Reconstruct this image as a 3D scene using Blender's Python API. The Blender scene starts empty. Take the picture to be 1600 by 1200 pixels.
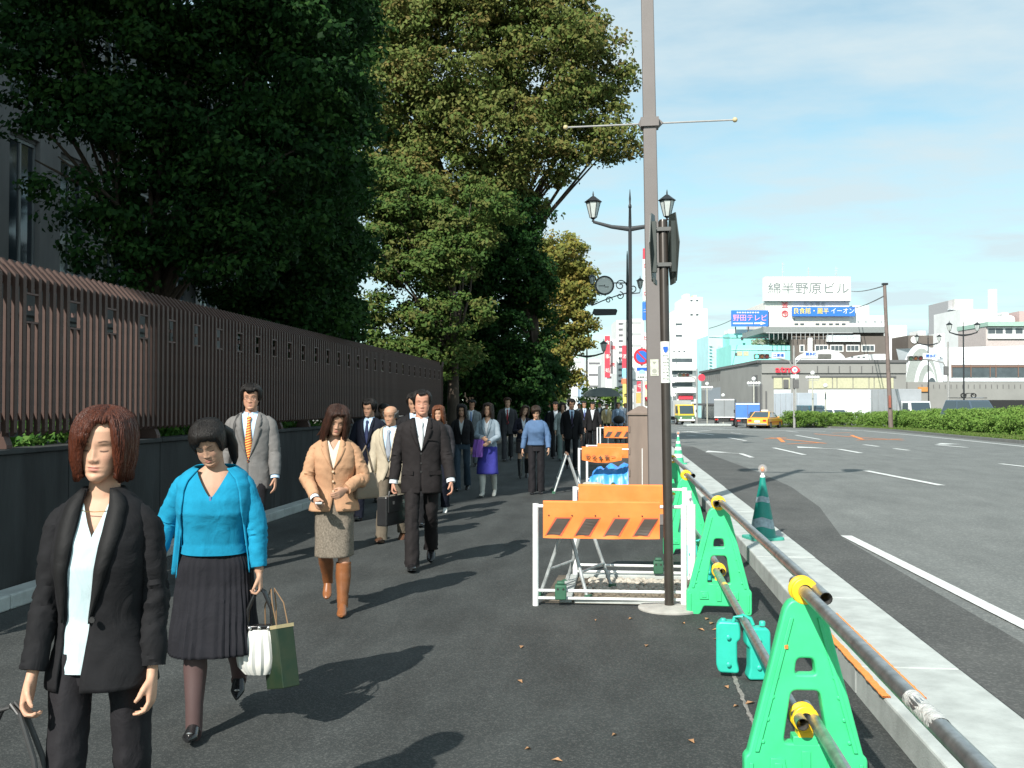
import bpy, bmesh, math, random
import numpy as np
from mathutils import Vector, Matrix, noise
random.seed(7)
rng = np.random.default_rng(7)
SC = bpy.context.scene
R = math.radians
pi = math.pi

# ------------------------------------------------------------------ camera, sky, sun, exposure
CAM_H = 1.6
FPX = 1550.0
YAW = math.atan2(165, FPX)
PIT = math.atan2(32, FPX)
cam = bpy.data.cameras.new('camera')
cam.lens = 36 * FPX / 1600
cam.sensor_width = 36
cam.clip_start = 0.05
cam.clip_end = 3000
camo = bpy.data.objects.new('camera', cam)
camo.location = (0, 0, CAM_H)
camo.rotation_euler = (pi / 2 + PIT, 0, YAW)
SC.collection.objects.link(camo)
SC.camera = camo

SUN_EL = R(38)
SUN_AZ = R(21.5)        # the shadows run this far to the right of the street
world = bpy.data.worlds.new('World')
SC.world = world
world.use_nodes = True
wn, wl = world.node_tree.nodes, world.node_tree.links
wn.clear()
w_out = wn.new('ShaderNodeOutputWorld')
w_bg = wn.new('ShaderNodeBackground')
w_bg.inputs['Strength'].default_value = 0.10
sky = wn.new('ShaderNodeTexSky')
sky.sky_type = 'NISHITA'
sky.sun_disc = False
sky.sun_elevation = SUN_EL
sky.sun_rotation = pi + SUN_AZ
sky.air_density = 1.0
sky.dust_density = 0.35
sky.ozone_density = 1.6
tint = wn.new('ShaderNodeMix'); tint.data_type = 'RGBA'; tint.blend_type = 'MULTIPLY'
tint.inputs[0].default_value = 1.0
tint.inputs[7].default_value = (1.05, 1.38, 1.18, 1)
wl.new(sky.outputs[0], tint.inputs[6])
tc = wn.new('ShaderNodeTexCoord')
sep = wn.new('ShaderNodeSeparateXYZ'); wl.new(tc.outputs['Generated'], sep.inputs[0])
zz = wn.new('ShaderNodeMath'); zz.operation = 'ADD'; zz.inputs[1].default_value = 0.12
wl.new(sep.outputs[2], zz.inputs[0])
dx = wn.new('ShaderNodeMath'); dx.operation = 'DIVIDE'; wl.new(sep.outputs[0], dx.inputs[0]); wl.new(zz.outputs[0], dx.inputs[1])
dy = wn.new('ShaderNodeMath'); dy.operation = 'DIVIDE'; wl.new(sep.outputs[1], dy.inputs[0]); wl.new(zz.outputs[0], dy.inputs[1])
cb = wn.new('ShaderNodeCombineXYZ'); wl.new(dx.outputs[0], cb.inputs[0]); wl.new(dy.outputs[0], cb.inputs[1])
mp = wn.new('ShaderNodeMapping'); mp.inputs['Scale'].default_value = (0.8, 1.25, 1); mp.inputs['Rotation'].default_value = (0, 0, 0.35)
wl.new(cb.outputs[0], mp.inputs[0])
cn = wn.new('ShaderNodeTexNoise'); cn.inputs['Scale'].default_value = 1.5; cn.inputs['Detail'].default_value = 7; cn.inputs['Roughness'].default_value = 0.58
wl.new(mp.outputs[0], cn.inputs['Vector'])
cr = wn.new('ShaderNodeValToRGB')
cr.color_ramp.elements[0].position = 0.27; cr.color_ramp.elements[0].color = (.10, .10, .10, 1)
cr.color_ramp.elements[1].position = 0.60; cr.color_ramp.elements[1].color = (0.92, 0.92, 0.92, 1)
wl.new(cn.outputs[0], cr.inputs[0])
cm = wn.new('ShaderNodeMix'); cm.data_type = 'RGBA'
wl.new(cr.outputs[0], cm.inputs[0])
wl.new(tint.outputs[2], cm.inputs[6])
cm.inputs[7].default_value = (4.9, 5.9, 6.3, 1)
wl.new(cm.outputs[2], w_bg.inputs[0])
wl.new(w_bg.outputs[0], w_out.inputs[0])

sun = bpy.data.lights.new('sun', 'SUN')
sun.energy = 4.8
sun.angle = R(0.5)
sun.color = (1.0, 0.955, 0.88)
suno = bpy.data.objects.new('sun', sun)
sdir = Vector((math.sin(SUN_AZ) * math.cos(SUN_EL), math.cos(SUN_AZ) * math.cos(SUN_EL), -math.sin(SUN_EL)))
suno.rotation_euler = sdir.to_track_quat('-Z', 'Y').to_euler()
suno.location = (-20, -50, 45)
SC.collection.objects.link(suno)

SC.view_settings.view_transform = 'Standard'
SC.view_settings.look = 'None'
SC.view_settings.exposure = 0.5
SC.view_settings.gamma = 1.0
SC.view_settings.use_curve_mapping = False
SC.cycles.max_bounces = 6
SC.cycles.transparent_max_bounces = 8

# ------------------------------------------------------------------ place helpers
_F = Vector((-math.sin(YAW), math.cos(YAW), 0))
_Rt = Vector((math.cos(YAW), math.sin(YAW), 0))
def ray(px, py):
    u = (px - 800) / FPX; v = (600 - py) / FPX
    return _F * (math.cos(PIT) - math.sin(PIT) * v) + _Rt * u + Vector((0, 0, math.sin(PIT) + math.cos(PIT) * v))
def gp(px, py, z=0.0):
    d = ray(px, py); t = (z - CAM_H) / d.z
    return Vector((0, 0, CAM_H)) + d * t
def at(px, py, D):
    d = ray(px, py); t = D / d.dot(_F)
    return Vector((0, 0, CAM_H)) + d * t

# ------------------------------------------------------------------ materials
MATS = {}
def mat(name, col, rough=0.7, metal=0.0, var=0.12, vscale=6.0, bump=0.0, bscale=60.0, spec=0.5, sheen=0.0, alpha=None,
        col2=None, detail=5, emit=None, trans=0.0, coat=0.0, attr=False, stretch=None, bdist=0.0, bd=0.01):
    if name in MATS: return MATS[name]
    m = bpy.data.materials.new(name); m.use_nodes = True
    nt = m.node_tree; n, l = nt.nodes, nt.links
    b = n['Principled BSDF']
    b.inputs['Roughness'].default_value = rough
    b.inputs['Metallic'].default_value = metal
    b.inputs['Specular IOR Level'].default_value = spec
    b.inputs['Coat Weight'].default_value = coat
    if sheen: b.inputs['Sheen Weight'].default_value = sheen
    if trans: b.inputs['Transmission Weight'].default_value = trans
    if alpha is not None: b.inputs['Alpha'].default_value = alpha
    t = n.new('ShaderNodeTexCoord')
    src = t.outputs['Object']
    if stretch:
        ms = n.new('ShaderNodeMapping'); ms.inputs['Scale'].default_value = stretch
        l.new(src, ms.inputs[0]); src = ms.outputs[0]
    if attr:
        a = n.new('ShaderNodeAttribute'); a.attribute_name = 'Col'; cs = a.outputs['Color']
    else:
        cs = None
    if var > 0:
        nz = n.new('ShaderNodeTexNoise'); nz.inputs['Scale'].default_value = vscale; nz.inputs['Detail'].default_value = detail
        nz.inputs['Roughness'].default_value = 0.6
        l.new(src, nz.inputs['Vector'])
        mx = n.new('ShaderNodeMix'); mx.data_type = 'RGBA'
        if attr:
            mx.blend_type = 'MULTIPLY'; mx.inputs[0].default_value = 1
            rp = n.new('ShaderNodeMapRange'); rp.inputs[1].default_value = 0.3; rp.inputs[2].default_value = 0.7
            rp.inputs[3].default_value = 1 - var; rp.inputs[4].default_value = 1 + var
            l.new(nz.outputs[0], rp.inputs[0]); l.new(cs, mx.inputs[6]); l.new(rp.outputs[0], mx.inputs[7])
        else:
            rp = n.new('ShaderNodeMapRange'); rp.inputs[1].default_value = 0.32; rp.inputs[2].default_value = 0.68
            l.new(nz.outputs[0], rp.inputs[0]); l.new(rp.outputs[0], mx.inputs[0])
            c2 = col2 if col2 else tuple(c * (1 + var) for c in col)
            c1 = col if col2 else tuple(c * (1 - var) for c in col)
            mx.inputs[6].default_value = (*c1, 1); mx.inputs[7].default_value = (*[min(c, 1) for c in c2], 1)
        l.new(mx.outputs[2], b.inputs['Base Color'])
    elif attr: l.new(cs, b.inputs['Base Color'])
    else: b.inputs['Base Color'].default_value = (*col, 1)
    if bump > 0:
        n2 = n.new('ShaderNodeTexNoise'); n2.inputs['Scale'].default_value = bscale; n2.inputs['Detail'].default_value = 4; n2.inputs['Distortion'].default_value = bdist
        l.new(src, n2.inputs['Vector'])
        bp = n.new('ShaderNodeBump'); bp.inputs['Strength'].default_value = bump; bp.inputs['Distance'].default_value = bd
        l.new(n2.outputs[0], bp.inputs['Height']); l.new(bp.outputs[0], b.inputs['Normal'])
    if emit:
        b.inputs['Emission Color'].default_value = (*emit[0], 1); b.inputs['Emission Strength'].default_value = emit[1]
    MATS[name] = m
    return m

def asphalt(name, c1, c2, speck, sscale, bump, patch=None, cracks=False):
    m = bpy.data.materials.new(name); m.use_nodes = True
    n, l = m.node_tree.nodes, m.node_tree.links
    b = n['Principled BSDF']; b.inputs['Roughness'].default_value = 0.88; b.inputs['Specular IOR Level'].default_value = 0.35
    g = n.new('ShaderNodeNewGeometry')
    big = n.new('ShaderNodeTexNoise'); big.inputs['Scale'].default_value = 0.9; big.inputs['Detail'].default_value = 6; big.inputs['Roughness'].default_value = 0.65
    l.new(g.outputs['Position'], big.inputs['Vector'])
    r1 = n.new('ShaderNodeMapRange'); r1.inputs[1].default_value = 0.33; r1.inputs[2].default_value = 0.67; l.new(big.outputs[0], r1.inputs[0])
    m1 = n.new('ShaderNodeMix'); m1.data_type = 'RGBA'; m1.inputs[6].default_value = (*c1, 1); m1.inputs[7].default_value = (*c2, 1)
    l.new(r1.outputs[0], m1.inputs[0])
    v = n.new('ShaderNodeTexVoronoi'); v.inputs['Scale'].default_value = sscale
    l.new(g.outputs['Position'], v.inputs['Vector'])
    sp = n.new('ShaderNodeSeparateColor'); l.new(v.outputs['Color'], sp.inputs[0])
    r2 = n.new('ShaderNodeMapRange'); r2.inputs[1].default_value = 0.55; r2.inputs[2].default_value = 1.0; r2.inputs[3].default_value = 0; r2.inputs[4].default_value = speck
    l.new(sp.outputs[0], r2.inputs[0])
    m2 = n.new('ShaderNodeMix'); m2.data_type = 'RGBA'; m2.blend_type = 'ADD'
    l.new(r2.outputs[0], m2.inputs[0]); l.new(m1.outputs[2], m2.inputs[6]); m2.inputs[7].default_value = (0.5, 0.49, 0.45, 1)
    outc = m2.outputs[2]
    nz = n.new('ShaderNodeTexNoise'); nz.inputs['Scale'].default_value = 3.1; nz.inputs['Detail'].default_value = 8
    mpn = n.new('ShaderNodeMapping'); mpn.inputs['Scale'].default_value = (1, 0.25, 1)
    l.new(g.outputs['Position'], mpn.inputs[0]); l.new(mpn.outputs[0], nz.inputs['Vector'])
    r3 = n.new('ShaderNodeMapRange'); r3.inputs[1].default_value = 0.3; r3.inputs[2].default_value = 0.75; r3.inputs[3].default_value = 0.75 if cracks else .88; r3.inputs[4].default_value = 1.3 if cracks else 1.13
    l.new(nz.outputs[0], r3.inputs[0])
    m3 = n.new('ShaderNodeMix'); m3.data_type = 'RGBA'; m3.blend_type = 'MULTIPLY'; m3.inputs[0].default_value = 1
    l.new(outc, m3.inputs[6]); l.new(r3.outputs[0], m3.inputs[7])
    l.new(m3.outputs[2], b.inputs['Base Color'])
    bp = n.new('ShaderNodeBump'); bp.inputs['Strength'].default_value = bump; bp.inputs['Distance'].default_value = 0.006
    l.new(v.outputs['Distance'], bp.inputs['Height']); l.new(bp.outputs[0], b.inputs['Normal'])
    MATS[name] = m
    return m

# ------------------------------------------------------------------ object helpers
def tag(o, label=None, cat=None, group=None, kind=None):
    if label: o['label'] = label
    if cat: o['category'] = cat
    if group: o['group'] = group
    if kind: o['kind'] = kind
    return o
def empty(name, loc=(0, 0, 0), rz=0.0, label=None, cat=None, group=None):
    o = bpy.data.objects.new(name, None); SC.collection.objects.link(o)
    o.location = loc; o.rotation_euler = (0, 0, rz); o.empty_display_size = 0.2
    return tag(o, label, cat, group)
def link(name, me, parent=None):
    o = bpy.data.objects.new(name, me); SC.collection.objects.link(o)
    if parent is not None: o.parent = parent
    return o
def copy_tree(o, parent=None):
    c = o.copy(); SC.collection.objects.link(c)
    if parent is not None: c.parent = parent
    for ch in [x for x in o.children]: copy_tree(ch, c)
    return c

class MB:
    def __init__(s): s.v = []; s.f = []; s.m = []; s.c = None
    def add(s, verts, faces, mi=0):
        k = len(s.v); s.v += [tuple(p) for p in verts]
        s.f += [tuple(i + k for i in f) for f in faces]; s.m += [mi] * len(faces); return s
    def box(s, x0, x1, y0, y1, z0, z1, mi=0):
        return s.add([(x0,y0,z0),(x1,y0,z0),(x1,y1,z0),(x0,y1,z0),(x0,y0,z1),(x1,y0,z1),(x1,y1,z1),(x0,y1,z1)],
                     [(3,2,1,0),(4,5,6,7),(0,1,5,4),(1,2,6,5),(2,3,7,6),(3,0,4,7)], mi)
    def cbox(s, c, sz, mi=0):
        return s.box(c[0]-sz[0]/2, c[0]+sz[0]/2, c[1]-sz[1]/2, c[1]+sz[1]/2, c[2]-sz[2]/2, c[2]+sz[2]/2, mi)
    def loft(s, rings, cap=True, mi=0, closed=True):
        n = len(rings[0]); v = [p for r in rings for p in r]; f = []
        for i in range(len(rings) - 1):
            for j in range(n if closed else n - 1):
                a = i*n + j; b = i*n + (j+1) % n
                f.append((a, b, b+n, a+n))
        if cap and closed:
            f.append(tuple(range(n-1, -1, -1))); f.append(tuple((len(rings)-1)*n + j for j in range(n)))
        return s.add(v, f, mi)
    def tube(s, pts, r, n=10, mi=0, cap=True, ref=(1, 0, 0)):
        pts = [Vector(p) for p in pts]; N = len(pts); rings = []
        ref = Vector(ref)
        for i, p in enumerate(pts):
            d = (pts[min(i+1, N-1)] - pts[max(i-1, 0)])
            if d.length < 1e-9: d = Vector((0, 0, 1))
            d.normalize()
            side = ref - d * ref.dot(d)
            if side.length < 0.25: side = Vector((0, 1, 0)) - d * d.y if abs(d.y) < .9 else Vector((0, 0, 1)) - d * d.z
            side.normalize(); fw = d.cross(side)
            rr = r[i] if isinstance(r, (list, tuple)) else r
            rx, ry = rr if isinstance(rr, (list, tuple)) else (rr, rr)
            rings.append([p + side*rx*math.cos(2*pi*k/n) + fw*ry*math.sin(2*pi*k/n) for k in range(n)])
        return s.loft(rings, cap, mi)
    def lathe(s, prof, c=(0,0,0), n=20, mi=0, axis='z', cap=True):
        rings = []
        for r, h in prof:
            ring = []
            for k in range(n):
                a = 2*pi*k/n; u, w = r*math.cos(a), r*math.sin(a)
                if axis == 'z': p = (c[0]+u, c[1]+w, c[2]+h)
                elif axis == 'y': p = (c[0]+w, c[1]+h, c[2]+u)
                else: p = (c[0]+h, c[1]+u, c[2]+w)
                ring.append(p)
            rings.append(ring)
        return s.loft(rings, cap, mi)
    def ell(s, c, r, n=14, m=9, mi=0, M=None):
        rings = []
        for i in range(m):
            t = -pi/2 + pi*(i + 0.02 if i == 0 else (i - 0.02 if i == m-1 else i))/(m-1)
            ring = []
            for k in range(n):
                a = 2*pi*k/n
                p = Vector((r[0]*math.cos(t)*math.cos(a), r[1]*math.cos(t)*math.sin(a), r[2]*math.sin(t)))
                if M is not None: p = M @ p
                ring.append(Vector(c) + p)
            rings.append(ring)
        return s.loft(rings, True, mi)
    def prism(s, poly, a0, a1, axis='y', mi=0):
        # poly in the plane across the axis; extruded from a0 to a1
        def P(u, w, a): return {'y': (u, a, w), 'x': (a, u, w), 'z': (u, w, a)}[axis]
        n = len(poly); v = [P(u, w, a0) for u, w in poly] + [P(u, w, a1) for u, w in poly]
        f = [tuple(range(n)), tuple(range(2*n-1, n-1, -1))] + [(i, i+n, (i+1) % n + n, (i+1) % n) for i in range(n)]
        return s.add(v, f, mi)
    def quad(s, a, b, c, d, mi=0): return s.add([a, b, c, d], [(0, 1, 2, 3)], mi)
    def mesh(s, name, mats, smooth=True, fix=True):
        me = bpy.data.meshes.new(name)
        me.from_pydata([tuple(p) for p in s.v], [], s.f)
        if not isinstance(mats, (list, tuple)): mats = [mats]
        for m in mats: me.materials.append(m)
        if len(mats) > 1: me.polygons.foreach_set('material_index', s.m)
        if fix:
            bm = bmesh.new(); bm.from_mesh(me); bmesh.ops.recalc_face_normals(bm, faces=bm.faces); bm.to_mesh(me); bm.free()
        if smooth:
            me.polygons.foreach_set('use_smooth', [True] * len(me.polygons))
            try: me.set_sharp_from_angle(angle=R(38))
            except Exception: pass
        if s.c is not None:
            ca = me.color_attributes.new('Col', 'FLOAT_COLOR', 'POINT')
            ca.data.foreach_set('color', np.array(s.c, dtype=np.float32).ravel())
        me.update()
        return me
    def build(s, name, mats, parent=None, smooth=True, bevel=0, fix=True, seg=2):
        o = link(name, s.mesh(name, mats, smooth, fix), parent)
        if bevel:
            b = o.modifiers.new('b', 'BEVEL'); b.width = bevel; b.segments = seg; b.limit_method = 'ANGLE'; b.angle_limit = R(40)
        return o

def bake(o):
    """turn a curve, text or modified object into a plain mesh"""
    dg = bpy.context.evaluated_depsgraph_get()
    me = bpy.data.meshes.new_from_object(o.evaluated_get(dg))
    return me
def cutout(name, outlines, depth, bevel, m, parent=None):
    """plate in the XZ plane cut from closed outlines (inner ones are holes), standing on local y=0"""
    cu = bpy.data.curves.new(name, 'CURVE'); cu.dimensions = '2D'; cu.fill_mode = 'BOTH'
    cu.extrude = depth/2; cu.bevel_depth = bevel; cu.bevel_resolution = 2
    for ol in outlines:
        sp = cu.splines.new('POLY'); sp.points.add(len(ol)-1); sp.use_cyclic_u = True
        for i, (x, z) in enumerate(ol): sp.points[i].co = (x, z, 0, 1)
    t = bpy.data.objects.new(name, cu); SC.collection.objects.link(t)
    me = bake(t); bpy.data.objects.remove(t)
    me.transform(Matrix.Rotation(pi/2, 4, 'X')); me.materials.clear(); me.materials.append(m)
    me.name = name
    return link(name, me, parent) if parent is not False else me
def rounded(poly, r, n=4):
    out = []; N = len(poly)
    for i in range(N):
        p = Vector(poly[i]).to_2d() if len(poly[i]) == 3 else Vector(poly[i]); a = Vector(poly[i-1]); b = Vector(poly[(i+1) % N])
        da = (a-p); db = (b-p); rr = min(r, da.length*.45, db.length*.45)
        q0 = p + da.normalized()*rr; q1 = p + db.normalized()*rr
        for k in range(n+1):
            t = k/n; out.append(tuple((q0*(1-t)**2 + p*2*t*(1-t) + q1*t*t)))
    return out
def text(body, size, m, parent, loc, rot=(pi/2, 0, 0), ext=0.004, name='lettering', ax='CENTER', sx=1.0, bold=0.0):
    cu = bpy.data.curves.new(name, 'FONT'); cu.body = body; cu.size = size; cu.align_x = ax; cu.align_y = 'CENTER'
    cu.extrude = ext; cu.resolution_u = 2; cu.offset = bold
    t = bpy.data.objects.new(name, cu); SC.collection.objects.link(t)
    me = bake(t); bpy.data.objects.remove(t)
    me.materials.clear(); me.materials.append(m)
    me.transform(Matrix.Diagonal((sx, 1, 1, 1)))
    o = link(name, me, parent); o.location = loc; o.rotation_euler = rot
    return o

def smooth_path(pts, vals, n):
    """Catmull-Rom through pts with values carried along"""
    P = [Vector(p) for p in pts]; V = [np.array(v, float) for v in vals]; out = []; ov = []
    N = len(P)
    for i in range(N-1):
        p0, p1, p2, p3 = P[max(i-1, 0)], P[i], P[i+1], P[min(i+2, N-1)]
        v0, v1, v2, v3 = V[max(i-1, 0)], V[i], V[i+1], V[min(i+2, N-1)]
        for k in range(n if i < N-2 else n+1):
            t = k/n; a = -.5*t+t*t-.5*t**3; b = 1-2.5*t*t+1.5*t**3; c = .5*t+2*t*t-1.5*t**3; d = -.5*t*t+.5*t**3
            out.append(p0*a+p1*b+p2*c+p3*d)
            ov.append(v1*(1-t)+v2*t)
    return out, ov
# ------------------------------------------------------------------ shared materials
M_SIDE = asphalt('sidewalk_asphalt', (0.030, 0.034, 0.0335), (0.044, 0.049, 0.048), 0.085, 120, 0.4, cracks=True)
M_ROAD = asphalt('road_asphalt', (0.132, 0.141, 0.136), (0.156, 0.165, 0.158), 0.14, 60, 0.3)
M_ROADN = asphalt('new_asphalt', (0.064, 0.066, 0.064), (0.088, 0.090, 0.086), 0.10, 70, 0.35)
M_CONC = mat('kerb_concrete', (0.42, 0.45, 0.43), 0.9, var=0.18, vscale=5, bump=0.25, bscale=90, detail=9)
M_WHITE_PAINT = mat('road_paint', (0.62, 0.64, 0.62), 0.75, var=0.16, vscale=14, bump=0.1)
M_ORANGE_PAINT = mat('orange_road_paint', (0.75, 0.24, 0.06), 0.8, var=0.2, vscale=20)
M_BROWN = mat('brown_fence_paint', (0.062, 0.032, 0.024), 0.6, var=0.25, vscale=4, bump=0.05)
M_BROWN2 = mat('brown_fence_rail', (0.10, 0.055, 0.045), 0.6, var=0.12)
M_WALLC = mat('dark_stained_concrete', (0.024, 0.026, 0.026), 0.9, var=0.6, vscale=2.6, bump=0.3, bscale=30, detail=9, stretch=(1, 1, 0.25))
M_BLDG = mat('weathered_facade', (0.19, 0.19, 0.19), 0.85, var=0.15, vscale=2, bump=0.15, bscale=25, stretch=(1, 1, 0.3))
M_GLASS = mat('window_glass', (0.03, 0.04, 0.05), 0.08, var=0.0, spec=0.8)
M_FRAME = mat('window_frame', (0.30, 0.32, 0.33), 0.5, metal=0.3, var=0.05)
M_DARKMETAL = mat('dark_lamp_iron', (0.035, 0.038, 0.042), 0.45, metal=0.4, var=0.1)
M_GREYPOLE = mat('taupe_pole_paint', (0.172, 0.155, 0.148), 0.55, var=0.06, vscale=3, bump=0.03)
M_BLACKPOLE = mat('dark_brown_pole', (0.055, 0.047, 0.040), 0.32, metal=0.3, var=0.12, vscale=8)
M_STEEL = mat('scaffold_steel', (0.42, 0.42, 0.41), 0.38, metal=0.85, var=0.25, vscale=18, bump=0.08, bscale=120)
M_GREEN = mat('green_plastic', (0.052, 0.60, 0.24), 0.45, var=0.13, vscale=5, bump=0.04, bscale=30)
M_TEAL = mat('teal_plastic', (0.03, 0.50, 0.38), 0.40, var=0.07, vscale=9)
M_YELLOW = mat('yellow_plastic', (0.86, 0.52, 0.02), 0.42, var=0.06, vscale=20)
M_WPIPE = mat('white_pipe_paint', (0.80, 0.81, 0.80), 0.4, var=0.08, vscale=22)
M_ORANGE = mat('orange_sheet', (0.88, 0.23, 0.045), 0.65, var=0.08, vscale=7, bump=0.25, bscale=14)
M_BLACKST = mat('charcoal_stripe', (0.075, 0.06, 0.05), 0.6, var=0.1)
M_WHITE = mat('white_paint', (0.80, 0.80, 0.78), 0.6, var=0.05)
M_BLACK = mat('black_matte', (0.02, 0.02, 0.02), 0.6, var=0.1)
M_BARK = mat('bark', (0.06, 0.045, 0.033), 0.95, var=0.3, vscale=9, bump=0.8, bscale=22, stretch=(1, 1, 0.3))
M_SOIL = mat('bare_soil', (0.12, 0.10, 0.075), 0.95, var=0.3, vscale=6, bump=0.6, bscale=30)
M_GRASS = mat('grass_ground', (0.045, 0.085, 0.02), 0.95, var=0.35, vscale=3, bump=0.6, bscale=40)

def leafmat(name, tr):
    m = bpy.data.materials.new(name); m.use_nodes = True
    n, l = m.node_tree.nodes, m.node_tree.links; b = n['Principled BSDF']
    a = n.new('ShaderNodeAttribute'); a.attribute_name = 'Col'
    l.new(a.outputs['Color'], b.inputs['Base Color']); b.inputs['Roughness'].default_value = 0.65
    b.inputs['Specular IOR Level'].default_value = 0.12
    t = n.new('ShaderNodeBsdfTranslucent'); l.new(a.outputs['Color'], t.inputs[0])
    mx = n.new('ShaderNodeMixShader'); mx.inputs[0].default_value = tr
    l.new(b.outputs[0], mx.inputs[1]); l.new(t.outputs[0], mx.inputs[2]); l.new(mx.outputs[0], n['Material Output'].inputs[0])
    return m
M_LEAF = leafmat('leaf', 0.22)

# ------------------------------------------------------------------ ground, road, kerb, sidewalk
g = MB(); g.box(-900, 1400, -60, 2500, -1.4, -0.80); tag(g.build('ground', mat('far_ground', (0.16, 0.16, 0.15), 0.95, var=0.2), smooth=False), kind='structure')
g = MB(); g.add([p for a_, z_ in ((-6, 0), (45, 0), (105, -.69), (400, -.69)) for p in ((-4.95, a_, z_), (1.33, a_, z_))], [(0, 1, 3, 2), (2, 3, 5, 4), (4, 5, 7, 6)]); tag(g.build('sidewalk', M_SIDE), kind='structure')
g = MB(); g.quad((-30, -6, -0.02), (-4.95, -6, -0.02), (-4.95, 260, -0.02), (-30, 260, -0.02)); tag(g.build('garden_ground', M_SOIL), kind='structure')
ZR = 0.140
def zr(y): return .14 if y < 35 else (-.55 if y > 100 else .14 - .69*(y-35)/65)
def gpr(px, py, dz=0):
    p = gp(px, py, ZR)
    for _ in range(12): p = gp(px, py, zr(p.y)+dz)
    return p
g = MB(); g.add([p for a_ in (-6, 35, 100, 420) for p in ((1.86, a_, zr(a_)), (260, a_, zr(a_)))], [(0, 1, 3, 2), (2, 3, 5, 4), (4, 5, 7, 6)]); road = tag(g.build('road', M_ROAD), kind='structure')
# darker newly laid strip beside the kerb, feathered at its far end
g = MB(); g.add([(1.87, -4, ZR+.004), (2.42, -4, ZR+.004), (2.46, 6, ZR+.004), (2.44, 11.2, ZR+.004), (2.85, 14.5, ZR+.004), (3.05, 18, ZR+.004), (3.0, 22, ZR+.004), (2.75, 28, ZR+.004), (2.6, 34.9, ZR+.004), (1.87, 34.9, ZR+.004)], [tuple(range(10))])
g.build('new_asphalt_strip', M_ROADN, road)
kerb = empty('kerb', (0, 0, 0)); kerb['kind'] = 'structure'
y = -2.3; km = None
k0 = MB(); k0.box(1.31, 1.868, 0.004, 1.996, -0.3, 0.15); kme = k0.mesh('kerb_stone', M_CONC, False)
while y < 35:
    o = link('kerb_stone', kme, kerb); o.location = (random.uniform(-.002, .002), y, random.uniform(-.002, .001))
    if y < 16:
        b = o.modifiers.new('b', 'BEVEL'); b.width = 0.012; b.segments = 2
    y += 2.0
k1 = MB(); k1.prism([(36, -1), (36, .15), (101, -.54), (101, -1)], 1.31, 1.868, 'x'); k1.build('kerb_stone', M_CONC, kerb, False)
# road markings
mk = empty('road_markings', (0, 0, 0)); mk['kind'] = 'structure'
def strip(p0, p1, w, name='lane_dash', m=None, z=ZR+.009):
    a = Vector((p0[0], p0[1], zr(p0[1])+.009)); b = Vector((p1[0], p1[1], zr(p1[1])+.009)); d = (b-a).normalized(); s = Vector((-d.y, d.x, 0))*w/2
    q = MB(); q.quad(a-s, b-s, b+s, a+s); return q.build(name, m or M_WHITE_PAINT, mk, False)
def pstrip(p0, p1, w=0.15, name='lane_dash', m=None):
    a = gpr(*p0); b = gpr(*p1); return strip(a, b, w, name, m)
a = gp(1322, 838, ZR); b = gp(1600, 978, ZR); dd = (b-a).normalized()
strip(a, b + dd*9, 0.12)
for p in [((1353, 736), (1471, 759)), ((1209, 700), (1257, 711)), ((1350, 695), (1420, 704)), ((1563, 725), (1640, 734)),
          ((1243, 680), (1282, 687)), ((1138, 684), (1166, 689)), ((1228, 673.5), (1247, 675.5)), ((1316, 671.5), (1334, 672.5)),
          ((1073, 674), (1115, 680)), ((1142, 676.5), (1158, 678)), ((1072, 680), (1088, 681.5))]: pstrip(*p)
prev = None
for q in [(1700, 708.5), (1600, 698), (1500, 687.5), (1430, 680.5), (1380, 676), (1350, 673.3), (1300, 671), (1240, 669.6), (1185, 669)]:
    if prev: pstrip(prev, q, 0.16, 'edge_line')
    prev = q
for q in [((1060, 671), (1130, 670)), ((1065, 675), (1110, 673)), ((1110, 671), (1290, 674)), ((1060, 668.5), (1180, 668))]: pstrip(*q, 0.35, 'stop_line')
def arrow(c, ang, s=1.0, bent=0):
    # a long lane arrow lying on the road: shaft, and a head that may bend to one side
    p = gpr(*c); q = MB(); ca, sa = math.cos(ang), math.sin(ang)
    quads = [[(-.09, -2.3), (.09, -2.3), (.09, .9), (-.09, .9)], [(-.42, .9), (.42, .9), (.02, 2.3), (-.02, 2.3)]] if not bent else \
            [[(-.09, -2.3), (.09, -2.3), (.09, .4), (-.09, .4)], [(-.09, .41), (.09, .41), (.75*bent+.12, 1.3), (.75*bent-.12, 1.3)], [(.75*bent-.45, 1.31), (.75*bent+.45, 1.31), (.95*bent+.02, 2.6), (.95*bent-.02, 2.6)]]
    for qd in quads:
        q.add([(p.x+(u*ca-w*sa)*s, p.y+(u*sa+w*ca)*s, zr(p.y+(u*sa+w*ca)*s)+.009) for u, w in qd], [(0, 1, 2, 3)])
    return q.build('lane_arrow', M_WHITE_PAINT, mk, False, fix=False)
arrow((1160, 710), 0.02, .8, -1); arrow((1316, 703), 0.03, .95, -1); arrow((1470, 696), 0.04, 1.05, 1)
for p in [((1203, 684), (1290, 693)), ((1230, 694), (1283, 692)), ((1195, 686), (1228, 684)), ((1272, 678), (1345, 684)), ((1300, 677), (1330, 676)), ((1330, 680), (1348, 687)), ((1338, 688), (1410, 686)), ((1345, 684), (1412, 688)), ((1216, 684), (1224, 691))]:
    pstrip(*p, 0.17, 'survey_mark', M_ORANGE_PAINT)

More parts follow.
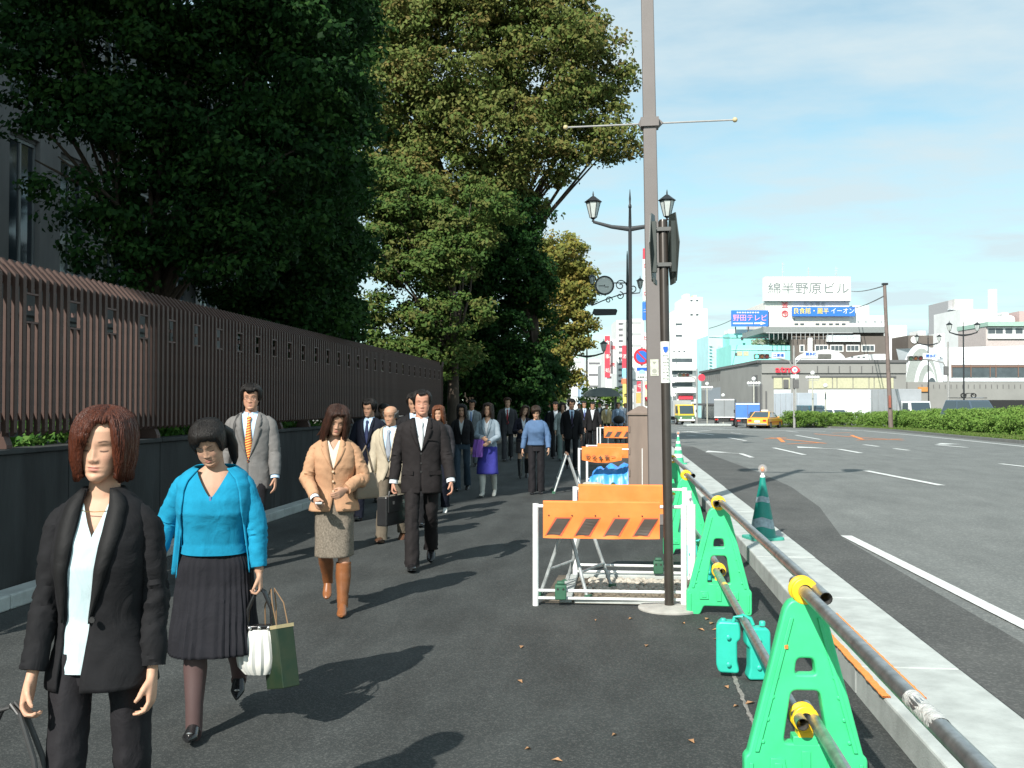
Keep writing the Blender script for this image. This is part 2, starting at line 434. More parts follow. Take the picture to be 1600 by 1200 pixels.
# ------------------------------------------------------------------ left wall, kerb and slatted fence
FX = -4.9; F0, F1 = 4.9, 27.4
wall = empty('low_wall', (0, 0, 0), label='dark stained concrete base wall under the brown slatted fence', cat='wall')
y = F0
while y < F1 - .1:
    y2 = min(y + 1.8, F1)
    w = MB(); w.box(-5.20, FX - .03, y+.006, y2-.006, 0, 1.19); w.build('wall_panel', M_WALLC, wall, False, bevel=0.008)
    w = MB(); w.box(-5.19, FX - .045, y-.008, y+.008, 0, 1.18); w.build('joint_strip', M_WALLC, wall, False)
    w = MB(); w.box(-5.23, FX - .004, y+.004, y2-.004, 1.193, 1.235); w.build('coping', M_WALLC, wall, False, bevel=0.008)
    y = y2
kb = empty('wall_kerb', (0, 0, 0)); kb['kind'] = 'structure'
ks = MB(); ks.box(FX-.01, FX + .20, 0.004, 0.796, 0.0, 0.12); ksm = ks.mesh('kerb_stone', M_CONC, False)
for i in range(28):
    o = link('kerb_stone', ksm, kb); o.location = (0, F0 + i*.8, 0)
    bb = o.modifiers.new('b', 'BEVEL'); bb.width = 0.015; bb.segments = 2
fence = empty('slatted_fence', (FX, F0, 0), label='tall brown metal fence of close vertical slats with slanted tops, standing on the concrete wall', cat='fence')
def slat(z0, z1, top=True, bot=True):
    s = MB(); a = .034
    poly = [(0, z0), (0, z1-.14), (-.13, z1), (-.155, z1-.03), (-a, z1-.16), (-a, z0-.03 if bot else z0)] if top else [(0, z0), (0, z1), (-a, z1), (-a, z0-.03)]
    s.prism(poly, -.023, .023, 'y'); return s
mA = slat(1.37, 2.81).mesh('slat', M_BROWN, False)
mB = slat(1.37, 2.28, top=False).mesh('slat', M_BROWN, False); mC = slat(2.54, 2.81, bot=False).mesh('slat', M_BROWN, False)
n = int((F1 - F0)/.11)
for i in range(n + 1):
    yy = i*.11
    if i % 6 == 3:
        o = link('slat', mB, fence); o.location = (0, yy, 0)
        o = link('slat_top', mC, fence); o.location = (0, yy, 0)
    else:
        o = link('slat', mA, fence); o.location = (0, yy, 0)
q = MB()
for i in range(3, n, 6):
    yy = i*.11
    for zc in (2.29, 2.53): q.box(-.032, -.002, yy-.087, yy+.087, zc-.008, zc+.008)
    q.box(-.030, -.006, yy-.018, yy+.018, 2.39, 2.43)
q.build('window_bracket', M_BROWN2, fence, False)['kind'] = 'stuff'
for zc in (1.50, 2.62):
    q = MB(); q.box(-.095, -.037, -.02, F1-F0+.02, zc-.03, zc+.03); q.build('rail', M_BROWN2, fence, False)
pb = MB(); pb.prism([(-.02, 1.24), (-.02, 1.27), (-.10, 1.46), (-.17, 1.46), (-.24, 1.235)], -.04, .04, 'y'); pbm = pb.mesh('post_foot', M_BROWN, False)
for i in range(18):
    if i*1.32 < F1 - F0:
        o = link('post_foot', pbm, fence); o.location = (0, .06 + i*1.32, 0)
# end return of the fence
fr = empty('fence_return', (FX, F1 + .06, 0), label='brown slatted fence section turning away from the street behind the last slats', cat='fence')
q = MB(); q.box(-3.5, 0, .10, .30, 0, 1.26); q.build('base_wall', M_WALLC, fr, False)
for i in range(30):
    o = link('slat', mA, fr); o.rotation_euler = (0, 0, -pi/2); o.location = (-.03 - i*.11, .17, 0)

# ------------------------------------------------------------------ office building at the left, behind the fence
BX = -11.0
bl = empty('office_building', (BX, 0, 0), label='weathered grey office building behind the fence with tall framed windows', cat='building')
q = MB(); q.box(-14, -.45, -6.6, 6.5, -.05, 22); q.build('tower_block', M_BLDG, bl, False)
q = MB(); q.box(-14, -.45, 6.503, 34, -.05, 10.8); q.build('wall', M_BLDG, bl, False)
for zz_ in (3.55, 6.9, 10.3):
    q = MB(); q.box(-.448, .02, 9.02, 34, zz_-.28, zz_+.28); q.build('floor_band', M_BLDG, bl, False, bevel=.01)
q = MB(); q.box(-.447, -.2, 9.02, 34, -.05, 1.2); q.build('plinth', M_BLDG, bl, False)
for i in range(15):
    yc = 9.876 + (i-1)*1.66
    q = MB(); q.box(-.446, .03, yc-.35, yc+.35, -.04, 10.75); q.build('pier', M_BLDG, bl, False, bevel=.01)
    if i == 14: continue
    y0, y1 = yc+.354, yc+1.306
    for za, zb in ((-.05, 1.25), (3.25, 4.197), (6.553, 7.297), (9.953, 10.75)):
        q = MB(); q.box(-.447, -.05, y0, y1, za, zb); q.build('spandrel', M_BLDG, bl, False)
    for z0, z1 in ((1.253, 3.247), (4.2, 6.55), (7.3, 9.95)):
        win = empty('window', (0, 0, 0)); win.parent = bl
        f = MB()
        for (a0, a1, b0, b1) in ((y0, y1, z0, z0+.06), (y0, y1, z1-.06, z1), (y0, y0+.05, z0+.061, z1-.061), (y1-.05, y1, z0+.061, z1-.061), ((y0+y1)/2-.025, (y0+y1)/2+.025, z0+.061, z1-.061)):
            f.box(-.14, -.07, a0, a1, b0, b1)
        f.build('frame', M_FRAME, win, False)
        g_ = MB(); g_.box(-.12, -.10, y0+.051, (y0+y1)/2-.026, z0+.062, z1-.062); g_.build('pane', M_GLASS, win, False)
        g_ = MB(); g_.box(-.12, -.10, (y0+y1)/2+.026, y1-.051, z0+.062, z1-.062); g_.build('pane', M_GLASS, win, False)
        s_ = MB(); s_.box(-.045, .05, y0-.02, y1+.02, z0-.07, z0-.003); s_.build('sill', M_FRAME, win, False)
o = tag(MB().tube([(0, 0, 0), (.02, 0, 4), (.03, 0, 8.5)], .11, 12).build('grey_pole', mat('pale_pole', (.24, .26, .28), .6, var=.15, vscale=3)), 'slim pale grey pole rising behind the fence beside the tree trunk', 'pole')
o.location = tuple(at(294, 470, 17.2).xy) + (0,)

# ------------------------------------------------------------------ foliage
def leaves_mesh(name, centers, radii, per, size, cols, up=0.3, spread=1.0, shell=0.0, aspect=1.7):
    """clumps of small leaf faces; colours are the leaves' own"""
    cs = np.array(centers); K = len(cs); N = K*per
    rad = np.repeat(np.array(radii), per)[:, None]
    d = rng.normal(size=(N, 3)); d /= np.linalg.norm(d, axis=1)[:, None] + 1e-9
    rr = rng.random((N, 1))**0.45
    pos = np.repeat(cs, per, axis=0) + d*rr*rad*np.array([1, 1, .5])*spread
    nrm = rng.normal(size=(N, 3)) * .55 + np.array([-.15, -.45, up]) + d*0.9
    nrm /= np.linalg.norm(nrm, axis=1)[:, None]
    t = rng.normal(size=(N, 3)); t -= (t*nrm).sum(1)[:, None]*nrm; t /= np.linalg.norm(t, axis=1)[:, None]
    b = np.cross(nrm, t)
    s = (size*(0.6 + .8*rng.random((N, 1))))
    h = s/aspect
    fold = nrm*s*.18
    v = np.empty((N, 4, 3), np.float32)
    v[:, 0] = pos - t*s; v[:, 1] = pos - b*h + fold; v[:, 2] = pos + t*s; v[:, 3] = pos + b*h + fold
    me = bpy.data.meshes.new(name)
    me.vertices.add(N*4); me.vertices.foreach_set('co', v.ravel())
    me.loops.add(N*4); me.loops.foreach_set('vertex_index', np.arange(N*4, dtype=np.int32))
    me.polygons.add(N); me.polygons.foreach_set('loop_start', np.arange(0, N*4, 4, dtype=np.int32)); me.polygons.foreach_set('loop_total', np.full(N, 4, np.int32))
    me.update(calc_edges=True)
    cols = np.array(cols); ci = rng.integers(0, len(cols), K)
    cc = np.repeat(cols[ci], per, axis=0)*(0.8 + .4*rng.random((N, 1)))
    mixr = rng.random((N, 1)) < .4
    cc = np.where(mixr, cols[rng.integers(0, len(cols), N)], cc)
    ca = np.ones((N, 4, 4), np.float32); ca[:, :, :3] = cc[:, None, :]
    at_ = me.color_attributes.new('Col', 'FLOAT_COLOR', 'POINT'); at_.data.foreach_set('color', ca.ravel())
    me.materials.append(M_LEAF)
    return me
def crown_points(blobs, n, inner=0.25, ragged=.18):
    """clump centres in and near the surface of a set of ellipsoids"""
    out = []; rad = []
    vol = [b[3]*b[4]*b[5] for b in blobs]; tot = sum(v**(2/3) for v in vol)
    for b, v in zip(blobs, vol):
        k = int(n*v**(2/3)/tot)
        for _ in range(k):
            d = Vector((random.gauss(0, 1), random.gauss(0, 1), random.gauss(0, 1))).normalized()
            r = (random.uniform(.35, .8) if random.random() < inner else random.uniform(.8, 1.0 + ragged*noise.noise(d*2.3 + Vector(b[:3]))))
            p = Vector((b[0]+d.x*b[3]*r, b[1]+d.y*b[4]*r, b[2]+d.z*b[5]*r))
            if noise.noise(p*0.9) < -.22 and random.random() < .8: continue
            out.append(tuple(p)); rad.append(random.uniform(.6, 1.25))
    return out, rad
def tree(label, base, blobs, trunk_h, tr, n, per, size, clump, cols, group=None, name='tree', up=.3, lean=(0, 0), inner=.25, ragged=.2, aspect=1.7):
    t = empty(name, base, 0, label, 'tree', group)
    tk = MB(); top = Vector((lean[0], lean[1], trunk_h))
    pts, vals = smooth_path([(0, 0, -.05), (lean[0]*.2, lean[1]*.2, trunk_h*.35), top, top + Vector((lean[0]*.5, lean[1]*.5, trunk_h*.7))], [[tr*1.25], [tr], [tr*.75], [tr*.3]], 5)
    tk.tube([p + Vector((noise.noise(p*1.3)*.06, noise.noise(p*1.7+Vector((5, 5, 5)))*.06, 0)) for p in pts], [float(v[0]) for v in vals], 12)
    for b in blobs:
        c = Vector(b[:3])
        for k in range(2):
            e = c + Vector((random.uniform(-.7, .7)*b[3], random.uniform(-.7, .7)*b[4], random.uniform(-.4, .6)*b[5]))
            s0 = Vector((lean[0], lean[1], trunk_h))*random.uniform(.85, 1.0)
            mid = s0.lerp(e, .5) + Vector((random.uniform(-.3, .3), random.uniform(-.3, .3), random.uniform(.0, .5)))
            pts, vals = smooth_path([s0, mid, e], [[tr*.28], [tr*.17], [tr*.05]], 5)
            tk.tube(pts, [float(v[0]) for v in vals], 7)
    tk.build('trunk', M_BARK, t)
    cp, cr_ = crown_points(blobs, n, inner, ragged)
    me = leaves_mesh('crown', cp, [r*clump for r in cr_], per, size, cols, up, aspect=aspect)
    link('crown', me, t)
    return t
DK = [(0.014, 0.040, 0.012), (0.020, 0.055, 0.015), (0.011, 0.032, 0.012), (0.028, 0.068, 0.016)]
def bl(base, *items):
    """blobs given by the silhouette they must have in the view, as real ellipsoids round the tree's own trunk"""
    out = []
    for px, py, D, r in items:
        p = at(px, py, D); rx, ry, rz_ = r if isinstance(r, tuple) else (r, r*1.05, r*.9)
        out.append((p.x-base[0], p.y-base[1], p.z-base[2], rx, ry, rz_))
    return out
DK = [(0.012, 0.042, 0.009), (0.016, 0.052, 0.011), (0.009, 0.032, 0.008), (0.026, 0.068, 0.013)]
B = (-6.9, 14.6, 0)
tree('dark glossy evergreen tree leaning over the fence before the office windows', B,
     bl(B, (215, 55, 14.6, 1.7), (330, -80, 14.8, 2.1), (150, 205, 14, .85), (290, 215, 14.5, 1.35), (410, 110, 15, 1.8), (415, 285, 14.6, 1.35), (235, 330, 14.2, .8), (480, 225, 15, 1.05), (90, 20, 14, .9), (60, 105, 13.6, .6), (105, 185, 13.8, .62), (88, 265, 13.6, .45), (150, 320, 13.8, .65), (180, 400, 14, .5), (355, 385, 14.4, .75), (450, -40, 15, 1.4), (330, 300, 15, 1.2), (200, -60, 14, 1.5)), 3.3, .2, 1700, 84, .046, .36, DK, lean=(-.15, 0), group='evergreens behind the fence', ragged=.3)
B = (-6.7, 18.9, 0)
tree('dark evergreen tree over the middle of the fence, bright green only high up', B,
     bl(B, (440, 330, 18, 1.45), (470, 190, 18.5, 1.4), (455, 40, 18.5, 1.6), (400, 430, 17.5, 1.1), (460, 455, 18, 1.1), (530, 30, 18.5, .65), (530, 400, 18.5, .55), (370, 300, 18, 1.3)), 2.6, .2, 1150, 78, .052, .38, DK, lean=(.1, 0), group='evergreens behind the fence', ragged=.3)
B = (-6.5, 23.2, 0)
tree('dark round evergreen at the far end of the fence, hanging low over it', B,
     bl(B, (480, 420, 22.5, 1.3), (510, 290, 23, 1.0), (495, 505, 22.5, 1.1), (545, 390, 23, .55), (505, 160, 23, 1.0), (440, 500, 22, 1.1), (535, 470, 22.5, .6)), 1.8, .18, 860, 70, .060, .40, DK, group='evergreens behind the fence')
ZK = [(0.125, 0.155, 0.040), (0.150, 0.158, 0.044), (0.100, 0.140, 0.034), (0.165, 0.140, 0.044), (0.085, 0.125, 0.030), (0.135, 0.155, 0.045)]
B = (-5.6, 38.0, 0)
tree('tall zelkova with olive and rusty autumn leaves, limbs reaching toward the street', B,
     bl(B, (700, 90, 36, 3.1), (850, 95, 35.5, 2.3), (925, 170, 35.5, 1.3), (630, 160, 36, 2.2), (780, 205, 35, 2.1), (680, 290, 36, 2.3), (955, 222, 35.5, (1.0, 1.0, .7)), (885, 50, 36, 1.45), (760, -50, 36, 3.0), (610, 40, 36, 2.1), (840, 200, 36, 1.2), (620, 300, 35, 1.5), (600, -60, 37, 2.4), (780, 300, 36, 1.3), (905, 238, 35, (.9, .8, .4)), (965, 120, 36, .6), (855, 270, 35.5, (.8, .8, .45)), (700, 380, 36, 1.8), (800, 330, 36.5, 1.2), (600, 230, 36, 1.8)),
     6.5, .36, 3300, 66, .078, .62, ZK, ragged=.55, lean=(.5, 0), name='zelkova_tree', inner=.15)
MG = [(0.070, 0.125, 0.028), (0.095, 0.145, 0.034), (0.050, 0.095, 0.023), (0.12, 0.135, 0.038)]
B = (-5.1, 30.6, 0)
tree('green layered tree just behind the end of the fence, lit on its lower boughs', B,
     bl(B, (650, 420, 31, (1.6, 1.5, .7)), (615, 485, 31, (1.3, 1.3, .6)), (700, 490, 30.5, (1.4, 1.3, .65)), (640, 555, 31, (1.5, 1.3, .6)), (705, 395, 31.5, (1.3, 1.3, .8)), (600, 390, 31, (.9, 1.2, .8)), (690, 560, 31, (1.3, 1.2, .7)), (650, 340, 32, 1.5), (600, 540, 31, 1.0), (740, 330, 32, 1.3), (600, 300, 32, 1.2)), 3.4, .2, 1000, 64, .066, .42, MG, up=.7, group='trees past the fence end', ragged=.4)
B = (-3.0, 35.5, 0)
tree('dense dark conifer column overhanging the sidewalk past the fence', B,
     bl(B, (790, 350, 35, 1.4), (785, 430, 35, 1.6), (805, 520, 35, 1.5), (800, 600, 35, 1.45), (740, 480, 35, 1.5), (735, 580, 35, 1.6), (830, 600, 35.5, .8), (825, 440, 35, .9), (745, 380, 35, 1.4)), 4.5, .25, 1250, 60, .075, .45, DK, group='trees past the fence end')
YG = [(0.20, 0.19, 0.042), (0.155, 0.165, 0.038), (0.235, 0.19, 0.048), (0.12, 0.14, 0.036)]
B = (-5.0, 62.0, 0)
tree('yellowing street tree leaning over the sidewalk farther up the street', B,
     bl(B, (875, 402, 61, 1.7), (900, 450, 61, 1.4), (868, 470, 61, 1.75), (895, 505, 61, (1.45, 1.3, .75)), (865, 545, 61, 1.5), (885, 590, 61, (1.05, 1, .55)), (905, 535, 61, (.7, .8, .4)), (845, 590, 61, 1.6)), 4.8, .2, 800, 50, .11, .60, YG, ragged=.5, name='street_tree')
B = (-5.4, 42.0, 0)
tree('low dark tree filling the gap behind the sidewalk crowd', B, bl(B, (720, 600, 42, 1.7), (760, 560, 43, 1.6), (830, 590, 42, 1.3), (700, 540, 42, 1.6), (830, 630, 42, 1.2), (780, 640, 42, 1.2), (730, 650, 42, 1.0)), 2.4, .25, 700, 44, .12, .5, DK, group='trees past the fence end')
B = (-7.2, 80.0, 0)
tree('darker tree in the far row beyond the yellowing one', B, bl(B, (855, 575, 80, 2.0), (850, 620, 80, 2.0), (820, 600, 80, 2.3)), 2.6, .25, 380, 36, .16, .6, MG)
# planting between the wall and the slats
cp = [(FX - .42 + random.uniform(-.14, .14), F0 + random.random()*12, 1.18 + random.uniform(-.1, .26)) for _ in range(380)]
o = tag(link('hedge', leaves_mesh('hedge', cp, [.16]*len(cp), 30, .035, [(0.07, 0.17, 0.03), (0.05, 0.13, 0.025), (0.10, 0.20, 0.04)])), 'low leafy planting showing under the brown fence slats', 'hedge', kind='stuff')

# ------------------------------------------------------------------ median at the right of the road
md = [gpr(px, py) for px, py in [(1185, 668.3), (1240, 667.6), (1300, 668.5), (1350, 670.5), (1395, 673.5), (1440, 678), (1500, 684), (1600, 693.5), (1750, 708)]]
back = [p + Vector((w, 4, 0)) for p, w in zip(md, [2.5, 4, 4.6, 5, 5.4, 5.4, 5.6, 6, 6])]
q = MB(); q.add([p + Vector((0, 0, .12)) for p in md] + [p + Vector((0, 0, .12)) for p in back][::-1], [tuple(range(len(md)*2))])
q.build('median_grass', M_GRASS, None, False)['kind'] = 'structure'
mkb = empty('median_kerb'); mkb['kind'] = 'structure'
for a, b in zip(md[:-1], md[1:]):
    nseg = max(1, int((b-a).length/1.6)); s = Vector((-(b-a).y, (b-a).x, 0)).normalized()*-.12
    for i in range(min(nseg, 8)):
        p0 = a.lerp(b, i/min(nseg, 8)); p1 = a.lerp(b, (i+.985)/min(nseg, 8)); q = MB()
        q.add([p0, p1, p1+s, p0+s, p0+Vector((0, 0, .13)), p1+Vector((0, 0, .13)), p1+s+Vector((0, 0, .13)), p0+s+Vector((0, 0, .13))], [(3,2,1,0),(4,5,6,7),(0,1,5,4),(1,2,6,5),(2,3,7,6),(3,0,4,7)])
        q.build('kerb_stone', mat('grey_kerb', (.2, .2, .19), .9), mkb, False)
cp = []; cg = []
for a, b in zip(md[:-1], md[1:]):
    L = (b-a).length; off = Vector((-(b-a).y, (b-a).x, 0)).normalized()
    if off.x < 0: off = -off
    for _ in range(int(L*70)):
        t = random.random(); w = random.uniform(1.9, 4.2); p = a.lerp(b, t) + off*w
        hmax = 1.22 + .3*noise.noise(p*.5) + .1*noise.noise(p*1.7)
        cp.append((p.x, p.y, zr(p.y) + .1 + random.random()**.6*hmax*(1 if w > 2.2 else .75)))
    for _ in range(int(L*90)):
        p = a.lerp(b, random.random()) + off*random.uniform(.2, 2.1); cg.append((p.x, p.y, zr(p.y) + .13))
HG = [(0.135, 0.235, 0.045), (0.10, 0.19, 0.035), (0.17, 0.27, 0.06)]
tag(link('median_hedge', leaves_mesh('median_hedge', cp, [.34]*len(cp), 30, .06, HG, up=.6)), 'clipped green hedge along the far side of the road', 'hedge', kind='stuff')
tag(link('grass', leaves_mesh('grass', cg, [.16]*len(cg), 10, .05, [(0.10, 0.18, 0.035), (0.15, 0.19, 0.06)], up=0, aspect=5)), 'rough grass on the median', 'grass', kind='stuff')
# ------------------------------------------------------------------ green A-frame barriers with scaffold pipes
PX, PZ, PZ2 = 0.755, 0.845, 0.33
def hump(mb, x, z, r=.014, d=.035):
    mb.lathe([(r, -d), (r, -d-.004), (r*.6, -d-.008)], (x, 0, z), 10, 0, 'y')
def a_frame():
    t = empty('barrier_frame', (0, 0, 0))
    W = .275; z1 = .80
    out = [(-W, 0), (-W+.10, 0), (-W+.135, .07), (W-.135, .07), (W-.10, 0), (W, 0), (W, .17), (W-.018, .185), (.085, z1-.03), (.06, z1), (-.06, z1), (-.085, z1-.03), (-W+.018, .185), (-W, .17)]
    h1 = [(-.062, .50), (.062, .50), (.048, .585), (-.048, .585)]
    h2 = [(-.115, .225), (.115, .225), (.075, .455), (-.075, .455)]
    o = cutout('frame_panel', [rounded(out, .02), rounded(h1, .03), rounded(h2, .035)], .045, .010, M_GREEN, t)
    rb = MB()
    for sx in (-1, 1):      # raised ribs down both legs and across
        rb.prism([(sx*.055, z1-.06), (sx*.073, z1-.06), (sx*.238, .20), (sx*.218, .20)], -.041, -.030)
        rb.prism([(sx*.245, .02), (sx*.262, .02), (sx*.262, .155), (sx*.245, .155)], -.041, -.030)
        rb.prism([(sx*.09, .115), (sx*.17, .115), (sx*.165, .175), (sx*.10, .175)], -.042, -.030)
        rb.prism([(sx*.11, .130), (sx*.15, .130), (sx*.148, .158), (sx*.115, .158)], -.047, -.041)
        for zc in (.24, .33, .42, .50, .58, .66): hump(rb, sx*(.232 - (zc-.2)*.262) - sx*.022, zc, .010, .031)
    rb.box(-.02, .02, -.04, -.03, .10, .205)
    rb.build('rib', M_GREEN, t, bevel=.002)
    for bb_ in ((-.045, .045, -.030, .030, .70, .79), (-.05, .05, -.032, .032, .205, .262)): w = MB(); w.box(*bb_); w.build('clamp_seat', M_GREEN, t, bevel=.004)
    for zc in (PZ, PZ2):
        c = MB()
        c.lathe([(.0275, -.036), (.052, -.036), (.055, -.030), (.055, -.024), (.040, -.018), (.036, 0), (.040, .018), (.055, .024), (.055, .030), (.052, .036), (.0275, .036)], (0, 0, zc), 22, 0, 'y', cap=False)
        c.box(-.030, .030, -.032, .032, zc-.075, zc-.03)
        c.build('clamp', M_YELLOW, t, bevel=.003)
    for o in t.children:
        if o.name.startswith(('frame_panel', 'rib')): o.data.transform(Matrix.Diagonal((.86, 1, 1, 1)))
    return t
f0 = a_frame()
FY = [1.15, 4.16, 7.75, 10.75, 13.9, 17.2, 20.6, 24.2]
flab = ['green A-shaped barrier frame nearest of the row, mostly below the picture edge', 'green A-shaped barrier frame with two window holes and an orange mark, nearest whole one',
        'green A-shaped barrier frame beside the round foot of the dark pole', 'green A-shaped barrier frame right behind the one beside the dark pole',
        'green barrier frame fourth along the pipe, behind the white barricades', 'small green barrier frame near the far traffic cone', 'green barrier frame beyond the far cone', 'last tiny green barrier frame of the row']
for i, yy in enumerate(FY):
    o = f0 if i == 0 else copy_tree(f0)
    o.location = (PX + (-.01, -.005, .012, -.03, 0, 0, 0, 0)[i], yy, 0); o.rotation_euler = (0, 0, (.0, .05, -.03, .06, 0, .04, 0, 0)[i])
    tag(o, flab[i], 'barrier', 'green barrier frames along the kerb')
mk2 = MB(); mk2.box(-.085, -.071, -.041, -.035, .615, .63); mk2.build('orange_mark', M_ORANGE, [o for o in SC.objects if o.get('label') == flab[1]][0], False)
def pipe(y0, y1, x0, x1, z, lab, grp='steel pipes held by the green barriers', r=.0243):
    v = Vector((x1-x0, y1-y0, 0)); t = empty('scaffold_pipe', (x0, y0, z), 0, lab, 'pipe', grp)
    mb = MB(); ring = lambda p, rr: None
    mb.tube([(0, 0, 0), v*.33, v*.66, v], r, 16, cap=False); mb.tube([v, v*.66, v*.33, (0, 0, 0)], r-.003, 16, cap=False)
    mb.build('tube', M_STEEL, t)
    return t
p = pipe(-.6, 4.35, PX-.01, PX-.006, PZ, 'upper steel pipe nearest the camera, wrapped in clear tape, over the kerb')
tp = MB(); tp.tube([(.0035, 3.02, 0), (.0035, 3.08, .001), (.0035, 3.16, -.001), (.0035, 3.25, 0)], [.0252, .0262, .0254, .0258], 14, cap=False); tp.build('tape', mat('clear_tape', (.55, .55, .52), .25, var=.3, vscale=40, bump=.6, bscale=90), p)
pipe(3.95, 7.86, PX+.044, PX+.03, PZ+.006, 'upper steel pipe between the first whole green frame and the next')
pipe(7.62, 11.0, PX-.012, PX-.02, PZ+.004, 'upper steel pipe beside the dark pole')
pipe(10.6, 17.3, PX+.035, PX, PZ+.004, 'upper steel pipe running off toward the far cone')
pipe(17.0, 24.4, PX-.03, PX, PZ+.004, 'farthest upper steel pipe of the barrier row')
pipe(-.6, 4.32, PX+.01, PX+.03, PZ2, 'lower steel pipe nearest the camera')
pipe(4.05, 7.8, PX-.03, PX-.012, PZ2+.004, 'lower steel pipe carrying the teal water weight', )
pipe(7.65, 11.0, PX+.03, PX, PZ2+.004, 'lower steel pipe behind the dark pole foot')
pipe(10.6, 17.3, PX-.02, PX, PZ2+.004, 'lower steel pipe behind the white barricades')
b = MB(); b.tube([(0, 0, 0), (0, .03, 0), (0, .09, 0)], .0255, 14, cap=False)
o = tag(b.build('reflective_sleeve', mat('yellow_tape', (.8, .55, .1), .4)), 'short yellow and white band wrapped round the lower pipe', 'tape'); o.location = (PX-.014, 7.0, PZ2+.004)

def weight(loc, lab):
    t = empty('water_weight', loc, 0, lab, 'barrier weight', 'teal water weights hung on the pipe')
    for sx in (-1, 1):
        cutl = [(sx*.03, .02), (sx*.15, .02), (sx*.165, .06), (sx*.165, .315), (sx*.15, .335), (sx*.03, .335), (sx*.022, .30), (sx*.022, .24), (sx*.045, .22), (sx*.045, .08)]
        o = cutout('tank', [rounded(cutl, .015)], .085, .012, M_TEAL, t); o.location = (0, -.03*sx, -.02 if sx > 0 else 0); o.rotation_euler = (0, 0, .12*sx)
        c = MB(); c.lathe([(.022, 0), (.022, .022), (.018, .028)], (sx*.13, -.03*sx, .335), 14); c.build('cap', M_TEAL, t)
        for zc in (.07, .25): d = MB(); d.lathe([(.016, -.058), (.016, -.062), (.010, -.066)], (sx*.10, -.03*sx, zc), 12, 0, 'y'); d.build('boss', M_TEAL, t)
    for o in t.children: o.data.transform(Matrix.Diagonal((.84, .9, .88, 1)))
    h = MB(); h.tube([(-.06, 0, .29), (-.045, 0, .33), (0, 0, .345), (.045, 0, .33), (.06, 0, .29)], .012, 10); h.build('handle', M_TEAL, t)
    return t
weight((PX-.03, 5.95, .02), 'teal plastic water weight straddling the lower pipe, nearest one')
weight((PX-.02, 9.2, .02), 'teal water weight on the lower pipe between the second and third green frames')
weight((PX-.02, 12.4, .02), 'teal water weight behind the white barricades')

# orange strip boards on the kerb edge
for i, (a, b2) in enumerate([(.6, 3.95), (5.1, 7.1)]):
    t = empty('orange_edge_strip', (1.31, a, .152), 0, ['rough orange strip lying along the kerb edge under the near pipe', 'short orange strip on the kerb edge beside the teal weight'][i], 'edge strip', 'orange strips on the kerb')
    q = MB(); N = 60; L = b2-a
    for s0, s1 in ((-.012, .028), (.17, .198)):
        vs = []; fs = []
        for k in range(N+1):
            w = .006*noise.noise(Vector((k*.9, i, s0*30)))
            vs += [(s0 + w, L*k/N, 0), (s1 + w*1.4, L*k/N, 0), (s1 + w*1.4, L*k/N, .006), (s0 + w, L*k/N, .006)]
        for k in range(N):
            o_ = k*4
            for j in range(4): fs.append((o_+j, o_+(j+1) % 4, o_+4+(j+1) % 4, o_+4+j))
        q.add(vs, fs)
    q.build('strip', mat('orange_foam', (.80, .27, .06), .8, var=.15, vscale=30, bump=.3), t, False)

# ------------------------------------------------------------------ traffic cones
def cone(loc, lab, near):
    t = empty('traffic_cone', loc, .3, lab, 'traffic cone', 'traffic cones standing on the kerb')
    gm = mat('cone_green', (.012, .235, .19), .38, var=.12, vscale=12) if near else mat('cone_green_pale', (.07, .50, .27), .45, var=.1)
    bm_ = mat('cone_band', (.30, .38, .42), .35, var=.25, vscale=25) if near else mat('cone_band_white', (.75, .82, .72), .4)
    b = MB(); b.prism(rounded([(-.18, -.18), (.18, -.18), (.18, .18), (-.18, .18)], .06), 0, .03, 'z'); b.build('base', gm if not near else mat('cone_base', (.05, .36, .27), .5), t, bevel=.004)
    b = MB(); b.lathe([(.145, .031), (.135, .05), (.132, .075), (.032, .63), (.030, .66), (.024, .665)], n=32); b.build('body', gm, t)
    def rad(z): return .132 + (z-.075)*(.032-.132)/.555 + .0015
    for z0, z1, amp in ([(.13, .23, .035), (.40, .46, .02)] if near else [(.16, .25, .0), (.34, .42, .0), (.50, .56, 0)]):
        r = MB(); v = []; n = 32
        for k in range(n):
            a = 2*pi*k/n; w = amp*(abs(((k*3/n) % 1)*2-1)-.5)
            za, zb = z0 + w, z1 + w
            v += [(rad(za)*math.cos(a), rad(za)*math.sin(a), za), (rad(zb)*math.cos(a), rad(zb)*math.sin(a), zb)]
        r.add(v, [(2*k, (2*k+2) % (2*n), (2*k+3) % (2*n), 2*k+1) for k in range(n)]); r.build('reflective_band', bm_, t)
    b = MB(); b.lathe([(.026, .66), (.030, .675), (.018, .69), (.014, .71)], n=14); b.build('lamp_neck', M_WHITE, t)
    b = MB(); b.ell((0, 0, .755), (.050, .050, .050), 18, 12); b.build('lamp_globe', mat('clear_plastic', (.9, .85, .82), .12, var=0, alpha=.18), t)
    b = MB(); b.ell((0, 0, .75), (.022, .022, .028), 10, 7); b.build('lamp_bulb', mat('orange_lens', (.85, .22, .04), .3, var=0), t)
c1 = gp(1192, 842, .15); cone((c1.x, c1.y, .15), 'worn dark green traffic cone with grey bands and a clear lamp, standing on the kerb', True)
c2 = gp(1063, 725, .15); cone((c2.x-.05, c2.y, .15), 'pale green and white striped cone with a lamp, farther along the kerb', False)

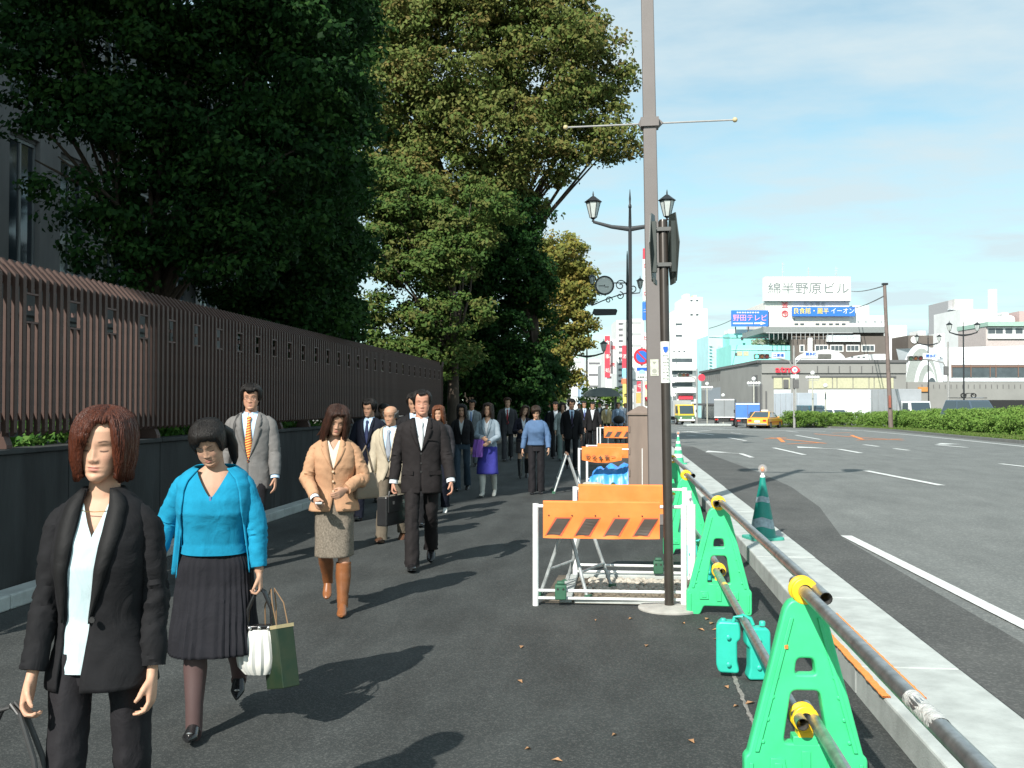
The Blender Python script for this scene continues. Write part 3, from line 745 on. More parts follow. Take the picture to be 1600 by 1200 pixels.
# ------------------------------------------------------------------ white pipe barricades with orange sheets
def barricade(name_lab, loc, rz, W, Hh, sheet, low=(.06, .12), grp='white pipe barricades round the dug up tree pits'):
    t = empty('barricade', loc, rz, name_lab, 'barricade', grp)
    for x in (0, W):
        b = MB(); b.tube([(x, 0, 0), (x, 0, Hh)], .024, 14); b.build('post', M_WPIPE, t)
    for z in (Hh-.02,) + low:
        b = MB(); b.tube([(.02, 0, z), (W-.02, 0, z)], .0145 if z > .3 else .012, 10, ref=(0, 1, 0)); b.build('rail', M_WPIPE, t)
    if sheet:
        x0, x1, drop, stripes, sag = sheet
        nx, nz = 40, 12
        def S(u, v, off=0):
            x = x0 + (x1-x0)*u; z = Hh - .0 - drop*v - sag*math.sin(pi*u)*v
            y = -.02 - .03*v*math.sin(u*7+1)*sag*6 + .008*noise.noise(Vector((u*6, v*2, loc[1])))*v*3 - off
            return (x, y, z)
        for side in (0, 1):
            s = MB(); vs = [(S(i/nx, j/nz)[0], S(i/nx, j/nz)[1] + side*(.045), S(i/nx, j/nz)[2] + (.0 if j else .012)) for j in range(nz+1) for i in range(nx+1)]
            s.add(vs, [(j*(nx+1)+i, j*(nx+1)+i+1, (j+1)*(nx+1)+i+1, (j+1)*(nx+1)+i) for j in range(nz) for i in range(nx)])
            s.build('orange_sheet', M_ORANGE, t)
        s = MB(); s.tube([(x0, 0, Hh+.004), ((x0+x1)/2, 0, Hh+.004), (x1, 0, Hh+.004)], .021, 10, ref=(0, 1, 0)); s.build('sheet_sleeve', M_ORANGE, t)
        if stripes:
            for k in range(stripes):
                u0 = (k + .12)/stripes; wd = .46/stripes; sl = .36/stripes
                def bar(grow, mm, nm, off):
                    s = MB(); v = []
                    for a in range(7):
                        vv = .42 - grow + (.48 + 2*grow)*a/6
                        sh = sl*(1 - a/6)
                        for uu in (u0 + sh - grow*.4, u0 + sh + wd + grow*.4):
                            v.append(S(min(max(uu, .012), .988), vv, off))
                    s.add(v, [(2*a, 2*a+1, 2*a+3, 2*a+2) for a in range(6)]); s.build(nm, mm, t, False)
                bar(.035, mat('stripe_outline', (.62, .12, .05), .6), 'stripe_edge', .003)
                bar(0, M_BLACKST, 'stripe', .006)
            e = MB()
            for k in range(5): 
                pz = S((k+.25)/5, .33, .004); e.lathe([(.006, 0), (.006, -.003)], pz, 8, 0, 'y')
            e.build('eyelet', M_BLACK, t)
    return t
b1 = gp(837, 946); 
def clip(t, x, z=.12):
    c = MB(); c.box(x-.045, x+.045, -.05, .05, z-.065, z+.05); c.box(x-.03, x+.03, -.03, .03, z+.05, z+.075); c.build('clip_block', mat('dark_green_clip', (.035, .12, .07), .55), t, bevel=.008)
    h = MB()
    for s in (-1, 1): h.lathe([(.009, -.051), (.009, -.052)], (x+s*.022, 0, z+.02), 8, 0, 'y')
    h.build('clip_hole', M_BLACK, t)
t = barricade('nearest white pipe barricade hung with an orange sheet with four slanted dark stripes', (b1.x, b1.y, 0), .03, 1.17, .81, (.06, .98, .27, 4, .004)); clip(t, .20)
t = barricade('white pipe barricade right behind the nearest striped one, its plain orange sheet showing above', (b1.x+.26, b1.y+1.30, 0), .0, 1.0, .84, (.03, .86, .24, 0, .01)); clip(t, .76)
b2 = gp(905, 768)
t = barricade('white barricade with a sagging orange sheet lettered in Japanese over a blue tarpaulin', (b2.x, b2.y, 0), 0, 1.15, .80, (.05, .78, .22, 0, .05)); clip(t, .62, .10)
for i, (ch, dz) in enumerate(zip('安全✚第一', (0, -.01, -.015, -.01, 0))):
    if ch == '✚':
        c = MB(); c.box(-.035, .035, -.002, .002, -.012, .012); c.box(-.012, .012, -.0021, .0021, -.035, .035); o = c.build('cross_mark', M_BLACKST, t, False); o.location = (.16 + i*.115, -.06, .64+dz)
    else: text(ch, .09, M_BLACKST, t, (.16 + i*.115, -.062, .64 + dz))
barricade('white barricade standing behind the sheet with lettering, its plain orange sheet seen above', (b2.x+.10, b2.y+1.5, 0), 0, 1.1, .80, (.2, 1.08, .25, 0, .01))
b3 = gp(938, 709)
barricade('farthest white barricade with an orange striped sheet', (b3.x, b3.y, 0), 0, 1.35, .86, (.12, 1.3, .34, 4, .01))
barricade('white barricade set lengthwise beside the farthest striped one', (b3.x-.1, b3.y+.3, 0), 1.35, 1.5, .85, None)
barricade('white barricade turned sideways closing the right side of the near tree pit', (b1.x+1.24, b1.y+.05, 0), pi/2-.05, 1.25, .81, None)

# sawhorse lying in the near pit and one standing by the second
def sawhorse(loc, rz, lab, s=1.0, tilt=0):
    t = empty('sawhorse', loc, rz, lab, 'sawhorse', 'grey steel sawhorses at the tree pits'); t.rotation_euler = (tilt, 0, rz)
    for sy in (-1, 1):
        l_ = MB()
        for x in (-.25*s, .25*s): l_.tube([(x*1.15, sy*.22*s, 0), (x*.9, 0+sy*.012, .62*s)], .016*s, 8)
        l_.tube([(-.27*s, sy*.15*s, .22*s), (.27*s, sy*.15*s, .22*s)], .013*s, 8, ref=(0, 1, 0))
        l_.build('leg_frame', mat('galvanised_legs', (.42, .45, .45), .5, metal=.4, var=.25, vscale=20), t)
        for x in (-.25*s, .25*s): f = MB(); f.cbox((x*1.15, sy*.225*s, .02), (.06*s, .05*s, .04)); f.build('foot', mat('dark_green_clip', (.035, .12, .07), .55), t)
    b = MB(); b.tube([(-.28*s, 0, .63*s), (.28*s, 0, .63*s)], .02*s, 8, ref=(0, 1, 0)); b.build('top_bar', mat('rusty_bar', (.16, .09, .06), .8, var=.3), t)
sawhorse((b1.x+.30, b1.y+.62, 0), pi/2-.35, 'grey A-frame sawhorse standing inside the nearest barricades', .98)
sw = gp(886, 768); sawhorse((sw.x, sw.y-.1, 0), pi/2+.1, 'grey A-frame sawhorse with green feet left of the lettered orange sheet', 1.12)

# dug up pit with gravel
q = MB(); q.add([(b1.x+.04, b1.y+.10, .004), (b1.x+1.3, b1.y+.10, .004), (b1.x+1.35, b1.y+1.5, .004), (b1.x+.1, b1.y+1.4, .004)], [(0, 1, 2, 3)])
tag(q.build('dug_soil', M_SOIL, None, False), kind='structure')
def stones(cx, cy, wx, wy, n, s, name, lab, mm):
    q = MB()
    for _ in range(n):
        x, y = cx + random.uniform(0, wx), cy + random.uniform(0, wy); r = s*random.uniform(.4, 1.2); a = random.random()*6
        ring = lambda rr, z: [(x + rr*math.cos(a+k*1.257)*random.uniform(.8, 1.2), y + rr*math.sin(a+k*1.257)*random.uniform(.7, 1.1), z) for k in range(5)]
        q.loft([ring(r, 0), ring(r*.95, r*.5), ring(r*.5, r*.9)], True)
    o = q.build(name, mm, None, False); return tag(o, lab, 'gravel', kind='stuff')
M_STONE = mat('pale_gravel', (.42, .39, .33), .9, var=.35, vscale=18)
stones(b1.x+.16, b1.y+.15, 1.0, .5, 420, .020, 'gravel', 'loose soil and small gravel inside the front of the near pit', mat('brown_gravel', (.16, .135, .10), .95, var=.35, vscale=16))
stones(b1.x+.40, b1.y+.60, .85, .62, 620, .026, 'gravel', 'pale broken gravel heaped inside the near tree pit', M_STONE)
pk = MB()
for (x0_, x1_, y0_, y1_) in ((.30, 1.28, .12, .22), (.18, .28, .13, 1.3), (.30, 1.3, 1.28, 1.38)):
    pk.box(b1.x+x0_, b1.x+x1_, b1.y+y0_, b1.y+y1_, -.02, .035)
o = pk.build('pit_edging', M_CONC, None, False, bevel=.008); o['kind'] = 'structure'

# crumpled blue tarpaulin heap in the second pit
nx, ny = 70, 50; v = []
for j in range(ny+1):
    for i in range(nx+1):
        u, w = i/nx, j/ny; edge = min(u, 1-u, w, 1-w)
        p = Vector((u*2.2, w*2.0, 3.1))
        h = min(1, edge*5)**.7*(.30 + .12*u) + .13*abs(noise.noise(p*1.6)) + .07*abs(noise.noise(p*3.7)) + .02*noise.noise(p*9)
        v.append((u*1.0 + .05*noise.noise(p*2), w*1.1, max(.01, h*min(1, edge*9+.1))))
q = MB(); q.add(v, [(j*(nx+1)+i, j*(nx+1)+i+1, (j+1)*(nx+1)+i+1, (j+1)*(nx+1)+i) for j in range(ny) for i in range(nx)])
o = tag(q.build('tarpaulin', mat('blue_tarp', (.045, .30, .78), .38, var=.15, vscale=4, bump=.2, bscale=20)), 'crumpled bright blue tarpaulin heaped behind the lettered orange sheet', 'tarpaulin')
o.location = (b2.x+.12, b2.y+.12, 0)
q = MB()
for k in range(5): q.ell((.05*k, .03*random.random(), .10+.02*random.random()), (.13, .10, .06), 12, 7)
o = tag(q.build('sandbag', mat('pale_sack', (.42, .40, .33), .9, var=.2, bump=.4)), 'slumped pale sack at the left edge of the blue tarpaulin', 'sack'); o.location = (b2.x+.12, b2.y+.08, 0)

# ------------------------------------------------------------------ dark sign pole in front, with round concrete foot
bp_ = gp(1046, 951)
t = empty('sign_pole', (bp_.x, bp_.y, 0), 0, 'dark brown round pole with a white route plate and two signs seen edge on', 'sign pole')
t.rotation_euler = (0, R(-.75), 0)
q = MB(); q.lathe([(.04, 0), (.0375, .03), (.036, 3.04), (.030, 3.06)], n=24); q.build('pole', M_BLACKPOLE, t)
q = MB(); q.lathe([(.245, -.01), (.245, .012), (.235, .02), (.04, .03)], n=40); q.build('foot_slab', mat('pale_concrete', (.38, .37, .34), .9, var=.15, vscale=9, bump=.2), t)
def curved_plate(z0, z1, r, a0, a1, name, m, par, off=0):
    q = MB(); n_ = 14; v = []
    for k in range(n_+1):
        a = a0 + (a1-a0)*k/n_
        v += [((r+off)*math.sin(a), -(r+off)*math.cos(a), z0), ((r+off)*math.sin(a), -(r+off)*math.cos(a), z1)]
    q.add(v, [(2*k, 2*k+2, 2*k+3, 2*k+1) for k in range(n_)]); return q.build(name, m, par)
M_BLUE = mat('sign_blue', (.02, .12, .60), .4, var=0)
M_DKTXT = mat('dark_print', (.10, .14, .12), .6, var=0)
pz = 1.77
curved_plate(pz, pz+.325, .0395, -1.25, 1.25, 'route_plate', mat('plate_white', (.78, .80, .74), .45, var=.06), t)
# crest and print on the plate
cr0 = MB(); cr0.prism([(-.017, .285), (.017, .285), (.019, .27), (.012, .245), (0, .235), (-.012, .245), (-.019, .27)], -.0435, -.0415, 'y'); cr0.build('route_crest', M_BLUE, t, False).location = (0, 0, pz)
tx = MB()
random.seed(11)
for k in range(8):
    zc = .215 - k*.026
    for x_ in (-.022, -.012, -.002, .008, .018): 
        if random.random() < .85: tx.box(x_, x_+random.uniform(.004, .008), -.0425, -.0405, zc-random.uniform(.002, .006), zc+random.uniform(.001, .005))
tx.build('small_print', M_DKTXT, t, False)['kind'] = 'stuff'
for o in t.children:
    if o.name.startswith('small_print'): o.location = (0, 0, pz)
# two angular signs on brackets, edge on
for sx in (-1, 1):
    sg = MB()
    poly = [(-.02, -.27), (.20, -.26), (.31, .02), (.20, .29), (-.02, .27), (-.14, .02)]
    sg.prism([(w_, z_) for w_, z_ in poly], -.004, .004, 'x')
    o = sg.build('sign_plate', mat('sign_back_grey', (.055, .065, .06), .45, metal=.3, var=.12), t, False); o.location = (sx*.092, -.02, 2.84); o.rotation_euler = (0, 0, sx*.16)
    sg = MB(); sg.prism([(w_*.93, z_*.93) for w_, z_ in poly], sx*.0045, sx*.006, 'x'); o2 = sg.build('sign_face', M_WHITE, o, False)
    fl = MB(); fl.box(-.006, .006, -.06, .10, -.29, -.25); fl.box(-.02*1, .02, -.04, .0, -.2, .2); o3 = fl.build('stiffener', mat('sign_back_grey', (.13, .15, .14), .45), o, False); o3.location = (-sx*.02, 0, 0)
for z_ in (2.70, 2.98):
    bk = MB(); bk.box(-.088, .088, -.05, -.04, z_-.015, z_+.015); bk.box(-.088, .088, .036, .046, z_-.015, z_+.015)
    for s in (-1, 1): bk.lathe([(.008, -.06), (.008, -.05)], (s*.06, 0, z_), 8, 0, 'y')
    bk.build('bracket', mat('galv_bracket', (.13, .13, .125), .5, metal=.5), t, False)

# ------------------------------------------------------------------ square pole with banner arms and lantern head above the frame
LM_GLASS = mat('lantern_glass', (.55, .60, .58), .25, var=.1, spec=.6)
def lantern(par, loc, s=1.0):
    e = empty('lantern', loc); e.parent = par
    q = MB()
    q.lathe([(.03*s, 0), (.05*s, .02*s), (.025*s, .06*s), (.06*s, .09*s), (.10*s, .12*s)], n=6)
    q.lathe([(.245*s, .58*s), (.27*s, .60*s), (.12*s, .71*s), (.06*s, .76*s), (.02*s, .78*s), (.025*s, .82*s), (.008*s, .92*s)], n=6)
    for k in range(6):
        a = 2*pi*k/6
        q.tube([(.10*s*math.cos(a), .10*s*math.sin(a), .12*s), (.215*s*math.cos(a), .215*s*math.sin(a), .58*s)], .012*s, 5)
    q.build('cage', M_DARKMETAL, e, False)
    g = MB(); g.lathe([(.09*s, .125*s), (.20*s, .575*s)], n=6); g.build('lantern_glass', LM_GLASS, e, False)
def lamp_post(loc, lab, H=8.4, cat='street lamp', grp='double lantern street lamps', r=.068, rz=0, span=2.25):
    t = empty('street_lamp', loc, rz, lab, cat, grp)
    q = MB(); q.lathe([(r*1.8, 0), (r*1.8, .5), (r*1.2, .6), (r, 1.2), (r*.8, H-1.3), (r*.55, H-.6), (r*.75, H-.58), (r*.75, H-.52), (r*.4, H-.45), (r*.5, H-.3), (r*.12, H)], n=14); q.build('post', M_DARKMETAL, t)
    for s in (-1, 1):
        a = MB(); a.tube([(0, 0, H-1.25), (s*span*.25, 0, H-1.17), (s*span*.5, 0, H-1.0)], [(.05, .08), (.04, .06), (.03, .045)], 8, ref=(0, 1, 0)); a.build('arm', M_DARKMETAL, t)
        lantern(t, (s*span/2, 0, H-1.0), 1.05)
    return t
t = empty('street_lamp', (.52, 13.4, 0), 0, 'tall square taupe pole with a thin banner bar, running out of the picture top', 'street lamp', None)
t.rotation_euler = (0, R(-.9), 0)
q = MB(); w0, w1 = .105, .078
q.add([(-w0, -w0, 0), (w0, -w0, 0), (w0, w0, 0), (-w0, w0, 0), (-w1, -w1, 8.0), (w1, -w1, 8.0), (w1, w1, 8.0), (-w1, w1, 8.0)], [(3,2,1,0),(4,5,6,7),(0,1,5,4),(1,2,6,5),(2,3,7,6),(3,0,4,7)])
q.build('pole', M_GREYPOLE, t, bevel=.012)
bz = 5.38
q = MB(); q.tube([(-1.12, 0, bz), (0, 0, bz), (1.12, 0, bz)], .012, 8, ref=(0, 1, 0)); q.build('banner_bar', mat('bar_grey', (.35, .35, .34), .5), t)
for s in (-1, 1):
    e = MB(); e.ell((s*1.13, 0, bz), (.035, .035, .035), 10, 7); e.build('bar_knob', mat('brass_knob', (.55, .45, .25), .4), t)
q = MB(); q.box(-.12, .12, -.12, .12, bz-.06, bz+.06); q.prism([(.12, bz-.06), (.18, bz), (.12, bz+.06)], -.03, .03); q.prism([(-.12, bz-.06), (-.15, bz), (-.12, bz+.06)], -.03, .03); q.build('bar_clamp', M_GREYPOLE, t, False)
for s in (-1, 1):
    a = MB(); a.tube([(0, 0, 7.2), (s*.55, 0, 7.25), (s*1.12, 0, 7.4)], [(.05, .07), (.04, .05), (.03, .04)], 8, ref=(0, 1, 0)); a.build('arm', M_DARKMETAL, t)
    lantern(t, (s*1.12, 0, 7.4), 1.1)
st = MB(); st.box(-.055, .055, -.1045, -.1025, 1.98, 2.20); o = st.build('notice_sticker', mat('sticker', (.55, .56, .48), .6, var=.15, vscale=30), t, False)
st = MB(); st.prism([(-.03, 2.17), (.03, 2.17), (0, 2.13)], -.1065, -.1047); st.lathe([(.032, 0), (.032, -.001)], (0, -.1048, 2.045), 12, 0, 'y'); st.box(-.035, .035, -.1065, -.1047, 1.995, 2.004); st.build('sticker_print', mat('sticker_print', (.32, .33, .28), .6), t, False)
q = MB(); q.box(.11, .17, -.02, .02, 1.38, 1.40); q.build('side_bolt', M_BLACK, t, False)

# utility cabinet
ub = gp(1004, 769)
t = empty('utility_cabinet', (ub.x-.02, ub.y+.2, 0), 0, 'tall brown metal utility cabinet with a sloping top beside the square pole', 'cabinet')
M_CAB = mat('cabinet_brown', (.215, .165, .135), .55, var=.14, vscale=2.5, bump=.05, stretch=(2, 2, .4))
q = MB(); q.box(-.235, .235, -.2, .2, .0, 1.44); q.build('cabinet_body', M_CAB, t, False, bevel=.01)
q = MB(); q.add([(-.26, -.23, 1.445), (.26, -.23, 1.445), (.26, .23, 1.445), (-.26, .23, 1.445), (-.05, -.03, 1.57), (.05, -.03, 1.57), (.05, .03, 1.57), (-.05, .03, 1.57), (-.26, -.23, 1.41), (.26, -.23, 1.41), (.26, .23, 1.41), (-.26, .23, 1.41)],
     [(4,5,6,7),(0,1,5,4),(1,2,6,5),(2,3,7,6),(3,0,4,7),(11,10,9,8),(8,9,1,0),(9,10,2,1),(10,11,3,2),(11,8,0,3)]); q.build('roof', M_CAB, t, False)
q = MB(); q.box(-.20, .20, -.212, -.202, .12, 1.36); dr = q.build('door', M_CAB, t, False, bevel=.003)
q = MB(); q.box(.14, .17, -.225, -.2125, .75, .9); q.build('handle', M_BLACK, dr, False)
for z_ in (.35, .75, 1.15):
    q = MB(); q.lathe([(.012, -.06), (.012, .06)], (-.215, -.21, z_), 8, 0, 'z'); q.build('hinge', M_CAB, t, False)

# lamps up the street
lp = at(985, 600, 31.0); lamp_post((lp.x, lp.y, 0), 'double lantern street lamp standing just left of the square pole', 8.35, span=2.3)
for (px, py, D, lab) in [(917, 528, 66, 'double lantern lamp seen past the yellowing tree'), (1505, 500, 80, 'double lantern lamp behind the hedge at the right'), (1450, 520, 100, 'double lantern lamp in front of the arched hall')]:
    pt = at(px, py, D); lamp_post((pt.x, pt.y, 0), lab, pt.z, rz=YAW)
# ornate clock post
ck = at(980, 392, 40)
t = empty('clock_post', (ck.x, ck.y, 0), YAW, 'slim post with an ornate scroll bracket holding a round white clock and lanterns', 'clock')
H = ck.z
q = MB(); q.lathe([(.10, 0), (.10, .8), (.055, .9), (.045, H-1.3), (.03, H-.2), (.01, H)], n=12); q.build('post', M_DARKMETAL, t)
cz = at(945, 446, 40).z; cx = -.92
fc = MB(); fc.lathe([(.33, -.05), (.33, .05)], (cx, 0, cz), 32, 0, 'y'); fc.build('clock_face', mat('clock_white', (.80, .82, .78), .4, var=0), t)
fc = MB(); 
rg = [(.33, -.07), (.39, -.07), (.39, .07), (.33, .07)]
fc.lathe(rg, (cx, 0, cz), 32, 0, 'y', cap=False); fc.build('clock_rim', M_DARKMETAL, t)
hd = MB(); hd.box(cx-.02, cx+.02, -.06, -.055, cz-.02, cz+.02); hd.box(cx-.25, cx, -.06, -.055, cz-.035, cz-.01); hd.box(cx+.0, cx+.17, -.0605, -.0555, cz-.08, cz-.055); hd.build('clock_hand', M_BLACK, t, False)
sc_ = MB()
def spiral(c, r0, turns, a0, sgn=1, th=.022):
    pts = [(c[0] + r0*(1-k/34)*math.cos(a0+sgn*turns*2*pi*k/30), 0, c[1] + r0*(1-k/34)*math.sin(a0+sgn*turns*2*pi*k/30)) for k in range(31)]
    sc_.tube(pts, th, 6, ref=(0, 1, 0))
spiral((-.28, cz+.0), .24, 1.4, 0); spiral((-.30, cz-.42), .17, 1.3, pi/2, -1); spiral((.22, cz-.12), .20, 1.2, pi); spiral((-.75, cz-.60), .16, 1.2, 0); spiral((-1.42, cz-.72), .10, 1.3, pi/2)
sc_.tube([(0, 0, cz-.30), (-.5, 0, cz-.44), (-1.0, 0, cz-.62), (-1.45, 0, cz-.82)], .025, 6, ref=(0, 1, 0)); sc_.tube([(0, 0, cz+.1), (-.6, 0, cz+.1)], .025, 6, ref=(0, 1, 0)); sc_.tube([(0, 0, cz-.35), (.5, 0, cz-.3), (.52, 0, cz-.2)], .022, 6, ref=(0, 1, 0))
sc_.build('scroll_bracket', M_DARKMETAL, t)
lantern(t, (.52, 0, cz-.18), .62); lantern(t, (-1.42, 0, cz-.02), .6)
nb = MB(); nb.prism([(-1.42, cz-1.12), (-1.36, cz-.95), (-.45, cz-.95), (-.40, cz-1.02), (-.46, cz-1.2), (-1.30, cz-1.22)], -.03, .03); nb.build('name_board', M_DARKMETAL, t, False)
# no parking sign with plate
sp = at(1003, 557, 36)
t = empty('no_parking_sign', (sp.x, sp.y, 0), YAW, 'round blue no-parking sign with red rim above a white and blue plate', 'road sign')
q = MB(); q.lathe([(.035, 0), (.035, sp.z+.35)], (0, .06, 0), 10); q.build('post', mat('sign_post_grey', (.3, .3, .3), .5), t)
q = MB(); q.lathe([(.29, 0), (.30, .01), (.29, .015)], (0, 0, sp.z), 36, 0, 'y'); q.build('sign_disc', mat('sign_red', (.55, .03, .05), .4, var=0), t)
q = MB(); q.lathe([(.21, -.006), (.21, -.002)], (0, 0, sp.z), 32, 0, 'y'); q.build('blue_face', mat('no_park_blue', (.03, .16, .62), .4, var=0), t)
q = MB(); q.add([(-.155+.02, -.009, .155+.02), (-.155-.02, -.009, .155-.02), (.155-.02, -.009, -.155-.02), (.155+.02, -.009, -.155+.02)], [(0, 1, 2, 3)]); o = q.build('red_bar', mat('sign_red', (.55, .03, .05), .4, var=0), t, False); o.location = (0, 0, sp.z)
q = MB(); q.box(-.22, .22, -.0, .012, sp.z-.85, sp.z-.36); q.build('plate', M_WHITE, t, False)
q = MB(); q.box(-.19, .19, -.006, -.001, sp.z-.52, sp.z-.40); q.build('plate_band', M_BLUE, t, False)
q = MB(); q.prism([(.13*math.cos(a), sp.z-.62+.14*math.sin(a)) for a in [pi*k/12 for k in range(13)]] + [(-.07, sp.z-.62), (0, sp.z-.55), (.07, sp.z-.62)][0:1] + [(.07, sp.z-.62)], -.009, -.0065); q.build('arch_mark', mat('light_blue', (.35, .6, .85), .5, var=0), t, False)
text('駐車禁止', .085, M_DKTXT, t, (0, -.004, sp.z-.76))
for o, nm in []: pass
# bus shelter
bs = at(940, 613, 58)
t = empty('bus_shelter', (bs.x, bs.y, 0), YAW, 'small bus shelter with a dark domed roof past the crowd', 'bus shelter')
zt = bs.z - .1
q = MB(); prof = [(1.0*math.cos(a), .52*math.sin(a)) for a in [pi*k/14 for k in range(15)]]
q.prism([(x, zt + z - .15) for x, z in prof], -.8, 1.6); q.build('roof', mat('shelter_roof', (.12, .14, .14), .35, metal=.3), t)
for x in (.78,):
    for y_ in (-.6, 1.4):
        q = MB(); q.tube([(x, y_, 0), (x, y_, zt)], .05, 8); q.build('post', M_DARKMETAL, t)
q = MB(); q.box(.70, .74, -.55, 1.35, .3, 2.0); q.build('glass_panel', mat('shelter_glass', (.10, .14, .16), .1), t, False)
sh = [(bs.x-.2+random.uniform(-1.2, 1.2), bs.y+6+random.uniform(-1, 1), random.uniform(.4, 2.6)) for _ in range(90)]
tg = empty('shrub', (bs.x, bs.y+6, 0), 0, 'leafy green shrub seen through the bus shelter', 'shrub')
link('foliage', leaves_mesh('foliage', [(a-bs.x, b-bs.y-6, c) for a, b, c in sh], [.4]*90, 24, .10, HG), tg)

# fallen leaves and litter on the sidewalk
q = MB(); random.seed(3)
for px, py in [(815, 1012), (812, 1066), (825, 1172), (1120, 985), (1125, 1015), (870, 1190), (1135, 1075), (1150, 1105), (1172, 1100), (1122, 1000), (960, 1150), (1010, 1010), (930, 970), (1080, 1160), (1105, 968), (1112, 975), (1095, 985), (1130, 995), (1068, 975), (985, 968), (1140, 1010)]:
    p = gp(px, py); a = random.random()*6; s = random.uniform(.018, .04)
    c, d = math.cos(a)*s, math.sin(a)*s
    q.add([(p.x-c, p.y-d, .004), (p.x+d*.5, p.y-c*.5, .014), (p.x+c, p.y+d, .006), (p.x-d*.5, p.y+c*.5, .016)], [(0, 1, 2), (0, 2, 3)])
tag(q.build('fallen_leaves', mat('dry_leaf', (.36, .20, .10), .85, var=.3, vscale=30), None, False), 'scattered dry brown leaves on the asphalt', 'fallen leaves', kind='stuff')
# pale crack line in the asphalt beside the barrier
ck_ = MB(); pts = [gp(px, py, .003) for px, py in [(1140, 1035), (1148, 1058), (1158, 1085), (1170, 1115), (1180, 1140), (1186, 1165), (1200, 1200)]]; v = []
for i in range(len(pts)-1):
    for k in range(8):
        p = pts[i].lerp(pts[i+1], k/8); w = .006 + .007*random.random(); o_ = .012*noise.noise(p*14)
        v += [(p.x-w+o_, p.y, .003), (p.x+w+o_, p.y, .003)]
ck_.add(v, [(2*k, 2*k+1, 2*k+3, 2*k+2) for k in range(len(v)//2-1)]); o = ck_.build('asphalt_crack', mat('crack_grit', (.22, .21, .19), .95, var=.4, vscale=60), None, False); o['kind'] = 'structure'
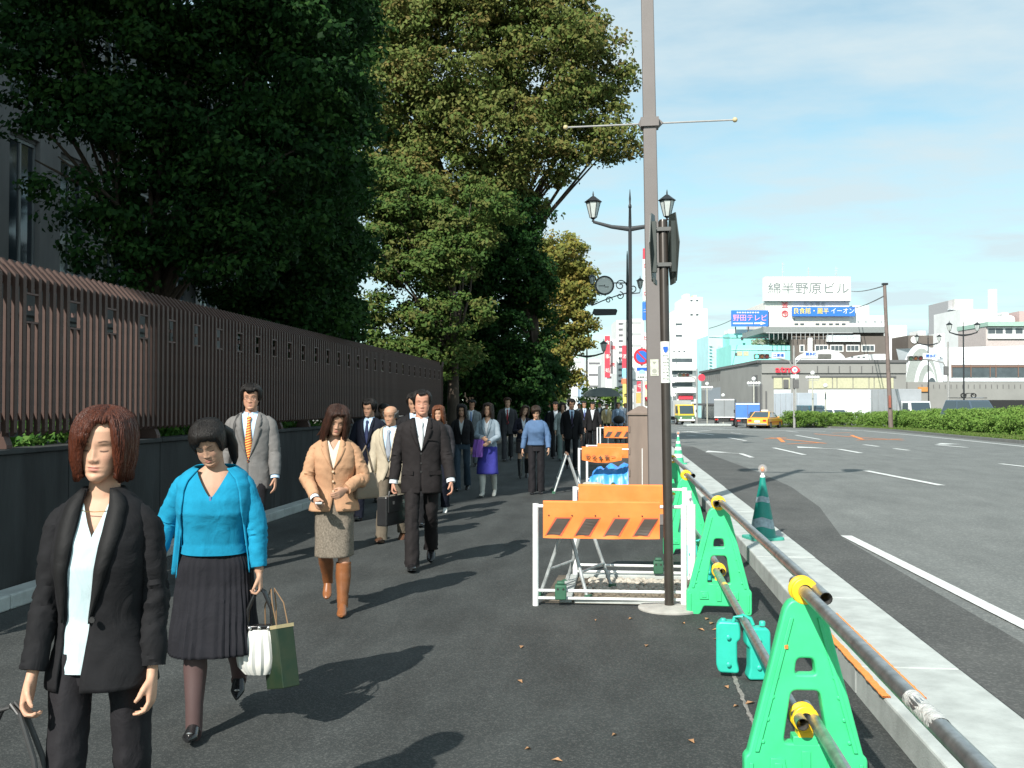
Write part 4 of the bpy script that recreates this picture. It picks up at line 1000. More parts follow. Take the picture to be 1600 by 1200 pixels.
# ------------------------------------------------------------------ people
HZ = [-.115, -.106, -.088, -.062, -.03, 0, .03, .06, .085, .105, .113, .116]
HW = [.010, .025, .042, .057, .067, .071, .075, .076, .067, .045, .023, .003]
HF = [.070, .081, .086, .084, .083, .082, .086, .083, .069, .044, .018, -.006]
HB = [-.052, -.03, 0.0, .030, .066, .088, .098, .099, .086, .056, .030, .012]
def head_xy(th, z, jaw=1.0):
    w = float(np.interp(z, HZ, HW)); f = float(np.interp(z, HZ, HF)); b = float(np.interp(z, HZ, HB))
    if z < -.02: w *= 1 + (jaw-1)*min(1, (-z-.02)/.05)
    ym = (b-f)/2; hy = (f+b)/2; s, c = math.sin(th), math.cos(th); e = 2/2.25
    return (w*math.copysign(abs(s)**e, s), ym - hy*math.copysign(abs(c)**e, c))
def gs(x, s): return math.exp(-(x/s)**2)
def head_mesh(sk, sex, lod, eyes='down', jaw=1.0, lips=None, browc=(.03, .02, .015)):
    nu, nv = [(112, 88), (64, 48), (28, 22)][lod]
    V = []; C = []; F = []
    lips = lips or ((.50, .17, .135) if sex == 'f' else (.42, .20, .16))
    for j in range(nv+1):
        t = j/nv; z = -.115 + .231*(t + .055*math.sin(2*pi*t))
        for i in range(nu):
            u = i/nu*2-1                                   # -1..1, denser in front
            th = pi*(.45*u + .55*u**3) if lod < 2 else pi*u
            x, y = head_xy(th, z, jaw)
            col = list(sk)
            if y < 0 and lod < 2 or (lod == 2 and abs(th) < 1.5):
                fr = max(0, math.cos(th))
                ax = abs(x); d = 0
                nh = np.interp(z, [-.054, -.043, -.033, -.012, .012, .03], [0, .008, .0140, .0085, .003, 0])
                wd = np.interp(z, [-.045, -.032, .01], [.0110, .0105, .0080])
                d += nh*gs(x, wd)
                d += .0055*gs(ax-.0125, .0060)*gs(z+.036, .0080)
                d -= .0070*gs(ax-.031, .017)*gs(z-.004, .012)
                d += .0052*gs(ax-.031, .0135)*gs(z-.001, .0075)
                d += .0020*gs(ax-.028, .020)*gs(z-.021, .009)
                d += .0055*gs(x, .019)*gs(z+.0575, .0042) + .0068*gs(x, .016)*gs(z+.0685, .0050)
                d -= .0035*gs(x, .021)*gs(z+.0628, .0017)
                d += .0060*gs(x, .018)*gs(z+.095, .014) - .003*gs(x, .03)*gs(z+.080, .006)
                d += .0045*gs(ax-.042, .020)*gs(z+.028, .022)
                d -= .002*gs(x, .004)*gs(z+.050, .006)
                y -= d*min(1, fr*1.6)
                def mixc(c, k):
                    for q in range(3): col[q] = col[q]*(1-k) + c[q]*k
                lx = min(1, max(0, (.0205-ax)/.006)); lz = gs(z+.0635, .0040 + .0058*max(0, 1-ax/.022))
                mixc(lips, .72*lx*(1 if lz > .42 else lz))
                mixc((.16, .06, .05), .75*gs(z+.0628, .0016)*lx)
                bz_ = .0235 + .0040*gs(ax-.034, .012)
                mixc(browc, .9*gs(z-bz_, .0030)*min(1, max(0, (.048-ax)/.008))*min(1, max(0, (ax-.012)/.006)))
                if eyes == 'down':
                    ez = -.0035 - .0035*gs(ax-.031, .013)
                    mixc((.02, .012, .012), 1.0*gs(z-ez, .0026)*min(1, max(0, (.046-ax)/.004))*min(1, max(0, (ax-.017)/.004)))
                    mixc(tuple(c*.72 for c in sk), .5*gs(z-.003, .005)*gs(ax-.031, .014))
                else:
                    e_ = gs(z-.001, .0042)*min(1, max(0, (.044-ax)/.004))*min(1, max(0, (ax-.018)/.004))
                    mixc((.10, .06, .05), .7*e_); mixc((.015, .01, .01), gs(ax-.031, .0075)*gs(z-.001, .0045)*.95)
                    mixc((.03, .02, .02), .8*gs(z-.0052, .0016)*min(1, max(0, (.046-ax)/.004))*min(1, max(0, (ax-.017)/.004)))
                mixc((.62, .22, .17), .16*gs(ax-.040, .018)*gs(z+.030, .017)); mixc((.12, .04, .03), .7*gs(ax-.0085, .0032)*gs(z+.0435, .0025))
            V.append(Vector((x, y, z))); C.append((*col, 1))
    for j in range(nv):
        for i in range(nu):
            a = j*nu+i; b = j*nu+(i+1) % nu; F.append((a, b, b+nu, a+nu))
    F.append(tuple(range(nu-1, -1, -1))); F.append(tuple(nv*nu+i for i in range(nu)))
    for sx in (-1, 1):                                       # ears
        k = len(V); n, m = (14, 10) if lod < 2 else (6, 5)
        for j in range(m):
            t = -pi/2 + pi*(j+.02)/(m-.96)
            for i in range(n):
                a = 2*pi*i/n; rim = 1 + .12*math.cos(a)
                p = Vector((sx*(.0705 + .009*math.cos(t)*abs(math.cos(a)) + .006*math.sin(a)), .012 + .016*math.cos(t)*math.cos(a)*rim + .004*math.sin(t), -.008 + .031*math.sin(t) + .002*math.sin(a)))
                p.x = sx*(.066 + .014*math.cos(t)*(0.5+.5*math.sin(a)))
                V.append(p); C.append((*[c*.95 for c in sk], 1))
        for j in range(m-1):
            for i in range(n):
                a = k+j*n+i; b = k+j*n+(i+1) % n; F.append((a, b, b+n, a+n))
    return V, F, C

def hair_mesh(style, lod, hs=1.0):
    """a shell that falls from the crown over the skull and then hangs free, covered with fine strands"""
    zend, h, bulge, part, rough = style
    nu, nv = [(260, 60), (120, 34), (48, 18)][lod]
    mb = MB(); ztop = .116 + h
    def pos(th, t, lift=0.0, zx=0.0):
        ze = zend(th) + zx; z = ztop - (ztop-ze)*(t**1.75)
        zz_ = z*.116/ztop if z > 0 else z
        zh = max(zz_, -.01 if abs(th) < 1.4 else .0)
        x, y = head_xy(th, min(zh, .1159), 1)
        fade = (1 - sm(.80, 1.0, t)*.85) if ze > -.10 else 1
        k = 1 + (h*fade + lift)/.075
        st = noise.noise(Vector((th*6, z*4, hs*7)))*.020 + noise.noise(Vector((th*22, z*4, 3)))*.012 + noise.noise(Vector((th*60, z*5, 8)))*.009
        q = k*bulge(th, z)*(1 + rough*st*(.3 + .7*min(1, t*2))); yc = .008
        p = Vector((x*q, yc + (y-yc)*q, z + lift*(1 if t < .35 else 0)))
        if y < 0 and abs(th) < 1.2 and z < .1 and bulge(th, z) < 1.02: p.y = max(p.y, y - h*fade*.9 - lift - .004*abs(st)*20*rough)
        if part is not None and z > .04: p.z -= .006*gs(p.x-part, .006)*(1 if p.y < .04 else 0)
        return p
    V = [pos(2*pi*i/nu - pi, j/nv) for j in range(nv+1) for i in range(nu)]; F = []
    for j in range(nv):
        for i in range(nu):
            a = j*nu+i; b = j*nu+(i+1) % nu; F.append((a, b, b+nu, a+nu))
    V.append(Vector((0, 0, ztop+.0005))); c = len(V)-1
    F += [((i+1) % nu, i, c) for i in range(nu)]
    rnd = random.Random(int(hs*1000))
    for _ in range([2600, 500, 0][lod]):
        th0 = rnd.uniform(-pi, pi); t0 = rnd.uniform(.02, .7); t1 = min(1.0, t0 + rnd.uniform(.25, .6)) if rnd.random() < .6 else 1.0
        lift = rnd.uniform(.0004, .0032)*(1 if lod == 0 else 1.5); w = rnd.uniform(.0009, .0026)*(1 if lod == 0 else 2); dr = rnd.uniform(-.10, .10)*min(1, rough); lift *= min(1, rough + .15); zx = (rnd.uniform(-.012, .004) if zend(th0) < -.09 else rnd.uniform(-.005, .003)) if t1 == 1 else 0; n = 9; k0 = len(V)
        for k in range(n):
            t = t0 + (t1-t0)*k/(n-1); th = th0 + dr*(k/(n-1))**2; ww = w*math.sin(pi*(.06+.88*k/(n-1)))
            p = pos(th, t, lift*math.sin(pi*min(1, .1+k/(n-1))), zx); d = Vector((math.cos(th), math.sin(th), 0))
            V += [p - d*ww, p + d*ww]
        F += [(k0+2*k, k0+2*k+1, k0+2*k+3, k0+2*k+2) for k in range(n-1)]
    mb.v = V; mb.f = F; mb.m = [0]*len(F)
    return mb
def sm(a, b, x): 
    t = min(1, max(0, (x-a)/(b-a))); return t*t*(3-2*t)
def short_hair(front=.080, side=-.010, back=-.075, h=.009, temple=.85, bald=False):
    def ze(th):
        a = abs(th)
        if bald:
            return .02 if a < 1.0 else (-.012 - .05*sm(1.2, 2.4, a))
        f = front + .006*noise.noise(Vector((th*5, 1, 2))) + .012*gs(a-.6, .22) - .012*gs(th+.15, .25)
        z = f + (side-f)*sm(temple, temple+.35, a); return z + (back-side)*sm(1.75, 2.4, a)
    return (ze, h, (lambda th, z: 1.0), None if bald else .028, 1.0)
def long_hair(front=.080, fr_l=.62, fr_r=.72, length=-.28, h=.015, wide=.12, fall=.55, part=.01, taper=0, rough=1.6, back=None):
    """loose hair; fr_l / fr_r: the half angles of the face opening at the viewer's left and right"""
    def ze(th):
        a = abs(th); o = fr_l if th < 0 else fr_r
        f = front + .006*noise.noise(Vector((th*6, 4, 2))) - .030*sm(.1, .6, -th)
        e = length + (0.028*noise.noise(Vector((th*7, 9, 1)))) + (0 if back is None else back*sm(1.8, 2.8, a))
        return f + (e-f)*sm(o-.10, o+.28, a)
    def bu(th, z):
        return 1 + wide*sm(.07, -.06, z)*(1 - taper*sm(-.08, length, z))
    return (ze, h, bu, part, rough)
def tied_hair(front=.045, side=-.025, back=-.085, h=.014):
    def ze(th):
        a = abs(th); f = front + .006*noise.noise(Vector((th*5, 4, 2))) - .045*sm(-.05, .7, -th) - .015*sm(.2, .8, th)
        z = f + (side-f)*sm(.80, 1.2, a); return z + (back-side)*sm(1.6, 2.4, a)
    return (ze, h, (lambda th, z: 1+.01*sm(.07, 0, z)), -.02, .35)

def add_hand(mb, W, D, N, T, curl, s=1.0, n=8, thumb=0.8, spread=.04):
    """palm with four unequal bent fingers and a thumb from the side of the palm; D along the fingers, N where the palm faces, T thumb side"""
    D, N, T = D.normalized(), N.normalized(), T.normalized()
    pr = []; 
    for d, w, th in [(-.02, .023, .018), (.0, .026, .018), (.03, .036, .0165), (.06, .041, .0145), (.085, .040, .012), (.096, .034, .008)]:
        c = W + D*d*s + N*(.0)*s
        pr.append([c + T*w*s*math.copysign(abs(math.cos(2*pi*k/14))**.8, math.cos(2*pi*k/14)) + N*th*s*math.copysign(abs(math.sin(2*pi*k/14))**.8, math.sin(2*pi*k/14)) for k in range(14)])
    mb.loft(pr)
    for k, (off, L, r) in enumerate([(.029, .070, .0088), (.0095, .079, .0090), (-.010, .074, .0086), (-.0285, .058, .0076)]):
        d = (D + T*off*spread*8).normalized(); p = W + D*.078*s + T*off*s; pts = [p, p + d*.014*s]; ang = 0; q = pts[-1]
        for seg, cc in zip((.42, .32, .26), (curl*.75, curl*1.0, curl*.7)):
            ang += R(cc + k*2)
            dd = d*math.cos(ang) + N*math.sin(ang); q = q + dd*L*seg*s; pts.append(q)
        mb.tube(pts, [r*s, r*s*1.02, r*s, r*s*.93, r*s*.66], n, ref=T)
    d1 = (D*.72 + T*.62 + N*.30*(.4 + thumb)).normalized(); p0 = W + D*.018*s + T*.020*s; p1 = p0 + d1*.040*s
    d2 = (D*.86 + T*.22*(1-thumb) + N*.55*thumb).normalized(); p2 = p1 + d2*.030*s; p3 = p2 + (d2 + N*.25).normalized()*.024*s
    mb.tube([p0, p1, p2, p3], [.0135*s, .0115*s, .0100*s, .0068*s], n, ref=N)

SKIN = mat('skin', (.60, .38, .27), .55, attr=True, var=.06, vscale=30, bump=.05, bscale=200, spec=.35)
def cloth(name, col, rough=.9, var=.10, bump=.35, bscale=500, vscale=12, **k): return mat(name, col, rough, var=var, vscale=vscale, bump=.6, bscale=8, bd=.014, bdist=1.6, spec=.25, stretch=(1, 1, .8), **k)
def hairmat(name, col, col2=None, rough=.42): 
    return mat(name, col, rough, var=.45, vscale=40, bump=.9, bscale=70, bd=.006, spec=.32, stretch=(4, 4, .3), detail=3, col2=col2)

JM = [(.735, .190, .128, .008), (.80, .192, .130, .006), (.88, .190, .128, .004), (1.00, .178, .122, .0), (1.10, .182, .124, -.004), (1.20, .192, .130, -.006), (1.30, .198, .128, -.004), (1.36, .192, .115, .0), (1.395, .165, .098, .006), (1.42, .125, .082, .012), (1.445, .086, .072, .014)]
JF = [(.78, .180, .128, .010), (.86, .178, .126, .008), (.94, .160, .115, .004), (1.02, .146, .106, .0), (1.10, .150, .112, -.008), (1.19, .162, .128, -.016), (1.26, .163, .124, -.012), (1.33, .160, .104, .0), (1.375, .138, .088, .008), (1.405, .100, .074, .013), (1.430, .064, .062, .015)]
def rows_at(rows, z, grow=0.0):
    zs = [r[0] for r in rows]
    return [float(np.interp(z, zs, [r[k] for r in rows])) + (grow if k < 3 else 0) for k in (1, 2, 3)]
def ringpt(rows, z, a, grow=0.0, e=2.4, wr=0.0, seed=0):
    rx, ry, yo = rows_at(rows, z, grow)
    x = rx*math.copysign(abs(math.sin(a))**(2/e), math.sin(a)); y = yo - ry*math.copysign(abs(math.cos(a))**(2/e), math.cos(a))
    if wr:
        q = noise.noise(Vector((x*7+seed, y*7, z*15 + x*9)))*wr + noise.noise(Vector((x*16, y*16+seed, z*26 - abs(x)*20)))*wr*.5
        x *= 1 + q/rx; y += (y-yo)/ry*q
    return Vector((x, y, z))
def angle_of(rows, z, x, grow=0.0, e=2.4):
    rx = rows_at(rows, z, grow)[0]; v = max(-.999, min(.999, x/rx)); return math.copysign(math.asin(abs(v)**(e/2)), v)

class Person:
    def __init__(s, name_label, loc, rz=0.0, H=1.70, sex='m', lod=1, skin=(.60, .37, .26), lean=0.0, head=(0, 0, 0), legs=None, arms=None, fat=1.0, group='pedestrians walking toward the camera', cat=None, shoulders=1.0, turn=0.0):
        s.k = H/1.70; s.lod = lod; s.sex = sex; s.skin = skin; s.fat = fat; s.shw = shoulders
        s.root = empty('person', loc, rz, name_label, cat or ('woman' if sex == 'f' else 'man'), group)
        s.lean = lean; s.head_rot = head; s.seed = (hash(name_label[:9]) % 97)*.0 + len(name_label)*1.7
        legs = legs or {-1: (14, 4), 1: (-14, 22)}; s.arms = arms or {-1: (8, 8, 12, 0), 1: (-8, 8, 12, 0)}
        hipw = .088 if sex == 'm' else .085; hz = .90
        s.hip, s.knee, s.ank, s.fpit = {}, {}, {}, {}
        for sx in (-1, 1):
            ph, kn = legs[sx][:2]; toe = legs[sx][2] if len(legs[sx]) > 2 else None
            h = Vector((sx*hipw, 0, hz)); a = R(ph); b = R(ph-kn)
            k_ = h + Vector((-sx*.005, -math.sin(a), -math.cos(a)))*.42; an = k_ + Vector((-sx*.012, -math.sin(b), -math.cos(b)))*.40
            s.hip[sx], s.knee[sx], s.ank[sx] = h, k_, an; s.fpit[sx] = (toe if toe is not None else (-12 if ph > 5 else 24 if ph < -5 else 0))
        low = min(a.z - .08 - (.10*math.sin(R(max(0, s.fpit[q])))*-1 if False else 0) for q, a in s.ank.items())
        s.drop = -low
        for d in (s.hip, s.knee, s.ank):
            for q in d: d[q] = d[q] + Vector((0, 0, s.drop))
        s.sho, s.elb, s.wri, s.hd = {}, {}, {}, {}
        shw = (.170 if sex == 'm' else .142)*shoulders; shz = 1.365 if sex == 'm' else 1.345
        for sx in (-1, 1):
            ph, ab, el, yw = s.arms[sx][:4]
            p = Vector((sx*shw, .005, shz)); a, b = R(ph), R(ab)
            u = Vector((sx*math.sin(b), -math.sin(a)*math.cos(b), -math.cos(a)*math.cos(b)))
            f = R(ph+el); y_ = R(yw)
            v = Vector((sx*math.sin(b)*.5 - sx*math.sin(y_), -math.sin(f)*math.cos(y_), -math.cos(f)*math.cos(y_))).normalized()
            L1, L2 = (.285, .25) if sex == 'm' else (.265, .235)
            p = s.T(p); s.sho[sx] = p; s.elb[sx] = p + u*L1; s.wri[sx] = s.elb[sx] + v*L2; s.hd[sx] = v
    def T(s, p):
        p = Vector(p); a = R(s.lean); dz = p.z - .95
        if dz > 0: p = Vector((p.x, p.y*math.cos(a) - dz*math.sin(a), .95 + dz*math.cos(a) + p.y*math.sin(a)))
        p.z += s.drop; return p
    def headM(s):
        hp, hy, ht = s.head_rot; piv = s.T((0, .02, 1.47 if s.sex == 'm' else 1.455))
        return Matrix.Translation(piv) @ Matrix.Rotation(R(hy), 4, 'Z') @ Matrix.Rotation(R(ht), 4, 'Y') @ Matrix.Rotation(R(hp), 4, 'X') @ Matrix.Translation((0, -.010, .115 if s.sex == 'm' else .112)) @ Matrix.Scale(1.0 if s.sex == 'm' else .955, 4)
    def fin(s, mb, name, m, parent=None, **kw):
        mb.v = [tuple(Vector(p)*s.k) for p in mb.v]
        o = mb.build(name, m, parent or s.root, **kw)
        if name in ('sweater', 'top'):
            bm = bmesh.new(); bm.from_mesh(o.data); bmesh.ops.remove_doubles(bm, verts=bm.verts, dist=.003); bm.to_mesh(o.data); bm.free()
        return o
    def body(s, curl={-1: 22, 1: 22}, eyes='down', jaw=1.0, hands=None, bare=1.0, lips=None, browc=(.03, .02, .015), grow_leg=1.0):
        mb = MB(); n = [12, 10, 7][s.lod]; f = s.fat
        rows = JM if s.sex == 'm' else JF
        fb = min(1, f)*.97; mb.loft([[s.T(Vector((q_.x*fb, q_.y*fb, q_.z))) for q_ in [ringpt(rows, z, 2*pi*k/20, -.026) for k in range(20)]] for z in (.84, .92, 1.0, 1.08, 1.16, 1.24, 1.32, 1.37, 1.40, 1.42)])
        nr = .054 if s.sex == 'm' else .045
        hm = s.headM()
        c0, c1 = s.T((0, .018, 1.36)), s.T((0, .016, 1.43)); c2 = hm @ Vector((0, .022, -.075)); c3 = hm @ Vector((0, .022, -.02))
        mb.tube([c0, c1, c2, c3], [(nr*1.6, nr*1.2), (nr*1.06, nr*1.05), (nr, nr*1.08), (nr*.8, nr*.8)], 18)
        for sx in (-1, 1):
            r = (.046 if s.sex == 'm' else .038)*f
            mb.tube([s.sho[sx], s.elb[sx], s.elb[sx].lerp(s.wri[sx], .35), s.wri[sx]], [r, r*.82, r*.80, r*.56], n+2)
            fwd = Vector((0, -1, 0)); D = s.hd[sx]; inw = Vector((-sx, 0, 0)); N = inw - D*inw.dot(D); T = N.cross(D)*1.0
            if N.length < .3: N = Vector((0, 0, -1)) - D*(-D.z); 
            N.normalize(); T = D.cross(N); 
            if T.dot(fwd) < 0 and abs(D.y) < .7: T = -T
            if abs(D.y) >= .7 or abs(D.x) > .6: T = Vector((0, 0, 1)) - D*D.z; T.normalize(); N = inw - D*inw.dot(D) - T*inw.dot(T) if (inw - D*inw.dot(D) - T*inw.dot(T)).length > .2 else T.cross(D)
            if hands and sx in hands:
                D2, N2, T2 = [Vector(q).normalized() for q in hands[sx]]
            else: D2, N2, T2 = D, N, T
            add_hand(mb, s.wri[sx] + D*.01, D2, N2, T2, curl[sx], .98 if s.sex == 'm' else .9, n=[9, 8, 6][s.lod])
            g = f*grow_leg
            kn, an, hp = s.knee[sx], s.ank[sx], s.hip[sx]
            cf = kn.lerp(an, .32) + Vector((0, .012, 0))
            mb.tube([hp + Vector((0, 0, .03)), hp.lerp(kn, .5), kn, cf, kn.lerp(an, .75), an + Vector((0, 0, -.03))], [.070*g, .060*g, .047*g, .049*g, .034*g, .031*g], n+4)
        me = mb.mesh('tmp', SKIN)
        if s.lod < 2:
            t = bpy.data.objects.new('tmp', me); SC.collection.objects.link(t)
            r = t.modifiers.new('r', 'REMESH'); r.mode = 'VOXEL'; r.voxel_size = [.0050, .0085][s.lod]/s.k*1.0; r.use_smooth_shade = True
            sm_ = t.modifiers.new('s', 'SMOOTH'); sm_.factor = .5; sm_.iterations = 3 if s.lod == 0 else 2
            me2 = bake(t); bpy.data.objects.remove(t); bpy.data.meshes.remove(me); me = me2
        bv = [v.co.copy() for v in me.vertices]; bf = [tuple(p.vertices) for p in me.polygons]
        bc = [(*s.skin, 1)]*len(bv)
        HV, HFc, HC = head_mesh(s.skin, s.sex, s.lod, eyes, jaw, lips, browc)
        k = len(bv); out = MB(); out.v = [tuple(v*s.k) for v in bv] + [tuple((hm @ v)*s.k) for v in HV]
        out.f = bf + [tuple(i+k for i in q) for q in HFc]; out.m = [0]*len(out.f); out.c = bc + HC
        o = out.build('body', SKIN, s.root, smooth=True)
        return o
    def hair(s, style, m, extra=None):
        mb = hair_mesh(style, s.lod, s.k); hm = s.headM()
        if style[3] is None:      # bald crown: only a fringe of hair round the sides and back
            kf = [f for f in mb.f if all(mb.v[i].z < .050 + .012*noise.noise(mb.v[i]*60) and mb.v[i].y > -.045 for i in f)]; mb.f = kf; mb.m = [0]*len(kf)
        mb.v = [hm @ Vector(p) for p in mb.v]
        o = s.fin(mb, 'hair', m, fix=False)
        so = o.modifiers.new('t', 'SOLIDIFY'); so.thickness = .010*s.k; so.offset = -1
        if extra:
            for pts, rr in extra:
                e = MB(); e.tube([hm @ Vector(p) for p in pts], rr, 14); s.fin(e, 'hair_lock', m)
        return o
    def sleeve(s, mb, sx, r0, r1, r2, wr=.006, n=None, end=.0, cap=True, bell=0):
        n = n or [30, 20, 10][s.lod]
        A, B, C = s.sho[sx], s.elb[sx], s.wri[sx] + s.hd[sx]*end
        st = A + Vector((-sx*.045, 0, .012))
        pts, vals = smooth_path([st, A + (B-A).normalized()*.035 + Vector((-sx*.004, 0, 0)), A.lerp(B, .5), B, B.lerp(C, .5), C], [[r0*.62], [r0*.88], [(r0+r1)/2*.97], [r1], [(r1+r2)/2], [r2]], [9, 6, 3][s.lod])
        rings = []; N = len(pts)
        for i, p in enumerate(pts):
            d = (pts[min(i+1, N-1)]-pts[max(i-1, 0)]).normalized(); side = Vector((1, 0, 0)) - d*d.x
            if side.length < .3: side = Vector((0, 1, 0)) - d*d.y
            side.normalize(); fw = d.cross(side); ring = []
            elb = gs((p-B).length, .085)
            for k in range(n):
                a = 2*pi*k/n; r = float(vals[i][0])*s.fat
                q = side*math.cos(a)*r + fw*math.sin(a)*r*1.08
                w = wr*(noise.noise((p+q)*11 + Vector((s.seed, 0, 0))) + .7*(1+1.5*elb)*noise.noise(Vector((a*1.2+s.seed, i*.75 + math.sin(a)*1.5, sx*3))))
                ring.append(p + q*(1 + w/max(r, .01)))
            rings.append(ring)
        mb.loft(rings, cap)
        return mb
    def torso(s, mb, rows, z0, z1, edge=None, grow=0.0, wr=.005, nz=None, n=None, e=2.4, hemflare=0):
        """shell round the trunk; edge(z) -> (xl, xr) leaves a front opening"""
        nz = nz or [46, 26, 12][s.lod]; n = n or [72, 44, 20][s.lod]; rings = []
        for j in range(nz+1):
            z = z0 + (z1-z0)*j/nz; g = grow + hemflare*sm(z0+.18, z0, z); ring = []
            if edge:
                xl, xr = edge(z)
                al, ar = angle_of(rows, z, xl, g), angle_of(rows, z, xr, g)
                span = 2*pi - (ar - al)
                for i in range(n+1): ring.append(ringpt(rows, z, ar + span*i/n, g, e, wr, s.seed))
            else:
                for i in range(n): ring.append(ringpt(rows, z, 2*pi*i/n, g, e, wr, s.seed))
            rings.append([s.T(Vector((p.x*s.fat, p.y*s.fat, p.z))) for p in ring])
        mb.loft(rings, False, closed=not edge)
        return mb
    def jacket(s, m, edge, rows=None, z0=None, z1=None, grow=0.0, lapel=(.055, 1.02), lm=None, sleeves=(.068, .055, .045), wr=.005, flare=.0, end=-.01, notch=True, thick=.008):
        rows = rows or (JM if s.sex == 'm' else JF); z0 = z0 or rows[0][0]; z1 = z1 or rows[-1][0]
        mb = MB(); s.torso(mb, rows, z0, z1, edge if lapel else None, grow, wr, hemflare=flare)
        for sx in (-1, 1): s.sleeve(mb, sx, *sleeves, wr=wr*1.3, end=end)
        o = s.fin(mb, 'jacket', m, fix=True)
        so = o.modifiers.new('t', 'SOLIDIFY'); so.thickness = thick; so.offset = 0
        # lapels follow the opening
        if not lapel: return o
        wmax, zb = lapel; lz = MB()
        for side in (0, 1):
            sg = -1 if side == 0 else 1; st = []
            N = [26, 16, 8][s.lod]
            for i in range(N+1):
                t = i/N; z = zb + (z1 - .004 - zb)*t
                x0 = edge(z)[side]; w = wmax*(math.sin(min(1, t*1.25)*pi/2))
                if notch:
                    w *= 1.0 if t < .66 else (.62 if t < .72 else .85 - .5*(t-.72))
                a0 = angle_of(rows, z, x0, grow); rx = rows_at(rows, z, grow)[0]
                a1 = angle_of(rows, max(z - .015*t, z0), max(-rx*.97, min(rx*.97, x0 + sg*w)), grow)
                p0 = ringpt(rows, z, a0, grow+.007); p1 = ringpt(rows, z, a1, grow+.011)
                pm = ringpt(rows, z, (a0+a1)/2, grow+.014)
                st.append([s.T(Vector((q.x*s.fat, q.y*s.fat, q.z))) for q in (p0, pm, p1)])
            lz.loft(st, False, closed=False)
        lo = s.fin(lz, 'lapel', lm or m, o); so = lo.modifiers.new('t', 'SOLIDIFY'); so.thickness = .004; so.offset = 1
        return o
    def buttons(s, jo, zs, x, rows=None, col=None, grow=0.0):
        rows = rows or (JM if s.sex == 'm' else JF)
        for z in zs:
            p = ringpt(rows, z, angle_of(rows, z, x, grow), grow+.006); mb = MB(); p = s.T(p); mb.lathe([(.009, -.006), (.010, .0), (.009, .004)], p, 10, 0, 'y')
            s.fin(mb, 'button', col or M_BLACK, jo)
    def shirt(s, m, rows=None, z0=.92, z1=1.435, grow=-.012, collar=True, cm=None, name='shirt', edge=None):
        rows = rows or (JM if s.sex == 'm' else JF); mb = MB(); s.torso(mb, rows, z0, min(z1, rows[-1][0]-.003), edge, grow, .003)
        o = s.fin(mb, name, m)
        if collar:
            cl = MB(); hm = s.headM(); N = 28
            nr = (.062 if s.sex == 'm' else .053)
            lo, hi = [], []
            for i in range(N+1):
                a = .18 + (2*pi-.36)*i/N; dz = .030*(.5-.5*math.cos(a)); fr = math.cos(a)
                c = s.T((nr*1.10*math.sin(a), .014 - nr*1.12*math.cos(a), 1.405 + .018*(1-fr)*.5 + dz*.2)); d = s.T((nr*math.sin(a), .012 - nr*1.02*math.cos(a), 1.445 + dz))
                e_ = s.T((nr*1.22*math.sin(a) , .012 - nr*1.28*math.cos(a) - (.012 if abs(fr) > .8 and fr > 0 else 0), 1.412 - .032*max(0, fr)**3 + dz*.4))
                lo.append((c, d, e_))
            cl.loft([[c, d, e_] for c, d, e_ in lo], False, closed=False)
            co = s.fin(cl, 'collar', cm or m, o); so = co.modifiers.new('t', 'SOLIDIFY'); so.thickness = .003
        return o
    def tie(s, m, z0=1.02, rows=None, grow=-.008, x0=0):
        rows = rows or JM; mb = MB(); st = []
        for z, w in [(1.408, .010), (1.400, .018), (1.385, .019), (1.368, .012), (1.360, .013), (1.25, .024), (1.12, .034), (z0+.05, .038), (z0, .004)]:
            c = [ringpt(rows, min(z, 1.43), angle_of(rows, min(z, 1.43), x0 + q*w, grow), grow + (.012 if z > 1.365 else .006) + (.004 if q == 0 else 0)) for q in (-1, 0, 1)]
            st.append([s.T(p) for p in c])
        mb.loft(st, False, closed=False); o = s.fin(mb, 'tie', m); so = o.modifiers.new('t', 'SOLIDIFY'); so.thickness = .005; so.offset = 1
    def trousers(s, m, rt=.086, rk=.066, rh=.072, zw=1.0, wr=.006, crease=True):
        mb = MB(); n = [30, 20, 10][s.lod]
        rows = [(.80, .150, .105, .0), (.90, .162, .112, .0), (.98, .148, .104, .0), (1.02, .144, .100, 0)] if s.sex == 'm' else [(.80, .155, .110, .004), (.90, .158, .114, .004), (.98, .138, .098, .0), (1.02, .130, .094, 0)]
        mb.loft([[ringpt(rows, z, 2*pi*k/n, .004 if s.sex == 'm' else -.010, 2.3, .003, 3)*1 + Vector((0, 0, s.drop)) for k in range(n)] for z in (.82, .86, .90, .95, 1.0) if z < zw] + [[ringpt(rows, zw, 2*pi*k/n, .004 if s.sex == 'm' else -.010, 2.3, .003, 3) + Vector((0, 0, s.drop)) for k in range(n)]])
        if s.fat < 1: mb.v = [(x*s.fat, y*s.fat, z) for x, y, z in mb.v]
